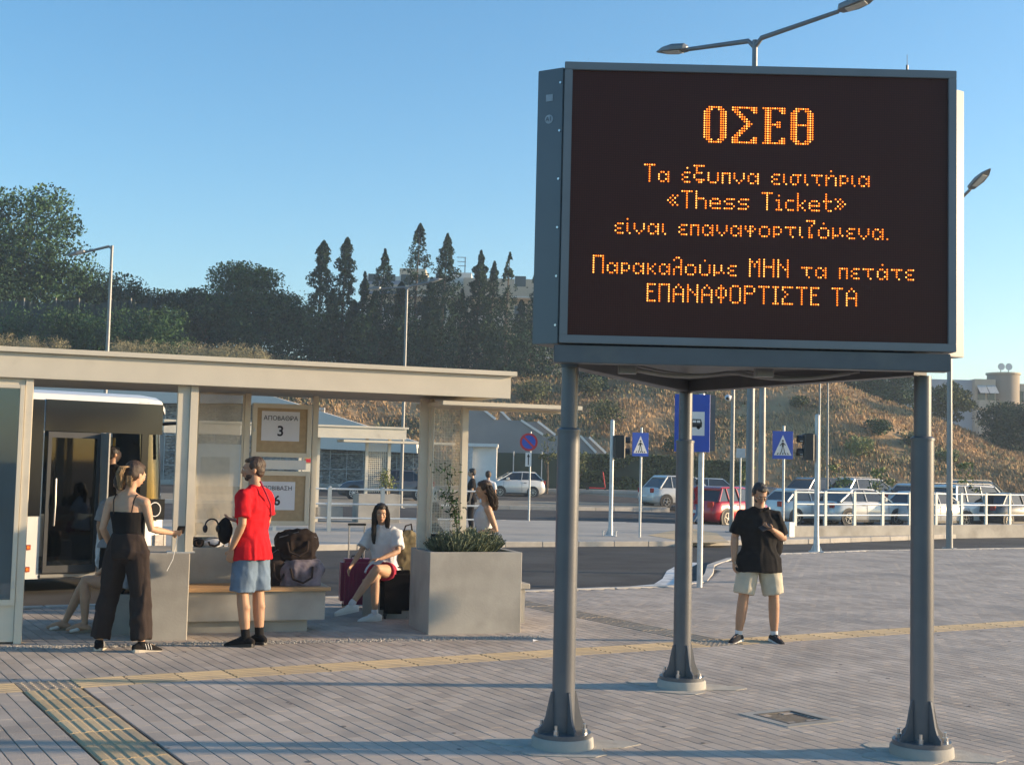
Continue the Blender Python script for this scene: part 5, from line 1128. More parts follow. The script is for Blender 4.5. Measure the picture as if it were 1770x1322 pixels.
M_roofw = mat('white_roof', (0.62,0.60,0.56), 0.6, 0, 0.05, 0.4)
M_gab = mat('gabion_stone', (0.30,0.28,0.26), 0.95, 0, 0.3, 0.8, 0.9, 2)
st = empty('station_building', (at(300,700,76).x,76,0), 0, 'long station building with white pitched roof over a gabion stone wall', 'building')
X = lambda px: at(px,740,76).x-st.location.x
Z = lambda px, py: zat(px,py,76)
B().prism([(X(-60),Z(0,655)),(X(300),Z(300,668)),(X(457),Z(457,681)),(X(720),Z(720,763)),(X(722),Z(720,783)),(X(540),Z(540,775)),(X(430),Z(430,697)),(X(-60),Z(0,697))],0,10).build('roof', M_roofw, st)
B().box(X(-60)+0.1,X(556),0.8,1.2,-0.2,Z(430,700)).build('gabion_wall', M_gab, st)
B().box(X(556)+0.002,X(735),0.9,1.2,-0.2,Z(650,772)).build('gabion_wall', M_gab, st)
# single gabion baskets: stones as joined pieces, mesh as bars
gs = []
for k in range(5200):
    px = rng.uniform(280,735); z = rng.uniform(0.2, Z(430,702) if px < 556 else Z(650,776)); gs.append((X(px), 0.82 if px < 556 else 0.90, z, rng.uniform(0.09,0.19)))
gso = pebbles('gabion_stones', [(a_,b_,c_,d_*0.9) for a_,b_,c_,d_ in gs], mat('gabion_rock',(0.34,0.32,0.29),0.95,0,0.3,1,0.5,6,isl=0.5), st); props(gso, kind='stuff')
gm = B(); x = X(280)
while x < X(735): gm.bar((x,0.70,0),(x,0.70,Z(430,702) if x < X(556) else Z(650,776)),0.03); x += 1.0
for z in np.arange(0.5, Z(430,702), 0.9): gm.bar((X(280),0.70,z),(X(556) if z > Z(650,776) else X(735),0.70,z),0.03)
gm.build('basket_mesh', M_galv, st)
B().box(X(330),X(420),-0.4,0.6,0.0,Z(380,768)).build('pale_kiosk', M_white, st); B().box(X(352),X(402),-0.45,-0.405,0.2,Z(380,790)).build('kiosk_door', M_conc, st)
for px in (40,150): B().box(X(px),X(px+60),0.5,0.79,1.0,3.0).build('window', M_glassd, st)
# white wall block right of shelter
wb = empty('white_outbuilding', (at(806,800,72).x,72,0), 0, 'small white rendered block at the foot of the concrete stairs', 'building')
xx = lambda px: at(px,800,72).x-wb.location.x
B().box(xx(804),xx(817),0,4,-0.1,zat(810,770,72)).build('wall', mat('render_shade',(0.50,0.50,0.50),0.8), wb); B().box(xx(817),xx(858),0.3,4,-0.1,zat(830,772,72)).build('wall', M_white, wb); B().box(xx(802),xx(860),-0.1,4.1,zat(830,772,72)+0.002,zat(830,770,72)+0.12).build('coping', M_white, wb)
# concrete stair walls climbing the slope
M_stair = mat('stair_concrete', (0.25,0.25,0.25), 0.85, 0, 0.1, 0.6, 0.2, 10)
cs = empty('concrete_stairway', (at(806,740,82).x,82,0), 0, 'stepped concrete stair walls descending to the right across the dry hillside', 'stairs')
xs_ = lambda px: at(px,750,82).x-cs.location.x
zs_ = lambda px, py: zat(px,py,82)
top1 = [(800,690),(834,708),(856,725),(900,727),(939,752),(1003,754),(1031,783),(1098,785),(1132,806)]
B().prism([(xs_(a_),zs_(a_,b_)) for a_,b_ in top1]+[(xs_(1132),zs_(1132,830)),(xs_(960),zs_(960,812)),(xs_(800),zs_(800,765))],0,0.3).build('front_wall', M_stair, cs)
for a_, b_ in zip(top1[:-1], top1[1:]):
    if b_[1]-a_[1] > 4: B().bar((xs_(a_[0]),0.10,zs_(*a_)+0.03),(xs_(b_[0]),0.10,zs_(*b_)+0.03),0.5,0.14,up=(0,0,1)).build('coping', M_white, cs)
top2 = [(862,706),(882,726),(900,727),(930,727),(962,751),(1003,753),(1020,754),(1052,783)]
B().prism([(xs_(a_),zs_(a_,b_)) for a_,b_ in top2]+[(xs_(1052),zs_(1052,800)),(xs_(862),zs_(862,760))],2.2,2.5).build('rear_wall', M_stair, cs)
for a_, b_ in (((862,706),(882,726)),((930,727),(962,751)),((1022,755),(1052,783)),((1108,788),(1140,800))): B().bar((xs_(a_[0]),2.2,zs_(*a_)+0.03),(xs_(b_[0]),2.2,zs_(*b_)+0.03),0.5,0.14).build('coping', M_white, cs)
nst = 34
for k in range(nst):
    px = 840+k*(1120-840)/nst; py = float(np.interp(px,[q[0] for q in top1],[q[1] for q in top1]))+7
    B().box(xs_(px),xs_(px+8.3),0.31,2.19,zs_(px,py)-0.5,zs_(px,py)).build('step', M_conc, cs)
# ivy fence and dark screen fence
def ivy(px0, px1, py0, py1, Y, label, m_, n, leaf=0.16):
    a_, b_ = at(px0,820,Y), at(px1,820,Y); z1_, z0_ = zat((px0+px1)/2,py0,Y), 0.5
    rt = empty('ivy_fence', (a_.x,Y,0), 0, label, 'fence'); L_ = b_.x-a_.x
    x = 0
    while x <= L_+0.01: B().tube([(x,0.1,z0_-0.3),(x,0.1,z1_+0.05)],0.03,8).build('fence_post', M_dgrey, rt); x += 2.5
    B().box(0,L_,0.12,0.16,z0_-0.2,z1_).build('fence_panel', mat('fence_net',(0.035,0.05,0.03),0.9,0,0.3,0.8), rt)
    P = np.stack([rng.uniform(0,L_,n), rng.uniform(-0.12,0.10,n), rng.uniform(z0_,z1_,n)],-1)
    P = P[np.array([noise.noise(Vector((p[0]*0.6,0,p[2]*0.9))) > -0.28 for p in P])]; V, Fq = cards(P, leaf, aspect=0.8); o = meshobj('ivy', npmesh('ivy', V, Fq), m_, rt); props(o, kind='stuff'); return rt
ivy(985,1205,786,850,80,'fence overgrown with sunlit green ivy, behind the far road', M_leafC, 9000)
ivy(1205,1300,796,850,80,'shorter stretch of ivy fence behind the red hatchback', M_leafC, 4000)
fb = at(838,820,79); nf = empty('screen_fence', (fb.x,79,0), 0, 'dark green mesh screen fence behind the small white hatchback', 'fence'); L_ = at(985,820,79).x-fb.x
for k in range(3): B().box(k*L_/3+0.02,(k+1)*L_/3-0.02,0,0.04,0.3,zat(900,783,79)).build('screen_panel', mat('green_screen',(0.035,0.055,0.038),0.85,0,0.15,1), nf)
for k in range(4): B().tube([(k*L_/3,-0.03,0.2),(k*L_/3,-0.03,zat(900,780,79))],0.035,8).build('fence_post', M_galv, nf)
for px, Y, hpx, lb in ((946,76,745,'thin young tree by the far pavement, right of the no parking sign'),(1000,75,770,'thin young tree near the concrete stair foot'),(1290,60,800,'young street tree behind the red hatchback'),(1452,58,795,'young sapling among the parked cars, left'),(1520,58,800,'young sapling among the parked cars, right'),(1672,56,790,'young sapling right of the right sign leg')):
    X_ = at(px,820,Y).x; zb_ = road_z(X_,Y) if px > 1100 else 0.5; broad_tree((X_,Y,zb_), zat(px,hpx,Y)-zb_, 1.3, lb, M_yel if px > 1200 else M_leafC, 350, 0.14, 6, crown_lo=0.35, group='young street trees')
# dark tarpaulin fence on the ridge
tf = empty('tarpaulin_fence', (at(-30,560,96).x,96,0), 0, 'sagging dark green tarpaulin fence below the trees at the left', 'fence')
tx = lambda px: at(px,560,96).x-tf.location.x
edges = [-30,40,95,135,190,225,262]
M_tarp = mat('tarpaulin', (0.022,0.040,0.034), 0.75, 0, 0.2, 0.5)
for i in range(len(edges)-1):
    x0_, x1_ = tx(edges[i]), tx(edges[i+1]); nx_, nz_ = 16, 8; vs = []; zt_ = zat(edges[i]+20,518,96); zb_ = zat(edges[i]+20,600,96)-0.6
    for a_ in range(nz_+1):
        for c_ in range(nx_+1):
            u = c_/nx_; v = a_/nz_; sag = 0.35*math.sin(PI*u)*(1-v) if i % 2 else 0.12*math.sin(PI*u)*(1-v)
            vs.append((x0_+(x1_-x0_)*u, 0.12*math.sin(u*14+v*5+i*2)*(0.3+v)+0.08*math.sin(u*31-v*9), zt_-sag-(zt_-zb_)*v))
    b = B(); b.add(vs, [(a_*(nx_+1)+c_,a_*(nx_+1)+c_+1,(a_+1)*(nx_+1)+c_+1,(a_+1)*(nx_+1)+c_) for a_ in range(nz_) for c_ in range(nx_)]); b.build('tarpaulin', M_tarp, tf, smooth=True)
    B().tube([(x0_,0,zb_-0.5),(x0_,0,zt_+0.1)],0.05,8).build('fence_post', mat('dead_wood',(0.35,0.31,0.26),0.9), tf)

# ---------------------------------------------------------------- buildings
M_bei = mat('facade_beige', (0.50,0.42,0.32), 0.85, 0, 0.06, 0.3); M_bw = mat('facade_white', (0.62,0.60,0.55), 0.8, 0, 0.05, 0.3); M_awn = mat('awning_grey', (0.20,0.22,0.24), 0.8, 0, 0.1, 0.5); M_bgr = mat('facade_grey', (0.34,0.38,0.43), 0.85, 0, 0.06, 0.3)
M_awl = mat('awning_pale', (0.50,0.48,0.45), 0.8)
Yb = 128.0
ab = empty('apartment_building', (at(625,560,Yb).x,Yb,0), 0, 'pale apartment block with balconies half hidden behind the conifers', 'building')
bx = lambda px: at(px,540,Yb).x-ab.location.x
bzz = lambda px, py: zat(px,py,Yb)
g0 = 9.5
B().box(bx(628),bx(800),0,12,g0,bzz(700,478)).build('wall', M_bw, ab); B().box(bx(800)+.01,bx(985),-0.8,12,g0,bzz(880,484)).build('wall', M_bei, ab)
B().box(bx(684),bx(730),3,9,bzz(700,478)+.01,bzz(700,456)).build('stair_tower', M_bei, ab); B().box(bx(775),bx(812),2,8,bzz(800,478)+.01,bzz(790,466)).build('roof_block', M_bw, ab); B().box(bx(900),bx(925),2,6,bzz(900,484)+.01,bzz(900,478)).build('roof_block', M_bei, ab)
for r_ in range(5):
    z0_ = bzz(700,512)-r_*3.0
    if z0_ < g0: break
    for (a_, c_, yy) in ((628,740,0),(745,798,0),(815,870,-0.8),(882,925,-0.8),(930,980,-0.8)):
        s_ = B().box(bx(a_),bx(c_),yy-1.3,yy-0.002,z0_-0.15,z0_).build('balcony_slab', M_bw, ab); B().box(bx(a_),bx(c_),yy-1.3,yy-1.22,z0_+.001,z0_+0.95).build('balcony_parapet', M_bw if r_ % 2 else M_bei, s_)
        n_ = max(1,int((c_-a_)/28))
        for k in range(n_):
            q = bx(a_)+0.4+k*((bx(c_)-bx(a_))/n_); B().box(q,q+1.1,yy-0.03,yy-0.003,z0_+0.05,z0_+2.2).build('window', M_glassd, ab); B().box(q-0.06,q,yy-0.05,yy-0.004,z0_+.05,z0_+2.25).build('window_frame', M_white, ab)
b = B(); xA, xB_ = bx(622), bx(692); b.add([(xA,-1.6,bzz(650,512)),(xB_,-1.6,bzz(650,510)),(xB_,0,bzz(650,484)),(xA+.8,0,bzz(650,486)),(xA,-1.55,bzz(650,513)),(xB_,-1.55,bzz(650,511))],[(0,1,2,3),(0,4,5,1)]); b.build('awning', M_awn, ab)
for px, py0, py1 in ((799,434,466),(757,455,470)):
    al = B(); al.bar((bx(px),4,bzz(px,py1)-0.5),(bx(px),4,bzz(px,py0)),0.09); 
    for q in (0,1,2): al.bar((bx(px)-0.9+0.1*q,4,bzz(px,py0)-q*0.45),(bx(px)+0.1,4,bzz(px,py0)-q*0.45),0.06)
    al.build('television_aerial', M_dgrey, ab)
Yr = 150.0
rb = empty('apartment_building', (at(1640,700,Yr).x,Yr,0), 0, 'beige apartment block with round stair tower and sun awnings at the right', 'building')
rx = lambda px: at(px,690,Yr).x-rb.location.x
rz_ = lambda px, py: zat(px,py,Yr)
B().box(rx(1560),rx(1686),1.0,12,2,rz_(1650,655)).build('grey_wing', M_bgr, rb); B().box(rx(1686)+.01,rx(1722),0.2,12,2,rz_(1700,655)).build('wall', M_bei, rb)
B().tube([(rx(1722)+1.6,2.0,2),(rx(1722)+1.6,2.0,rz_(1710,645))],1.85,28).build('round_tower', mat('tower_tan',(0.30,0.25,0.20),0.85,0,0.05,0.3), rb, smooth=True)
B().tube([(rx(1722)+1.6,2.0,rz_(1710,645)+.002),(rx(1722)+1.6,2.0,rz_(1710,645)+0.2)],2.0,28).build('tower_cornice', M_bei, rb)
B().box(rx(1748),rx(1800),1.2,12,2,rz_(1760,662)).build('wall', M_bei, rb)
for r_ in range(4):
    z0_ = rz_(1700,691)-r_*3.0
    for k in range(2):
        q = rx(1689)+k*1.15
        B().box(q+0.12,q+0.98,0.12,0.19,z0_,z0_+1.5).build('window', M_glassd, rb); B().box(q,q+1.08,-0.7,0.19,z0_-1.0,z0_-0.1).build('balcony', M_bei, rb)
        b = B(); b.add([(q,-1.0,z0_+0.75),(q+1.08,-1.0,z0_+0.75),(q+1.08,0.18,z0_+1.75),(q,0.18,z0_+1.75)],[(0,1,2,3)]); b.build('awning', M_awl, rb)
    for k in range(2): q = rx(1752)+k*1.2; f_ = B().box(q,q+1.0,1.12,1.19,z0_-0.1,z0_+1.2).build('window', M_glassd, rb); B().box(q+0.47,q+0.53,1.08,1.115,z0_-.1,z0_+1.2).build('window_bar', M_white, f_)
for k in (0,1):
    dx = rx(1722)+1.0+k*0.9; z_ = rz_(1710,645)+0.9; d_ = B().tube([(dx,1.0,z_),(dx,1.15,z_)],[0.42,0.15],18).build('satellite_dish', M_white, rb, smooth=True); B().bar((dx,1.2,z_-0.8),(dx,1.2,z_),0.06).build('dish_mast', M_dgrey, d_)
for px, w_, py, lb, mt_ in ((1378,26,643,'small white house with round roof on the ridge above the right pedestrian sign',M_bw),(1500,30,648,'small flat roofed house on the ridge, left of the leafy tree',M_bei),(1480,12,644,'narrow white chimney block on the ridge',M_bw)):
    Yh = 122; c = at(px,650,Yh); z0_ = hill_z(c.x,Yh)-0.5; hs = empty('small_house', (c.x,Yh,z0_), 0, lb, 'house'); w2 = w_/2/F_PX*Yh*1.1; zt_ = zat(px,py,Yh)-z0_
    B().box(-w2,w2,0,4,0,zt_).build('wall', mt_, hs); B().box(-w2-.1,w2+.1,-0.1,4.1,zt_+.002,zt_+0.15).build('roof', M_bw, hs); B().box(-w2*0.4,w2*0.3,-0.03,-0.002,zt_*0.3,zt_*0.7).build('window', M_glassd, hs)
# kick scooter
p = at(1046,847,77); sc = empty('kick_scooter', (p.x,77,0.5), R(10), 'red kick scooter parked on the far pavement before the ivy fence', 'scooter')
B().bar((-1.0,0,0.14),(-0.05,0,0.12),0.16,0.06,up=(0,0,1)).build('deck', M_red, sc); B().tube([(0,0,0.12),(-0.16,0,1.12)],0.035,8).build('stem', M_red, sc); B().tube([(-0.16,-.25,1.12),(-0.16,.25,1.12)],0.025,8).build('handlebar', M_black, sc)
for x in (0.02,-1.1): B().tube([(x,-.03,.12),(x,.03,.12)],.12,14).build('wheel', M_rubber, sc)
# ---------------------------------------------------------------- people
def skin_mat(key, c): return mat(key, c, 0.55, 0, 0.07, 9, 0.08, 90, sss=0.15, spec=0.35)
SK1 = skin_mat('skin_light', (0.50,0.30,0.20)); SK2 = skin_mat('skin_tan', (0.42,0.235,0.15)); SK3 = skin_mat('skin_fair', (0.56,0.36,0.26))
def cloth(key, c, **k): return mat(key, c, 0.92, 0, k.pop('var',0.13), k.pop('scale',7), 0.35, 140, spec=0.15, **k)
def ring(c, t, side, a, b_, n=16):
    t = t.normalized(); s_ = side - t*side.dot(t)
    if s_.length < 1e-3: s_ = t.orthogonal()
    s_.normalize(); q = t.cross(s_)
    return [c + s_*a*math.cos(2*PI*k/n) + q*b_*math.sin(2*PI*k/n) for k in range(n)]
def loftb(b, pts, rad, side=Vector((1,0,0)), n=16, round_=True):
    pts = [Vector(p) for p in pts]; rad = [(r,r) if not isinstance(r,(tuple,list)) else r for r in rad]; P_ = []; 
    for i, p in enumerate(pts):
        t = pts[min(i+1,len(pts)-1)]-pts[max(i-1,0)]; P_.append((p,t,rad[i]))
    rings = []
    if round_:
        p,t,r = P_[0]; tn = t.normalized(); m_ = min(r); rings += [ring(p-tn*m_*0.75,t,side,r[0]*0.5,r[1]*0.5,n), ring(p-tn*m_*0.4,t,side,r[0]*0.85,r[1]*0.85,n)]
    for p,t,r in P_: rings.append(ring(p,t,side,r[0],r[1],n))
    if round_:
        p,t,r = P_[-1]; tn = t.normalized(); m_ = min(r); rings += [ring(p+tn*m_*0.4,t,side,r[0]*0.85,r[1]*0.85,n), ring(p+tn*m_*0.75,t,side,r[0]*0.5,r[1]*0.5,n)]
    vs = [v for r in rings for v in r]; fs = []
    for i in range(len(rings)-1):
        for k in range(n): fs.append((i*n+k,i*n+(k+1)%n,(i+1)*n+(k+1)%n,(i+1)*n+k))
    fs += [tuple(range(n-1,-1,-1)), tuple((len(rings)-1)*n+k for k in range(n))]; b.add(vs, fs)
def fuse(b, name, m_, parent, vox=0.009, smooth_it=2, disp=None, keep=True):
    """one continuous skin over the overlapping volumes of b"""
    me = bpy.data.meshes.new(name); me.from_pydata(b.v, [], b.f); bm = bmesh.new(); bm.from_mesh(me); bmesh.ops.recalc_face_normals(bm, faces=bm.faces); bm.to_mesh(me); bm.free()
    o = bpy.data.objects.new(name, me); COL.objects.link(o)
    rm = o.modifiers.new('r','REMESH'); rm.mode = 'VOXEL'; rm.voxel_size = vox; rm.use_smooth_shade = True
    if smooth_it: s_ = o.modifiers.new('s','SMOOTH'); s_.iterations = smooth_it; s_.factor = 0.5
    dg = bpy.context.evaluated_depsgraph_get(); dg.update(); m2 = bpy.data.meshes.new_from_object(o.evaluated_get(dg)); bpy.data.objects.remove(o)
    m2.materials.clear()
    if disp:
        n = len(m2.vertices); co = np.empty(n*3, np.float32); m2.vertices.foreach_get('co', co); co = co.reshape(-1,3); no = np.empty(n*3, np.float32); m2.vertices.foreach_get('normal', no); no = no.reshape(-1,3)
        amp, sc_, st_ = disp; d = np.array([noise.noise(Vector((p[0]*sc_*st_[0],p[1]*sc_*st_[1],p[2]*sc_*st_[2]))) for p in co])
        d2 = np.array([noise.noise(Vector((p[0]*sc_*2.3,p[1]*sc_*2.3+9,p[2]*sc_*2.3))) for p in co]); co += no*np.maximum((1-np.abs(d)*3.4)*amp*0.9+d2*amp*0.7-amp*0.1, -0.25*amp)[:,None]
        m2.vertices.foreach_set('co', co.ravel()); m2.update()
    m2.materials.append(m_); m2.polygons.foreach_set('use_smooth', [True]*len(m2.polygons))
    o = bpy.data.objects.new(name, m2); return link(o, parent)
class Person:
    def __init__(s, loc, rz, H, label, skin, pose=None, female=False, head_rot=(0,0,0), head_off=None, group=None):
        s.H = H; s.root = empty('person', loc, rz, label, 'person', group); s.skin = skin; s.f = female; s.hr = head_rot
        w = 0.100 if female else 0.118; hp = 0.054
        J = dict(pel=(0,0,.525), waist=(0,0,.605), chest=(0,0,.72), neck=(0,.012,.835), head=(0,-.008,.928),
            shL=(w,.005,.783), shR=(-w,.005,.783), elL=(w+.022,.012,.645), elR=(-w-.022,.012,.645), wrL=(w+.03,-.02,.50), wrR=(-w-.03,-.02,.50),
            hipL=(hp,0,.515), hipR=(-hp,0,.515), knL=(hp+.006,-.012,.285), knR=(-hp-.006,-.012,.285), anL=(hp+.008,.012,.048), anR=(-hp-.008,.012,.048))
        s.J = {k: Vector(v)*H for k,v in J.items()}
        for k, v in (pose or {}).items():
            if k not in s.J: continue
            s.J[k] = Vector(v)
        s.pose = pose or {}
    def d(s, k, de): return Vector(s.pose[k]).normalized() if k in s.pose else Vector(de).normalized()
    def torso_secs(s, e=0.0, lo=0.0):
        J, H = s.J, s.H; f = s.f
        pel, wa, ch, ne = J['pel'], J['waist'], J['chest'], J['neck']
        top = (J['shL']+J['shR'])/2
        return [(pel-(wa-pel)*0.15, (.078*H+e,.050*H+e)), (pel, ((.100 if f else .094)*H+e,.066*H+e)), (pel.lerp(wa,.55), ((.086 if f else .088)*H+e,.060*H+e)), (wa, ((.073 if f else .084)*H+e,.053*H+e)), (wa.lerp(ch,.55), ((.080 if f else .094)*H+e,.058*H+e)), (ch, ((.088 if f else .102)*H+e,(.064 if f else .066)*H+e)), (ch.lerp(top,.7), ((.088 if f else .102)*H+e,.056*H+e)), (top.lerp(ne,.35), (.062*H+e,.040*H+e))]
    def side(s): v = s.J['shL']-s.J['shR']; return v.normalized()
    def limb(s, b, A, Bk, C, r, e=0.0, t1=1.0, n=14):
        A, Bk, C = s.J[A], s.J[Bk], s.J[C]; H = s.H; sd = s.side()
        loftb(b, [A, A.lerp(Bk,.35), A.lerp(Bk,.75), Bk, Bk.lerp(C,.25), Bk.lerp(C,.6), C], [x*H+e for x in r], sd, n)
    def build_body(s, vox=0.008, fat=1.0, shoes=True, hair=None, beard=False):
        H, J = s.H, s.J; b = B(); sd = s.side()
        sc_ = s.torso_secs(); loftb(b, [p for p,_ in sc_], [(r[0]*fat*0.97,r[1]*fat*0.97) for _,r in sc_], sd, 20)
        ar = (.031,.029,.0235,.0215,.023,.019,.0135) if not s.f else (.026,.025,.021,.019,.0205,.017,.0125)
        lg = (.050,.049,.038,.031,.033,.030,.019) if not s.f else (.052,.050,.038,.030,.0315,.027,.0175)
        for S in 'LR':
            s.limb(b, 'sh'+S,'el'+S,'wr'+S, [x*fat for x in ar]); s.limb(b, 'hip'+S,'kn'+S,'an'+S, [x*(fat if i < 3 else 1+(fat-1)*0.5) for i,x in enumerate(lg)])
            # calf bulge behind
            k_, a_ = J['kn'+S], J['an'+S]; back = (k_-a_).cross(sd).normalized(); back = back if back.y > 0 else -back
            loftb(b, [k_.lerp(a_,.12)+back*.006*H, k_.lerp(a_,.35)+back*.012*H, k_.lerp(a_,.62)+back*.004*H], [.020*H,.026*H,.016*H], sd, 10)
            # foot
            td = s.d('toe'+S, (0.12 if S=='L' else -0.12,-1,-0.18)); a_ = J['an'+S]; heel = a_ - Vector((td.x,td.y,0)).normalized()*.025*H + Vector((0,0,-.028*H))
            tip = a_ + td*.10*H + Vector((0,0,-.018*H)); ft = Vector((td.y,-td.x,0))
            fs_ = 0.50 if shoes else 1.0; loftb(b, [heel, a_.lerp(tip,.25)+Vector((0,0,-.006*H)), a_.lerp(tip,.7 if not shoes else .5), tip if not shoes else a_.lerp(tip,.75)], [(.020*H*fs_,.018*H*fs_),(.023*H*fs_,.024*H*fs_),(.025*H*fs_,.017*H*fs_),(.017*H*fs_,.010*H*fs_)], ft, 12)
            s.hand(b, S)
        for S in 'LR': A_ = J['sh'+S]; N0 = J['neck']-Vector((0,0,.005*H)); loftb(b, [N0, N0.lerp(A_,.5)-Vector((0,0,.006*H)), A_], [.028*H,.026*H,.030*H], Vector((0,1,0)), 12)
        b.sphere(tuple((J['hipL']+J['hipR'])/2-Vector((0,0,.004*H))),(.055*H,.055*H,.04*H),12,8)
        # neck, head
        nb = J['neck']-Vector((0,0,.02*H)); hc = J['head']; loftb(b, [nb, nb.lerp(hc,.35), nb.lerp(hc,.75)], [.037*H*(.9 if s.f else 1.05),.031*H*(.88 if s.f else 1.05),.031*H*(.88 if s.f else 1)], sd, 14)
        HM = Matrix.Translation(hc) @ Matrix.Rotation(s.hr[2],4,'Z') @ Matrix.Rotation(s.hr[0],4,'X') @ Matrix.Rotation(s.hr[1],4,'Y'); s.HM = HM
        q = H/1.75
        def E(c, r, n=18, m_=14): b.sphere((c[0]*q,c[1]*q,c[2]*q), (r[0]*q,r[1]*q,r[2]*q), n, m_, HM)
        E((0,.012,.028),(.076,.094,.090)); E((0,-.028,-.030),(.058,.062,.072)); E((0,-.048,-.078),(.032,.030,.026)); E((0,-.080,.022),(.050,.018,.022))   # skull, face, chin, brow
        E((0,-.093,-.012),(.012,.016,.028)); E((0,-.104,-.024),(.015,.014,.012)); E((0,-.085,-.056),(.024,.014,.010)); E((.035,-.070,-.018),(.022,.020,.022)); E((-.035,-.070,-.018),(.022,.020,.022))
        for sx in (-1,1): E((sx*.078,.010,-.008),(.011,.020,.032))
        s.body = fuse(b, 'body', s.skin, s.root, vox, 2)
        # eyes, brows, mouth
        for sx in (-1,1):
            ey = B().sphere((sx*.029*q,-.088*q,.004*q),(.013*q,.007*q,.0075*q),10,8,HM).build('eye', mat('eye_white',(0.55,0.53,0.50),0.3), s.root, smooth=True); B().sphere((sx*.029*q,-.0935*q,.004*q),(.006*q,.003*q,.006*q),8,6,HM).build('iris', M_black, ey, smooth=True)
            B().bar(HM@Vector((sx*.014*q,-.097*q,.024*q)), HM@Vector((sx*.044*q,-.090*q,.026*q)), .006*q,.006*q).build('eyebrow', M_hairk, s.root)
        B().sphere((0,-.0975*q,-.055*q),(.021*q,.005*q,.006*q),12,6,HM).build('lips', mat('lips',(0.34,0.12,0.10),0.5), s.root, smooth=True)
        return s
    def hand(s, b, S):
        H, J = s.H, s.J; w_ = J['wr'+S]; fd = s.d('fin'+S, (0.02,-0.1,-1)); el = J['el'+S]
        pn = Vector(s.pose['pal'+S]).normalized() if 'pal'+S in s.pose else Vector((-1 if S=='L' else 1, 0, 0))   # palm normal
        pn = (pn - fd*pn.dot(fd)).normalized(); sd = fd.cross(pn).normalized()        # across the palm
        th = 1 if sd.dot(Vector(s.pose.get('thumb'+S,(0,-1,0)))) > 0 else -1
        k = H/1.75; curl = s.pose.get('curl'+S, 0.35)
        pc = w_ + fd*.085*k; loftb(b, [w_-fd*.01*k, w_+fd*.03*k, w_+fd*.065*k, pc], [(.022*k,.016*k),(.033*k,.015*k),(.040*k,.014*k),(.038*k,.012*k)], sd, 12)
        for i, (off, ln, sp_) in enumerate(((1,.070,.10),(.33,.078,.03),(-.33,.073,-.03),(-1,.058,-.10))):
            o = pc + sd*th*off*.029*k - fd*.012*k; dr = (fd + sd*th*sp_).normalized(); pts = [o]; cu = 0
            for seg, fr_ in enumerate((.46,.31,.25)):
                cu += curl*(0.7 if seg == 0 else 1.0); dd = (dr*math.cos(cu)+pn*math.sin(cu)); pts.append(pts[-1]+dd*ln*fr_*k)
            loftb(b, pts, [.0088*k,.0082*k,.0075*k,.0062*k], sd, 8)
        o = w_ + fd*.030*k + sd*th*.026*k; pts = [o, o+(fd*.55+sd*th*.75+pn*.25).normalized()*.038*k]; pts.append(pts[-1]+(fd*.85+sd*th*.25+pn*.45).normalized()*.030*k); loftb(b, pts, [.0125*k,.0105*k,.0078*k], sd, 8)
    def shirt(s, m_, hem=0.47, slv=0.62, e=0.014, vox=0.010, fat=1.0, loose=0.0, name='shirt', disp=(0.006,9,(1,1,.45)), necklow=0.0, hemflare=0.01):
        """hem, slv: how far down trunk / upper arm"""
        H, J = s.H, s.J; b = B(); sd = s.side(); sc_ = s.torso_secs()
        pel, wa = J['pel'], J['waist']; lo = pel + (pel-wa).normalized()*(0.525-hem)*H
        hw_ = (J['hipL']-J['hipR']).length/2+.053*H*fat+.052; P_ = [(lo, (max(sc_[1][1][0]*fat+e+hemflare+loose,hw_), sc_[1][1][1]*fat+e+hemflare+loose+.022))] + [(sc_[1][0],(max(sc_[1][1][0]*fat+e+loose,hw_-.012),sc_[1][1][1]*fat+e+loose+.012))] + [(p,(r[0]*fat+e+loose,r[1]*fat+e+loose)) for p,r in sc_[2:6]] + [(sc_[6][0],(sc_[6][1][0]+e,sc_[6][1][1]+e))]
        top = J['neck'] - Vector((0,0,(.010+necklow)*H)); P_.append((top,(.046*H+e*.5,.036*H+e*.5)))
        loftb(b, [p for p,_ in P_], [r for _,r in P_], sd, 22, round_=False)
        if slv > 0:
            for S in 'LR':
                A, Bk = J['sh'+S], J['el'+S]; c0 = (J['chest']+J['neck'])/2
                N0 = J['neck']-Vector((0,0,(.016+necklow)*H)); loftb(b, [N0, N0.lerp(A,.5)-Vector((0,0,.005*H)), A], [.030*H+e,.030*H+e,.031*H+e], Vector((0,1,0)), 14)
                loftb(b, [c0.lerp(A,.6), A, A.lerp(Bk,slv*.5), A.lerp(Bk,slv)], [.031*H+e,.031*H+e,.031*H+e*1.1,.029*H+e*1.5], sd, 14, round_=False)
        return fuse(b, name, m_, s.root, vox, 3, disp)
    def pants(s, m_, end=1.0, e=0.014, flare=0.0, name='trousers', vox=0.010, top=0.562, disp=(0.007,8,(1,1,.4)), fat=1.0, waiste=0.006):
        """end: 0..1 thigh, 1..2 shin"""
        H, J = s.H, s.J; b = B(); sd = s.side(); pel, wa = J['pel'], J['waist']
        loftb(b, [pel-(wa-pel)*0.45, pel, pel.lerp(wa,.5), pel.lerp(wa,(top-0.525)/0.08)], [(.092*H*fat+e,.062*H*fat+e),((.100 if s.f else .095)*H*fat+e,.067*H*fat+e),(.090*H*fat+e,.062*H*fat+e),((.078 if s.f else .087)*H*fat+waiste,.056*H*fat+waiste)], sd, 20, round_=False)
        b.sphere(tuple((J['hipL']+J['hipR'])/2-Vector((0,0,.006*H))),(.060*H+e,.060*H+e,.056*H+e),14,10)
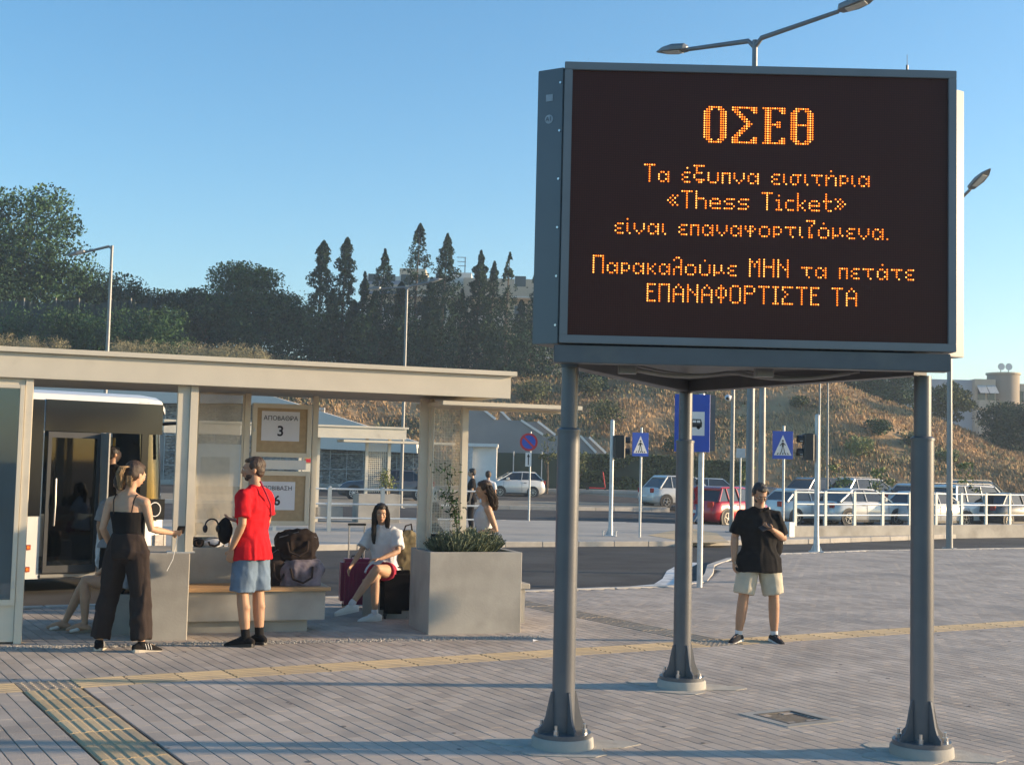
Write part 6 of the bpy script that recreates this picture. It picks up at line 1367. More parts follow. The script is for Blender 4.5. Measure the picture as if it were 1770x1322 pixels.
        for S in 'LR':
            h, k_, a_ = J['hip'+S], J['kn'+S], J['an'+S]
            def P_(t): return h.lerp(k_,t) if t <= 1 else k_.lerp(a_,t-1)
            base = lambda t: float(np.interp(t,[0,.5,1,1.4,2],[.053,.046,.034,.033,.021]))*H*(fat if t < 0.8 else 1)
            ts = [t for t in (0,.25,.5,.75,1,1.25,1.5,1.75,2) if t < end-0.02] + [end]
            loftb(b, [P_(t) for t in ts], [base(t)+e+flare*(t/end)**1.5 for t in ts], sd, 16, round_=False)
        return fuse(b, name, m_, s.root, vox, 3, disp)
    def shoes(s, m_up, m_sole, name='shoe', sock=None, k=1.0, stripes=False, hi=0.0, slide=False):
        H, J = s.H, s.J
        for S in 'LR':
            td = s.d('toe'+S, (0.12 if S=='L' else -0.12,-1,-0.18)); a_ = J['an'+S]; fl_ = Vector((td.x,td.y,td.z)); hd = Vector((td.x,td.y,0)).normalized(); ft = Vector((td.y,-td.x,0)).normalized(); dn = ft.cross(td).normalized(); dn = dn if dn.z < 0 else -dn
            heel = a_ - hd*.034*H + dn*.030*H; tip = heel + td*.158*H*k
            b = B(); mid = heel.lerp(tip,.35)
            if not slide:
                loftb(b, [heel-dn*.006*H, heel.lerp(tip,.22)-dn*.016*H, heel.lerp(tip,.45)-dn*.012*H, heel.lerp(tip,.75)-dn*.004*H, heel.lerp(tip,.93)-dn*.000*H], [(.019*H,.020*H),(.021*H,.030*H+hi),(.023*H,.024*H),(.025*H,.017*H),(.019*H,.011*H)], ft, 14)
                loftb(b, [a_+dn*.012*H, a_-Vector((0,0,.004+hi))], [.024*H,.023*H], ft, 12)
            else: loftb(b, [heel.lerp(tip,.5)-dn*.012*H, heel.lerp(tip,.72)-dn*.008*H], [(.028*H,.020*H),(.028*H,.016*H)], ft, 14)
            o = fuse(b, name, m_up, s.root, 0.006, 2)
            b = B(); ou = []
            for t, w_ in ((-.06,.012),(-.03,.019),(.1,.024),(.35,.024),(.7,.029),(.88,.025),(.97,.016),(1.0,.008)): ou.append((t,w_))
            vs = []; 
            for z_ in (.016,.0): 
                for t, w_ in ou: vs.append(heel+td*.158*H*k*t+ft*w_*H-dn*(z_*H-.016*H)*1.0)
                for t, w_ in reversed(ou): vs.append(heel+td*.158*H*k*t-ft*w_*H-dn*(z_*H-.016*H))
            n = len(ou)*2; b.add(vs, [tuple(range(n)), tuple(range(2*n-1,n-1,-1))]+[(i,(i+1)%n,n+(i+1)%n,n+i) for i in range(n)]); b.build('sole', m_sole, o)
            if stripes:
                for q in range(3):
                    for sx in (-1,1): c = heel.lerp(tip,.36+q*.09)-dn*.010*H; b = B(); b.bar(c+ft*sx*.0235*H+dn*.006*H, c+ft*sx*.019*H-dn*.022*H-td*.01*H, .010,.004,up=td); b.build('stripe', M_white, o)
            if not slide:
                b = B()
                for q in range(4): c = heel.lerp(tip,.42+q*.075)-dn*(.034-.004*q)*H; b.bar(c-ft*.012*H, c+ft*.012*H, .006,.004)
                b.build('laces', M_white if m_up is not M_white else mat('lace_grey',(0.45,0.45,0.45)), o)
            if sock: loftb(bs := B(), [a_+dn*.0, a_.lerp(J['kn'+S],sock[1])], [.0235*H,.0245*H], ft, 14); fuse(bs, 'sock', sock[0], s.root, 0.007, 1)
    def hair_cap(s, m_, kind='short', vox=0.007):
        q = s.H/1.75; HM = s.HM; b = B(); E = lambda c, r: b.sphere((c[0]*q,c[1]*q,c[2]*q),(r[0]*q,r[1]*q,r[2]*q),16,12,HM)
        t = {'short':0.0,'crop':-.004,'long':.006,'bun':.004}[kind]
        E((0,.026,.042),(.081+t,.093+t,.087+t)); E((0,.045,.0),(.076+t,.068+t,.072+t)); E((0,-.022,.082),(.062,.056,.034+t))
        if kind in ('short','crop'): E((0,.055,-.035),(.062,.045,.040)); 
        if kind == 'short': E((0,-.010,.092),(.056,.056,.030))
        for sx in (-1,1): E((sx*.070,.012,.035),(.016,.050,.045))
        return fuse(b, 'hair', m_, s.root, vox, 1, (0.0035,34,(1,1,.4)))
    def beard(s, m_):
        q = s.H/1.75; b = B(); E = lambda c, r: b.sphere((c[0]*q,c[1]*q,c[2]*q),(r[0]*q,r[1]*q,r[2]*q),16,12,s.HM)
        E((0,-.050,-.080),(.036,.033,.026)); E((.034,-.030,-.058),(.025,.040,.030)); E((-.034,-.030,-.058),(.025,.040,.030)); E((0,-.096,-.044),(.020,.006,.004))
        return fuse(b,'beard',m_,s.root,.005,1)
    def strands(s, m_, lst, name='hair_lock', wob=0.006, n=30):
        """bundle of tapered strands, lst: list of (points, radius)"""
        b = B()
        for pts, r in lst:
            pts = [Vector(p) for p in pts]
            for k in range(int(n*1.8)):
                a_ = rng.uniform(0,2*PI); q = math.sqrt(rng.random()); o = Vector((math.cos(a_)*q*r, math.sin(a_)*q*r, 0)); ph = rng.uniform(0,6)
                N_ = 9; pp = []
                for i in range(N_):
                    t = i/(N_-1)*(len(pts)-1.001); j_ = int(t); c = pts[j_].lerp(pts[j_+1],t-j_); f = 0.45+0.55*math.sin(PI*min(1,0.25+0.75*i/(N_-1))); pp.append(c+o*f+Vector((math.sin(ph+i*1.5)*wob,math.cos(ph*1.3+i*1.7)*wob,rng.normal(0,.003))))
                b.tube(pp, [0.0042*(1-0.6*i/(N_-1)) for i in range(N_)], 4, cap=False)
        return b.build(name, m_, s.root, smooth=True)
M_hairk = mat('hair_black', (0.022,0.016,0.013), 0.5, 0, 0.3, 60, 0.5, 200, spec=0.5); M_hairb = mat('hair_brown', (0.045,0.025,0.016), 0.5, 0, 0.35, 50, 0.5, 200); M_hairl = mat('hair_blond', (0.30,0.185,0.09), 0.5, 0, 0.35, 60, 0.5, 200)
C_blackc = cloth('cloth_black',(0.014,0.013,0.014)); C_brown = cloth('cloth_dark_brown',(0.034,0.025,0.023)); C_redt = cloth('cloth_red',(0.56,0.013,0.022)); C_denim = mat('denim',(0.125,0.18,0.25),0.9,0,0.35,5,0.3,160,spec=0.15); C_beige = cloth('cloth_beige',(0.50,0.45,0.36)); C_wht = cloth('cloth_white',(0.62,0.63,0.66)); C_grey = cloth('cloth_grey',(0.27,0.28,0.30)); C_pink = cloth('cloth_crimson',(0.33,0.03,0.06))
def PX(px, Y, py=900): return at(px, py, Y).x

# woman with a black strap top, seen from behind
H = 1.76; Y = 12.0; x = PX(222,Y)
P1 = Person((x,Y,0), PI-R(6), H, 'woman in black strap top and wide dark brown trousers, seen from behind', SK1,
  dict(hipL=(.095,0,.92), hipR=(-.095,0,.92), knL=(.17,-.03,.50), knR=(-.14,-.02,.50), anL=(.225,.02,.085), anR=(-.185,.02,.085), toeL=(.25,-1,-.14), toeR=(-.75,-.8,-.12),
   waist=(.0,0,1.07), chest=(.01,0,1.27), neck=(.005,.01,1.475), shL=(.178,.01,1.375), shR=(-.163,.01,1.375), head=(-.035,-.03,1.635),
   elL=(.235,.03,1.13), wrL=(.20,-.13,.93), finL=(0,-.3,-1), elR=(-.215,-.02,1.135), wrR=(-.33,-.24,1.09), finR=(-.8,-.7,-.05), palR=(.5,-.5,.5), curlR=0.7), True, (R(14),0,R(-28)))
P1.build_body(0.008); P1.pants(C_brown, 1.93, 0.018, 0.034, 'wide_trousers', top=0.612, disp=(0.013,6,(1.2,1.2,.35)))
b = B(); sc_ = P1.torso_secs(0.009); loftb(b, [p for p,_ in sc_[2:7]][:4]+[sc_[5][0]+Vector((0,0,.02))], [r for _,r in sc_[2:6]]+[sc_[5][1]], P1.side(), 22, round_=False); top_ = fuse(b, 'strap_top', C_blackc, P1.root, 0.009, 2, (0.003,10,(1,1,.5)))
for sx in (-1,1):
    zc_ = sc_[5][0].z; B().tube([(sx*.085+.01,.125,zc_-.0),(sx*.098+.01,.105,1.40),(sx*.10+.01,.05,1.452),(sx*.10,-.04,1.435),(sx*.085,-.115,1.33)],.006,6).build('strap', C_blackc, top_, smooth=True)
P1.shoes(C_blackc, mat('gum_sole',(0.45,0.40,0.33),0.7), stripes=True); hc = P1.hair_cap(M_hairb, 'bun'); HM = P1.HM
pt = [HM@Vector(v) for v in ((0,.10,.055),(.012,.155,.035),(.02,.165,-.03),(.02,.14,-.10),(.015,.12,-.165))]
P1.strands(M_hairl, [(pt,.034)], 'ponytail', .006, 80); P1.strands(M_hairl, [([HM@Vector((sx*.03,.09,-.03)),HM@Vector((sx*.05,.09,-.09)),HM@Vector((sx*.06,.07,-.13))],.03) for sx in (-1,1)], 'loose_hair', .006, 30)
w_ = P1.J['wrR']; ph = empty('mobile_phone', P1.root.matrix_basis @ (w_+Vector((-.07,-.06,.03))), R(20), 'dark phone in the raised hand of the woman in the strap top', 'phone'); B().cbox(-.036,.036,-.005,.005,-.07,.07,.006,Matrix.Rotation(R(60),4,'X')).build('phone_case', M_black, ph)
cb = [P1.root.matrix_basis @ (w_+Vector(v)) for v in ((-.05,-.03,-.02),(-.04,-.02,-.12),(-.01,-.04,-.25),(.03,.0,-.36))]; tagc = B().tube(cb, .004, 6).build('charging_cable', M_white, None, smooth=True); props(tagc, 'thin white cable hanging from the phone hand of the woman in the strap top', 'cable')

# man in a red t-shirt, seen from behind left
H = 1.84; Y = 12.55; x = PX(437,Y)
P2 = Person((x,Y,0), R(-110), H, 'man in a bright red t-shirt and faded denim shorts standing before the bench', SK2,
  dict(hipL=(.10,0,.96), hipR=(-.09,0,.96), knL=(.11,-.02,.52), knR=(-.10,.03,.52), anL=(.10,.03,.09), anR=(-.10,.06,.09), toeL=(.15,-1,-.10), toeR=(-.2,-1,-.10),
   elL=(.27,.05,1.19), wrL=(.25,-.07,.945), finL=(-.05,-.25,-1), elR=(-.25,.02,1.20), wrR=(-.12,-.24,1.19), finR=(.35,-.9,.25), palR=(0,.2,1), curlR=0.25), False, (R(2),0,R(30)))
P2.build_body(0.008); P2.shirt(C_redt, 0.455, 0.78, 0.018, loose=0.012, name='red_tshirt', disp=(0.011,7,(1.3,1.3,.4))); P2.pants(C_denim, 0.98, 0.024, 0.034, 'denim_shorts', disp=(0.008,7,(1,1,.5)))
P2.shoes(C_blackc, M_black, name='high_top_shoe', sock=(C_blackc,.30), hi=.02); P2.hair_cap(M_hairb, 'crop')
P2.beard(M_hairb)
b = B(); b.tube([(.06,.10,1.60),(.03,.155,1.48),(-.04,.165,1.38),(-.12,.13,1.27),(-.19,.06,1.20)],.010,8); b.build('strap', C_pink, P2.root, smooth=True)
sh_bag = P2.root.matrix_basis @ Vector((.02,-.30,1.10))
bg_ = empty('black_shoulder_bag', sh_bag, R(-40), 'small black bag held against the chest of the man in red', 'bag'); b = B(); b.sphere((0,0,0),(.10,.055,.13),16,12); fuse(b,'bag_body',C_blackc,bg_,.01,1,(0.006,9,(1,1,1)))
hp_ = P2.root.matrix_basis @ Vector((.10,-.40,1.12)); hd_ = empty('headphones', hp_, R(30), 'black over-ear headphones dangling in front of the man in red', 'headphones')
pts = [(.065*math.cos(a_),0,.065*math.sin(a_)+.03) for a_ in np.linspace(-.2,PI+.2,14)]; B().tube(pts,.008,8).build('headband', M_black, hd_, smooth=True)
for sx in (-1,1): B().sphere((sx*.065,0,0.0),(.024,.036,.040)).build('ear_cup', M_black, hd_, smooth=True)

# man with phone, facing the camera
H = 1.69; Y = 13.7; x = PX(1312,Y)
P3 = Person((x,Y,0), R(6), H, 'stocky man in black polo shirt and beige shorts looking down at his phone', SK2,
  dict(hipL=(.10,0,.88), hipR=(-.10,0,.88), knL=(.165,-.02,.48), knR=(-.165,-.02,.48), anL=(.185,.02,.08), anR=(-.205,.02,.08), toeL=(.18,-1,-.12), toeR=(-.75,-.85,-.12),
   elL=(.275,.02,1.10), wrL=(.085,-.20,1.20), finL=(-1,-.35,.28), palL=(-.1,.35,.9), curlL=0.55, thumbL=(0,-.2,1),
   elR=(-.255,.03,1.11), wrR=(-.28,-.03,.86), finR=(-.02,-.1,-1), chest=(0,0,1.21), shL=(.19,.0,1.328), shR=(-.19,.0,1.328)), False, (R(32),0,R(6)))
P3.build_body(0.007, 1.13); P3.shirt(C_blackc, 0.44, 0.86, 0.018, fat=1.13, loose=0.008, name='polo_shirt', disp=(0.010,7,(1.2,1.2,.45))); P3.pants(C_beige, 0.93, 0.022, 0.030, 'beige_shorts', fat=1.1, disp=(0.007,7,(1,1,.5)))
P3.shoes(cloth('canvas_black',(0.03,0.03,0.035)), M_white, name='canvas_shoe', sock=(C_wht,.09)); P3.hair_cap(M_hairk, 'crop')
b = B(); nk = P3.J['neck']
for sx in (-1,1): b.prism([(sx*.01,nk.z-.035),(sx*.085,nk.z+.005),(sx*.075,nk.z+.030),(sx*.02,nk.z-.005)],-.088,-.080)
b.build('collar', C_blackc, P3.root)
HM = P3.HM; g_ = B()
for sx in (-1,1):
    g_.tube([HM@Vector((sx*.030+.019*math.cos(a_),-.107,.002+.015*math.sin(a_))) for a_ in np.linspace(0,2*PI,14)],.0022,6); g_.tube([HM@Vector((sx*.052,-.100,.008)),HM@Vector((sx*.080,-.03,.008)),HM@Vector((sx*.082,.02,.0))],.0022,6)
g_.bar(HM@Vector((-.011,-.108,.004)),HM@Vector((.011,-.108,.004)),.003); g_.build('glasses', M_black, P3.root, smooth=True)
P3.beard(M_hairk)
wl_ = P3.J['wrL']+Vector((-.085,-.035,.025)); ph = empty('mobile_phone', P3.root.matrix_basis @ wl_, R(6), 'black phone in the hand of the man in the polo shirt', 'phone'); B().cbox(-.072,.072,-.005,.005,-.036,.036,.005,Matrix.Rotation(R(-50),4,'X')@Matrix.Rotation(R(-28),4,'Y')).build('phone_case', M_black, ph)
bp_ = empty('black_backpack', P3.root.matrix_basis @ Vector((.235,.14,1.04)), R(6), 'black bag on the back of the man with the phone, bulging at his side', 'backpack'); b = B(); b.sphere((-.05,.02,0),(.14,.10,.19),16,12); fuse(b,'bag_body',C_blackc,bp_,.012,1,(0.006,8,(1,1,1)))
wa_ = P3.J['wrL']+ (P3.J['elL']-P3.J['wrL'])*0.10; B().tube([wa_+Vector((0,.005,-.001)),wa_+(P3.J['elL']-P3.J['wrL'])*0.06],.030,14).build('wristwatch', M_black, P3.root, smooth=True)

# seated woman with crossed legs
H = 1.68; Y = 15.0; x = PX(662,Y)
P4 = Person((x,Y,0), R(-10), H, 'seated woman with long dark hair, white t-shirt and crossed bare legs beside the suitcase', SK1,
  dict(pel=(0,.10,.545), waist=(.0,.13,.67), chest=(-.01,.12,.86), neck=(-.03,.10,1.06), head=(-.045,.065,1.205), shL=(.142,.11,.975), shR=(-.172,.11,.97),
   hipL=(.09,.08,.52), hipR=(-.09,.08,.52), knL=(.045,-.36,.60), anL=(-.20,-.50,.20), toeL=(-.95,-.30,-.22), knR=(.02,-.34,.50), anR=(.02,-.30,.085), toeR=(-.85,-.45,-.12),
   elL=(.20,-.02,.78), wrL=(.03,-.20,.70), finL=(-.9,-.4,-.1), palL=(0,0,-1), elR=(-.26,.02,.77), wrR=(-.34,-.08,.60), finR=(-.3,-.5,-.8)), True, (R(4),0,R(20)))
P4.build_body(0.008); P4.shirt(C_wht, 0.50, 0.80, 0.018, loose=0.014, name='white_tshirt', vox=.010, disp=(0.009,8,(1.2,1.2,.5))); P4.pants(C_pink, 0.40, 0.014, 0.02, 'crimson_shorts')
P4.shoes(M_white, mat('sole_white',(0.62,0.6,0.57),0.7), name='white_trainer', sock=(C_wht,.08), hi=.005); P4.hair_cap(M_hairk, 'long'); HM = P4.HM
def w2(v): return HM@Vector(v)
P4.strands(M_hairk, [([w2((-.045,-.02,.095)),w2((-.070,-.02,.03)),w2((-.078,-.02,-.06)),w2((-.080,-.03,-.16)),w2((-.082,-.06,-.28)),w2((-.075,-.07,-.34))],.030), ([w2((.045,-.02,.095)),w2((.068,-.02,.03)),w2((.076,-.02,-.06)),w2((.078,-.03,-.16)),w2((.082,-.06,-.27)),w2((.080,-.07,-.34))],.030), ([w2((0,.09,0)),w2((0,.11,-.1)),w2((0,.11,-.25))],.06)], 'long_hair', .006, 90)
st_ = empty('concrete_bench', P4.root.matrix_basis @ Vector((.06,.06,0)), R(-10), 'low seat under the woman with crossed legs', 'bench'); B().cbox(-.28,.40,-.06,.42,0,.40,.01).build('seat_block', M_conc, st_); B().cbox(-.29,.41,-.07,.43,.402,.44,.006).build('seat_board', M_wood, st_)
# brown backpack behind her
bb = P4.root.matrix_basis @ Vector((.24,.22,.76)); bp_ = empty('khaki_backpack', bb, R(20), 'khaki backpack standing behind the right shoulder of the seated woman', 'backpack'); b = B(); b.cbox(-.12,.12,-.08,.08,-.28,.20,.03); b.sphere((0,0,.18),(.11,.08,.08)); fuse(b,'bag_body',cloth('khaki',(0.17,0.14,0.085)),bp_,.012,2,(0.01,9,(1,1,1))); B().tube([(-.05,-.02,.24),(-.03,-.03,.31),(.04,-.02,.33),(.06,0,.25)],.010,8).build('grab_loop', C_brown, bp_, smooth=True)
# person hidden behind the planter: seated, facing left
H = 1.72; Y = 15.75; x = PX(752,Y)
P5 = Person((x,Y,0), R(-75), H, 'seated person mostly hidden behind the planter, dark sleeve and light blue shorts', SK1,
  dict(pel=(0,.0,.55), waist=(.0,.02,.68), chest=(0,.0,.87), neck=(0,-.01,1.07), head=(0,-.03,1.21), shL=(.17,0,.98), shR=(-.17,0,.98), hipL=(.09,-.02,.53), hipR=(-.09,-.02,.53), knL=(.10,-.42,.52), anL=(.12,-.40,.085), knR=(-.10,-.42,.50), anR=(-.10,-.40,.085),
   elL=(.22,-.17,.84), wrL=(.17,-.42,.90), finL=(0,-1,.15), elR=(-.2,-.15,.82), wrR=(-.08,-.30,.75)), False, (R(6),0,0)).build_body(0.010)
P5.shirt(C_blackc, 0.49, 1.0, 0.016, name='black_shirt'); P5.pants(cloth('light_blue',(0.20,0.42,0.60)), 0.85, 0.02, 0.02, 'blue_shorts'); P5.shoes(C_blackc, M_white); P5.hair_cap(M_hairk,'short')
st_ = empty('concrete_bench', P5.root.matrix_basis @ Vector((0,.02,0)), R(-75), 'low concrete seat behind the planter', 'bench'); B().cbox(-.3,.3,-.2,.25,0,.42,.01).build('seat_block', M_conc, st_); B().cbox(-.31,.31,-.21,.26,.422,.455,.006).build('seat_board', M_wood, st_)

# curly haired woman walking left behind the planter
H = 1.62; Y = 15.6; x = PX(836,Y)
P6 = Person((x,Y,0), R(-72), H, 'curly brown haired woman in white tank top walking left behind the planter', SK1,
  dict(elL=(.20,.10,1.03), wrL=(.15,-.16,.985), finL=(-.1,-1,.05), palL=(-.6,0,-.5), curlL=.8, elR=(-.19,.03,1.04), wrR=(-.1,-.16,.95), finR=(.2,-1,0), knL=(.09,-.14,.47), anL=(.09,-.12,.08), knR=(-.08,.05,.46), anR=(-.08,.28,.12)), True, (R(4),0,R(-4)))
P6.build_body(0.008, 1.06); P6.shirt(C_wht, 0.55, 0.0, 0.011, fat=1.04, name='tank_top', disp=(0.004,9,(1,1,.5)), necklow=.01); P6.pants(mat('floral_white',(0.62,0.60,0.58),0.9,0,0.06,6,0.2,100,dirt=((0.25,0.12,0.12),18,0.60,0.66)), 1.6, 0.012, 0.02, 'floral_trousers', fat=1.06); P6.shoes(M_white, M_white); P6.hair_cap(M_hairb,'long'); HM = P6.HM
P6.strands(M_hairb, [([w2((sx*.055,.03+o,.06)),w2((sx*.09,.06+o,-.02)),w2((sx*.10,.09+o,-.11)),w2((sx*.09,.10+o,-.20)),w2((sx*.07,.09+o,-.25))],.040) for sx in (-1,0,1) for o in (0,.025)], 'curly_hair', .016, 46)
wa_ = P6.J['wrL'].lerp(P6.J['elL'],.10); B().tube([wa_,wa_+(P6.J['elL']-P6.J['wrL'])*0.07],.028,14).build('wristwatch', M_white, P6.root, smooth=True)

# woman seated behind the woman in black: legs and white sandals to the left
H = 1.70; Y = 13.35; x = PX(226,Y)
P7 = Person((x,Y,0), R(-78), H, 'seated woman hidden behind the standing one, bare legs and white sandals stretched left', SK1,
  dict(pel=(0,.0,.50), waist=(.0,.02,.62), chest=(0,.01,.80), neck=(0,.0,1.0), head=(0,-.03,1.14), shL=(.16,0,.95), shR=(-.16,0,.95), hipL=(.09,-.02,.48), hipR=(-.09,-.02,.48), knL=(.10,-.42,.53), anL=(.10,-.40,.09), knR=(-.06,-.43,.52), anR=(-.10,-.62,.085), toeL=(.1,-1,-.15), toeR=(0,-1,-.15),
   elL=(.2,-.12,.74), wrL=(.12,-.30,.60), elR=(-.2,-.12,.74), wrR=(-.08,-.3,.6)), True, (R(10),0,0)).build_body(0.009, shoes=False)
P7.shirt(C_grey, 0.50, 0.8, 0.014, name='grey_tshirt'); P7.pants(C_blackc, 0.5, 0.014, 0.01, 'black_shorts'); P7.shoes(M_white, mat('sandal_sole',(0.25,0.2,0.15),0.8), name='white_sandal', slide=True); P7.hair_cap(M_hairb,'bun')
st_ = empty('concrete_bench', P7.root.matrix_basis @ Vector((0,.04,0)), R(-78), 'low concrete seat under the woman with white sandals', 'bench'); B().cbox(-.25,.25,-.2,.25,0,.40,.01).build('seat_block', M_conc, st_)
# standing person behind, grey sleeve
H = 1.62; Y = 14.1; x = PX(206,Y)
P8 = Person((x,Y,0), PI+R(10), H, 'person in grey t-shirt and dark shorts half hidden behind the woman in black', SK1, dict(elL=(.21,.0,1.05), wrL=(.19,-.1,.85)), True, (0,0,R(10))).build_body(0.010)
P8.shirt(C_grey, 0.50, 0.8, 0.014, name='grey_tshirt'); P8.pants(C_blackc, 0.9, 0.016, 0.02, 'black_shorts'); P8.shoes(M_white, M_white); P8.hair_cap(M_hairb,'bun')
wl_ = P8.root.matrix_basis @ (P8.J['wrL']+Vector((.0,0,-.06))); jk = empty('white_jacket', wl_, 0, 'crumpled white jacket hanging from the arm behind the woman in black', 'jacket'); b = B(); b.sphere((0,0,-.02),(.07,.06,.20),14,12); fuse(b,'jacket_cloth',C_wht,jk,.010,1,(0.02,9,(1,1,.5)))
# man in the bus doorway
Yd = 18.55; x = PX(191,Yd)
P9 = Person((x,Yd,0.22), R(150), 1.74, 'man in a black t-shirt standing inside the open bus door', SK2, None, False, (0,0,R(-20))).build_body(0.011)
P9.shirt(C_blackc, 0.47, 0.7, 0.02, name='black_tshirt', vox=.013); P9.pants(C_blackc, 1.9, 0.018, 0.01, 'black_trousers', vox=.013); P9.shoes(C_blackc, M_black); P9.hair_cap(M_hairk,'crop',.009)
# someone behind the perforated panel
Y = 15.6; x = PX(368,Y)
P10 = Person((x,Y,0), R(10), 1.60, 'person sitting behind the perforated panel, pale top and dark trousers', SK1,
  dict(pel=(0,.0,.50), waist=(.0,.02,.62), chest=(0,.01,.80), neck=(0,.0,.99), head=(0,-.01,1.12), shL=(.16,0,.95), shR=(-.16,0,.95), hipL=(.09,-.02,.48), hipR=(-.09,-.02,.48), knL=(.10,.40,.50), anL=(.10,.42,.09), knR=(-.10,.40,.50), anR=(-.10,.42,.09), toeL=(0,1,-.15), toeR=(0,1,-.15)), True, (0,0,PI)).build_body(0.012)
P10.shirt(cloth('sand',(0.33,0.28,0.21)), 0.49, 0.8, 0.016, name='sand_top', vox=.013); P10.pants(C_blackc, 1.8, 0.016, 0.01, 'black_trousers', vox=.013); P10.shoes(M_white, M_white); P10.hair_cap(M_hairb,'bun',.009)
st_ = empty('concrete_bench', P10.root.matrix_basis @ Vector((0,0,0)), SA, 'low concrete seat on the road side of the back wall', 'bench'); B().cbox(-.6,.6,-.22,.22,0,.40,.01).build('seat_block', M_conc, st_)
# far figures
def small_person(px, Y, H, rz, label, top, leg, z=0.0, female=True, walk=True, end=0.4, hair=M_hairk):
    P_ = Person((PX(px,Y),Y,z), rz, H, label, SK1, dict(knL=(.10,-.12,.48),anL=(.10,-.02,.10),knR=(-.10,.02,.48),anR=(-.10,.25,.12)) if walk else None, female).build_body(0.014)
    P_.shirt(top, 0.47, 0.7, 0.014, name='top', vox=.015, disp=None); P_.pants(leg, end, 0.014, 0.01, 'bottoms', vox=.015, disp=None); P_.hair_cap(hair,'long',.012); P_.shoes(C_blackc, M_white); return P_
small_person(957, 80, 1.66, R(-100), 'distant woman in a short dark dress walking before the green fence', C_blackc, C_blackc, z=0.5)
small_person(814, 34.8, 1.72, R(-90), 'person in dark clothes standing behind the railing, above the curly haired woman', C_blackc, C_blackc, end=1.9, walk=False)
small_person(842, 35.6, 1.66, R(180), 'dark haired person in a pale top beyond the railing, next to the white hatchback', C_wht, C_denim, end=1.9, walk=False, hair=M_hairb)
small_person(1206, 46.6, 1.7, R(100), 'person leaning at the open back of the red hatchback', C_redt, C_denim, end=1.9, z=-0.2)

# ---------------------------------------------------------------- luggage
def suitcase(loc, rz, w_, d_, h_, label, m_, handle=0.0, name='suitcase', ribs=True, mh=None):
    root = empty(name, loc, rz, label, 'suitcase'); sh = B().box(-w_/2,w_/2,-d_/2,d_/2,0.06,h_).build('shell', m_, root, bevel=0.045, smooth=True)
    if ribs:
        for k in range(7):
            xk = -w_/2+0.06+k*(w_-0.12)/6; B().cbox(xk-.010,xk+.010,-d_/2-.006,-d_/2+.004,0.12,h_-0.06,.004).build('rib', m_, sh)
    B().box(-w_/2-.002,w_/2+.002,-.006,.006,0.058,h_+.002).build('zip', M_black, sh, bevel=0.03) if False else None
    for sx in (-1,1):
        for sy in (-1,1): wz = B().cbox(sx*(w_/2-.06)-.02,sx*(w_/2-.06)+.02,sy*(d_/2-.05)-.02,sy*(d_/2-.05)+.02,.035,.062,.004).build('castor_fork', M_black, root); B().tube([(sx*(w_/2-.06)-.012,sy*(d_/2-.05),.025),(sx*(w_/2-.06)+.012,sy*(d_/2-.05),.025)],.025,12).build('castor_wheel', M_rubber, wz)
    B().tube([(-.07,0,h_),(-.06,0,h_+.03),(.06,0,h_+.03),(.07,0,h_)],.010,8).build('carry_handle', M_black, root, smooth=True)
    if handle:
        for sx in (-1,1): B().tube([(sx*.095,d_*.3,h_-.01),(sx*.095,d_*.3,h_+handle)],.009,8).build('handle_tube', M_steel, root, smooth=True)
        B().cbox(-.115,.115,d_*.3-.015,d_*.3+.015,h_+handle,h_+handle+.028,.008).build('handle_grip', M_black, root)
    return root
p = gp(614,1052); suitcase((p.x,p.y,0), R(14), .40,.26,.62, 'magenta hard shell suitcase with its silver handle pulled up', mat('magenta_shell',(0.26,0.02,0.075),0.35,0,0.1,6), 0.40)
p = gp(684,1068); suitcase((p.x,p.y,0), R(8), .38,.26,.56, 'large black soft suitcase beside the planter', cloth('black_suitcase',(0.010,0.010,0.012)), 0, ribs=False)
p = gp(652,1050); suitcase((p.x+.02,p.y+.22,0), R(20), .30,.20,.40, 'small dark suitcase under the knees of the seated woman', C_blackc, 0, ribs=False)
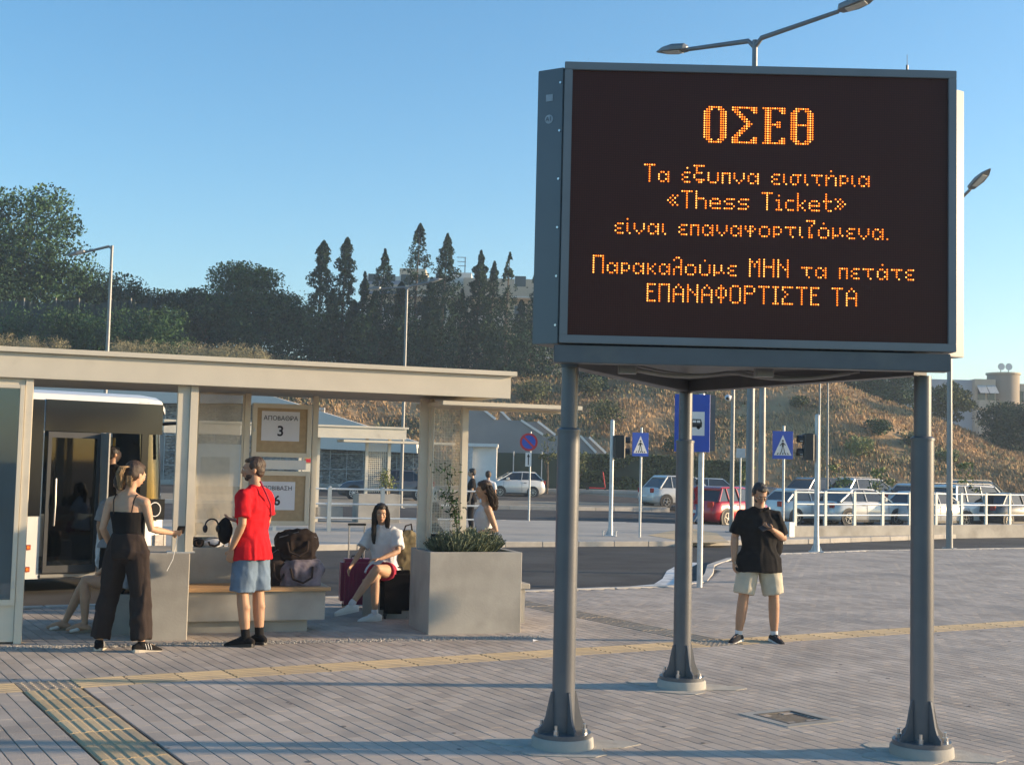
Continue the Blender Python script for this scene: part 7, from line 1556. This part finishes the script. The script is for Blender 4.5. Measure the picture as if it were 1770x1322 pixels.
def duffel(loc, rz, sz, label, m_, name='duffel_bag', strap=True, amp=.02):
    root = empty(name, loc, rz, label, 'bag'); b = B(); b.sphere((0,0,sz[2]),(sz[0],sz[1],sz[2]),20,14); b.cbox(-sz[0]*.8,sz[0]*.8,-sz[1]*.8,sz[1]*.8,0,sz[2]*1.5,.05); o = fuse(b,'bag_body',m_,root,.012,3,(amp,6,(1,1,.7)))
    B().tube([(-sz[0]*.5,-sz[1]*1.0,sz[2]*1.2),(-sz[0]*.4,-sz[1]*1.15,sz[2]*.5),(0,-sz[1]*1.15,sz[2]*.25),(sz[0]*.35,-sz[1]*1.1,sz[2]*.6),(sz[0]*.4,-sz[1]*.9,sz[2]*1.3)],.012,8).build('strap', C_brown, root, smooth=True)
    B().tube([(-sz[0]*.8,-sz[1]*.5,sz[2]*1.5),(0,-sz[1]*.55,sz[2]*1.9),(sz[0]*.8,-sz[1]*.5,sz[2]*1.5)],.005,6).build('zip', M_alu, root); return root
def on_bench(px, d): s_ = fl(px, d); q = FA+SD*s_+SN*d; return q
q = on_bench(522,.62); duffel((q.x,q.y,.476), SA, (.27,.17,.16), 'grey and purple patterned duffel bag on the right end of the bench', mat('dusky_purple',(0.14,0.12,0.145),0.85,0,0.6,9,0.4,60), amp=.015)
q = on_bench(477,.68); duffel((q.x,q.y,.476), SA+.2, (.14,.16,.20), 'tall dark backpack on the bench behind the man in red', C_brown)
q = on_bench(515,.66); duffel((q.x,q.y,.76), SA-.05, (.25,.17,.15), 'large black backpack lying on top of the duffel bags', cloth('cloth_black_bag',(0.020,0.014,0.013)), amp=.03)
q = FA+SD*fl(372,DB+.06)+SN*(DB+.06); duffel((q.x,q.y,.852), SA, (.13,.05,.05), 'white crumpled cloth bag lying on the low back wall', C_wht, 'cloth_bag', amp=.012)
q = FA+SD*fl(345,DB+.06)+SN*(DB+.06); duffel((q.x,q.y,.852), SA, (.07,.05,.05), 'black bundle beside the white cloth bag on the back wall', C_blackc, 'cloth_bag', amp=.01)

q = gp(926,1108); pc = empty('paper_scrap', (q.x,q.y,.004), .4, 'small white scrap of paper on the paving between planter and left sign leg', 'litter'); B().add([(-.04,-.02,0),(.03,-.025,.012),(.045,.02,.002),(-.02,.03,.016)],[(0,1,2,3)]).build('paper', M_white, pc)

# ---------------------------------------------------------------- air
hz_ = B().box(-420,420,-6,800,-30,60).build('haze', None); hz_.data.materials.clear()
hm = bpy.data.materials.new('haze_air'); hm.use_nodes = True; hn = hm.node_tree; hn.nodes.clear(); ho = hn.nodes.new('ShaderNodeOutputMaterial'); hv = hn.nodes.new('ShaderNodeVolumePrincipled')
hv.inputs['Color'].default_value = (0.62,0.80,1.0,1); hv.inputs['Density'].default_value = 0.0008; hv.inputs['Anisotropy'].default_value = 0.25; hn.links.new(hv.outputs[0], ho.inputs['Volume']); hz_.data.materials.append(hm)
props(hz_, kind='stuff')
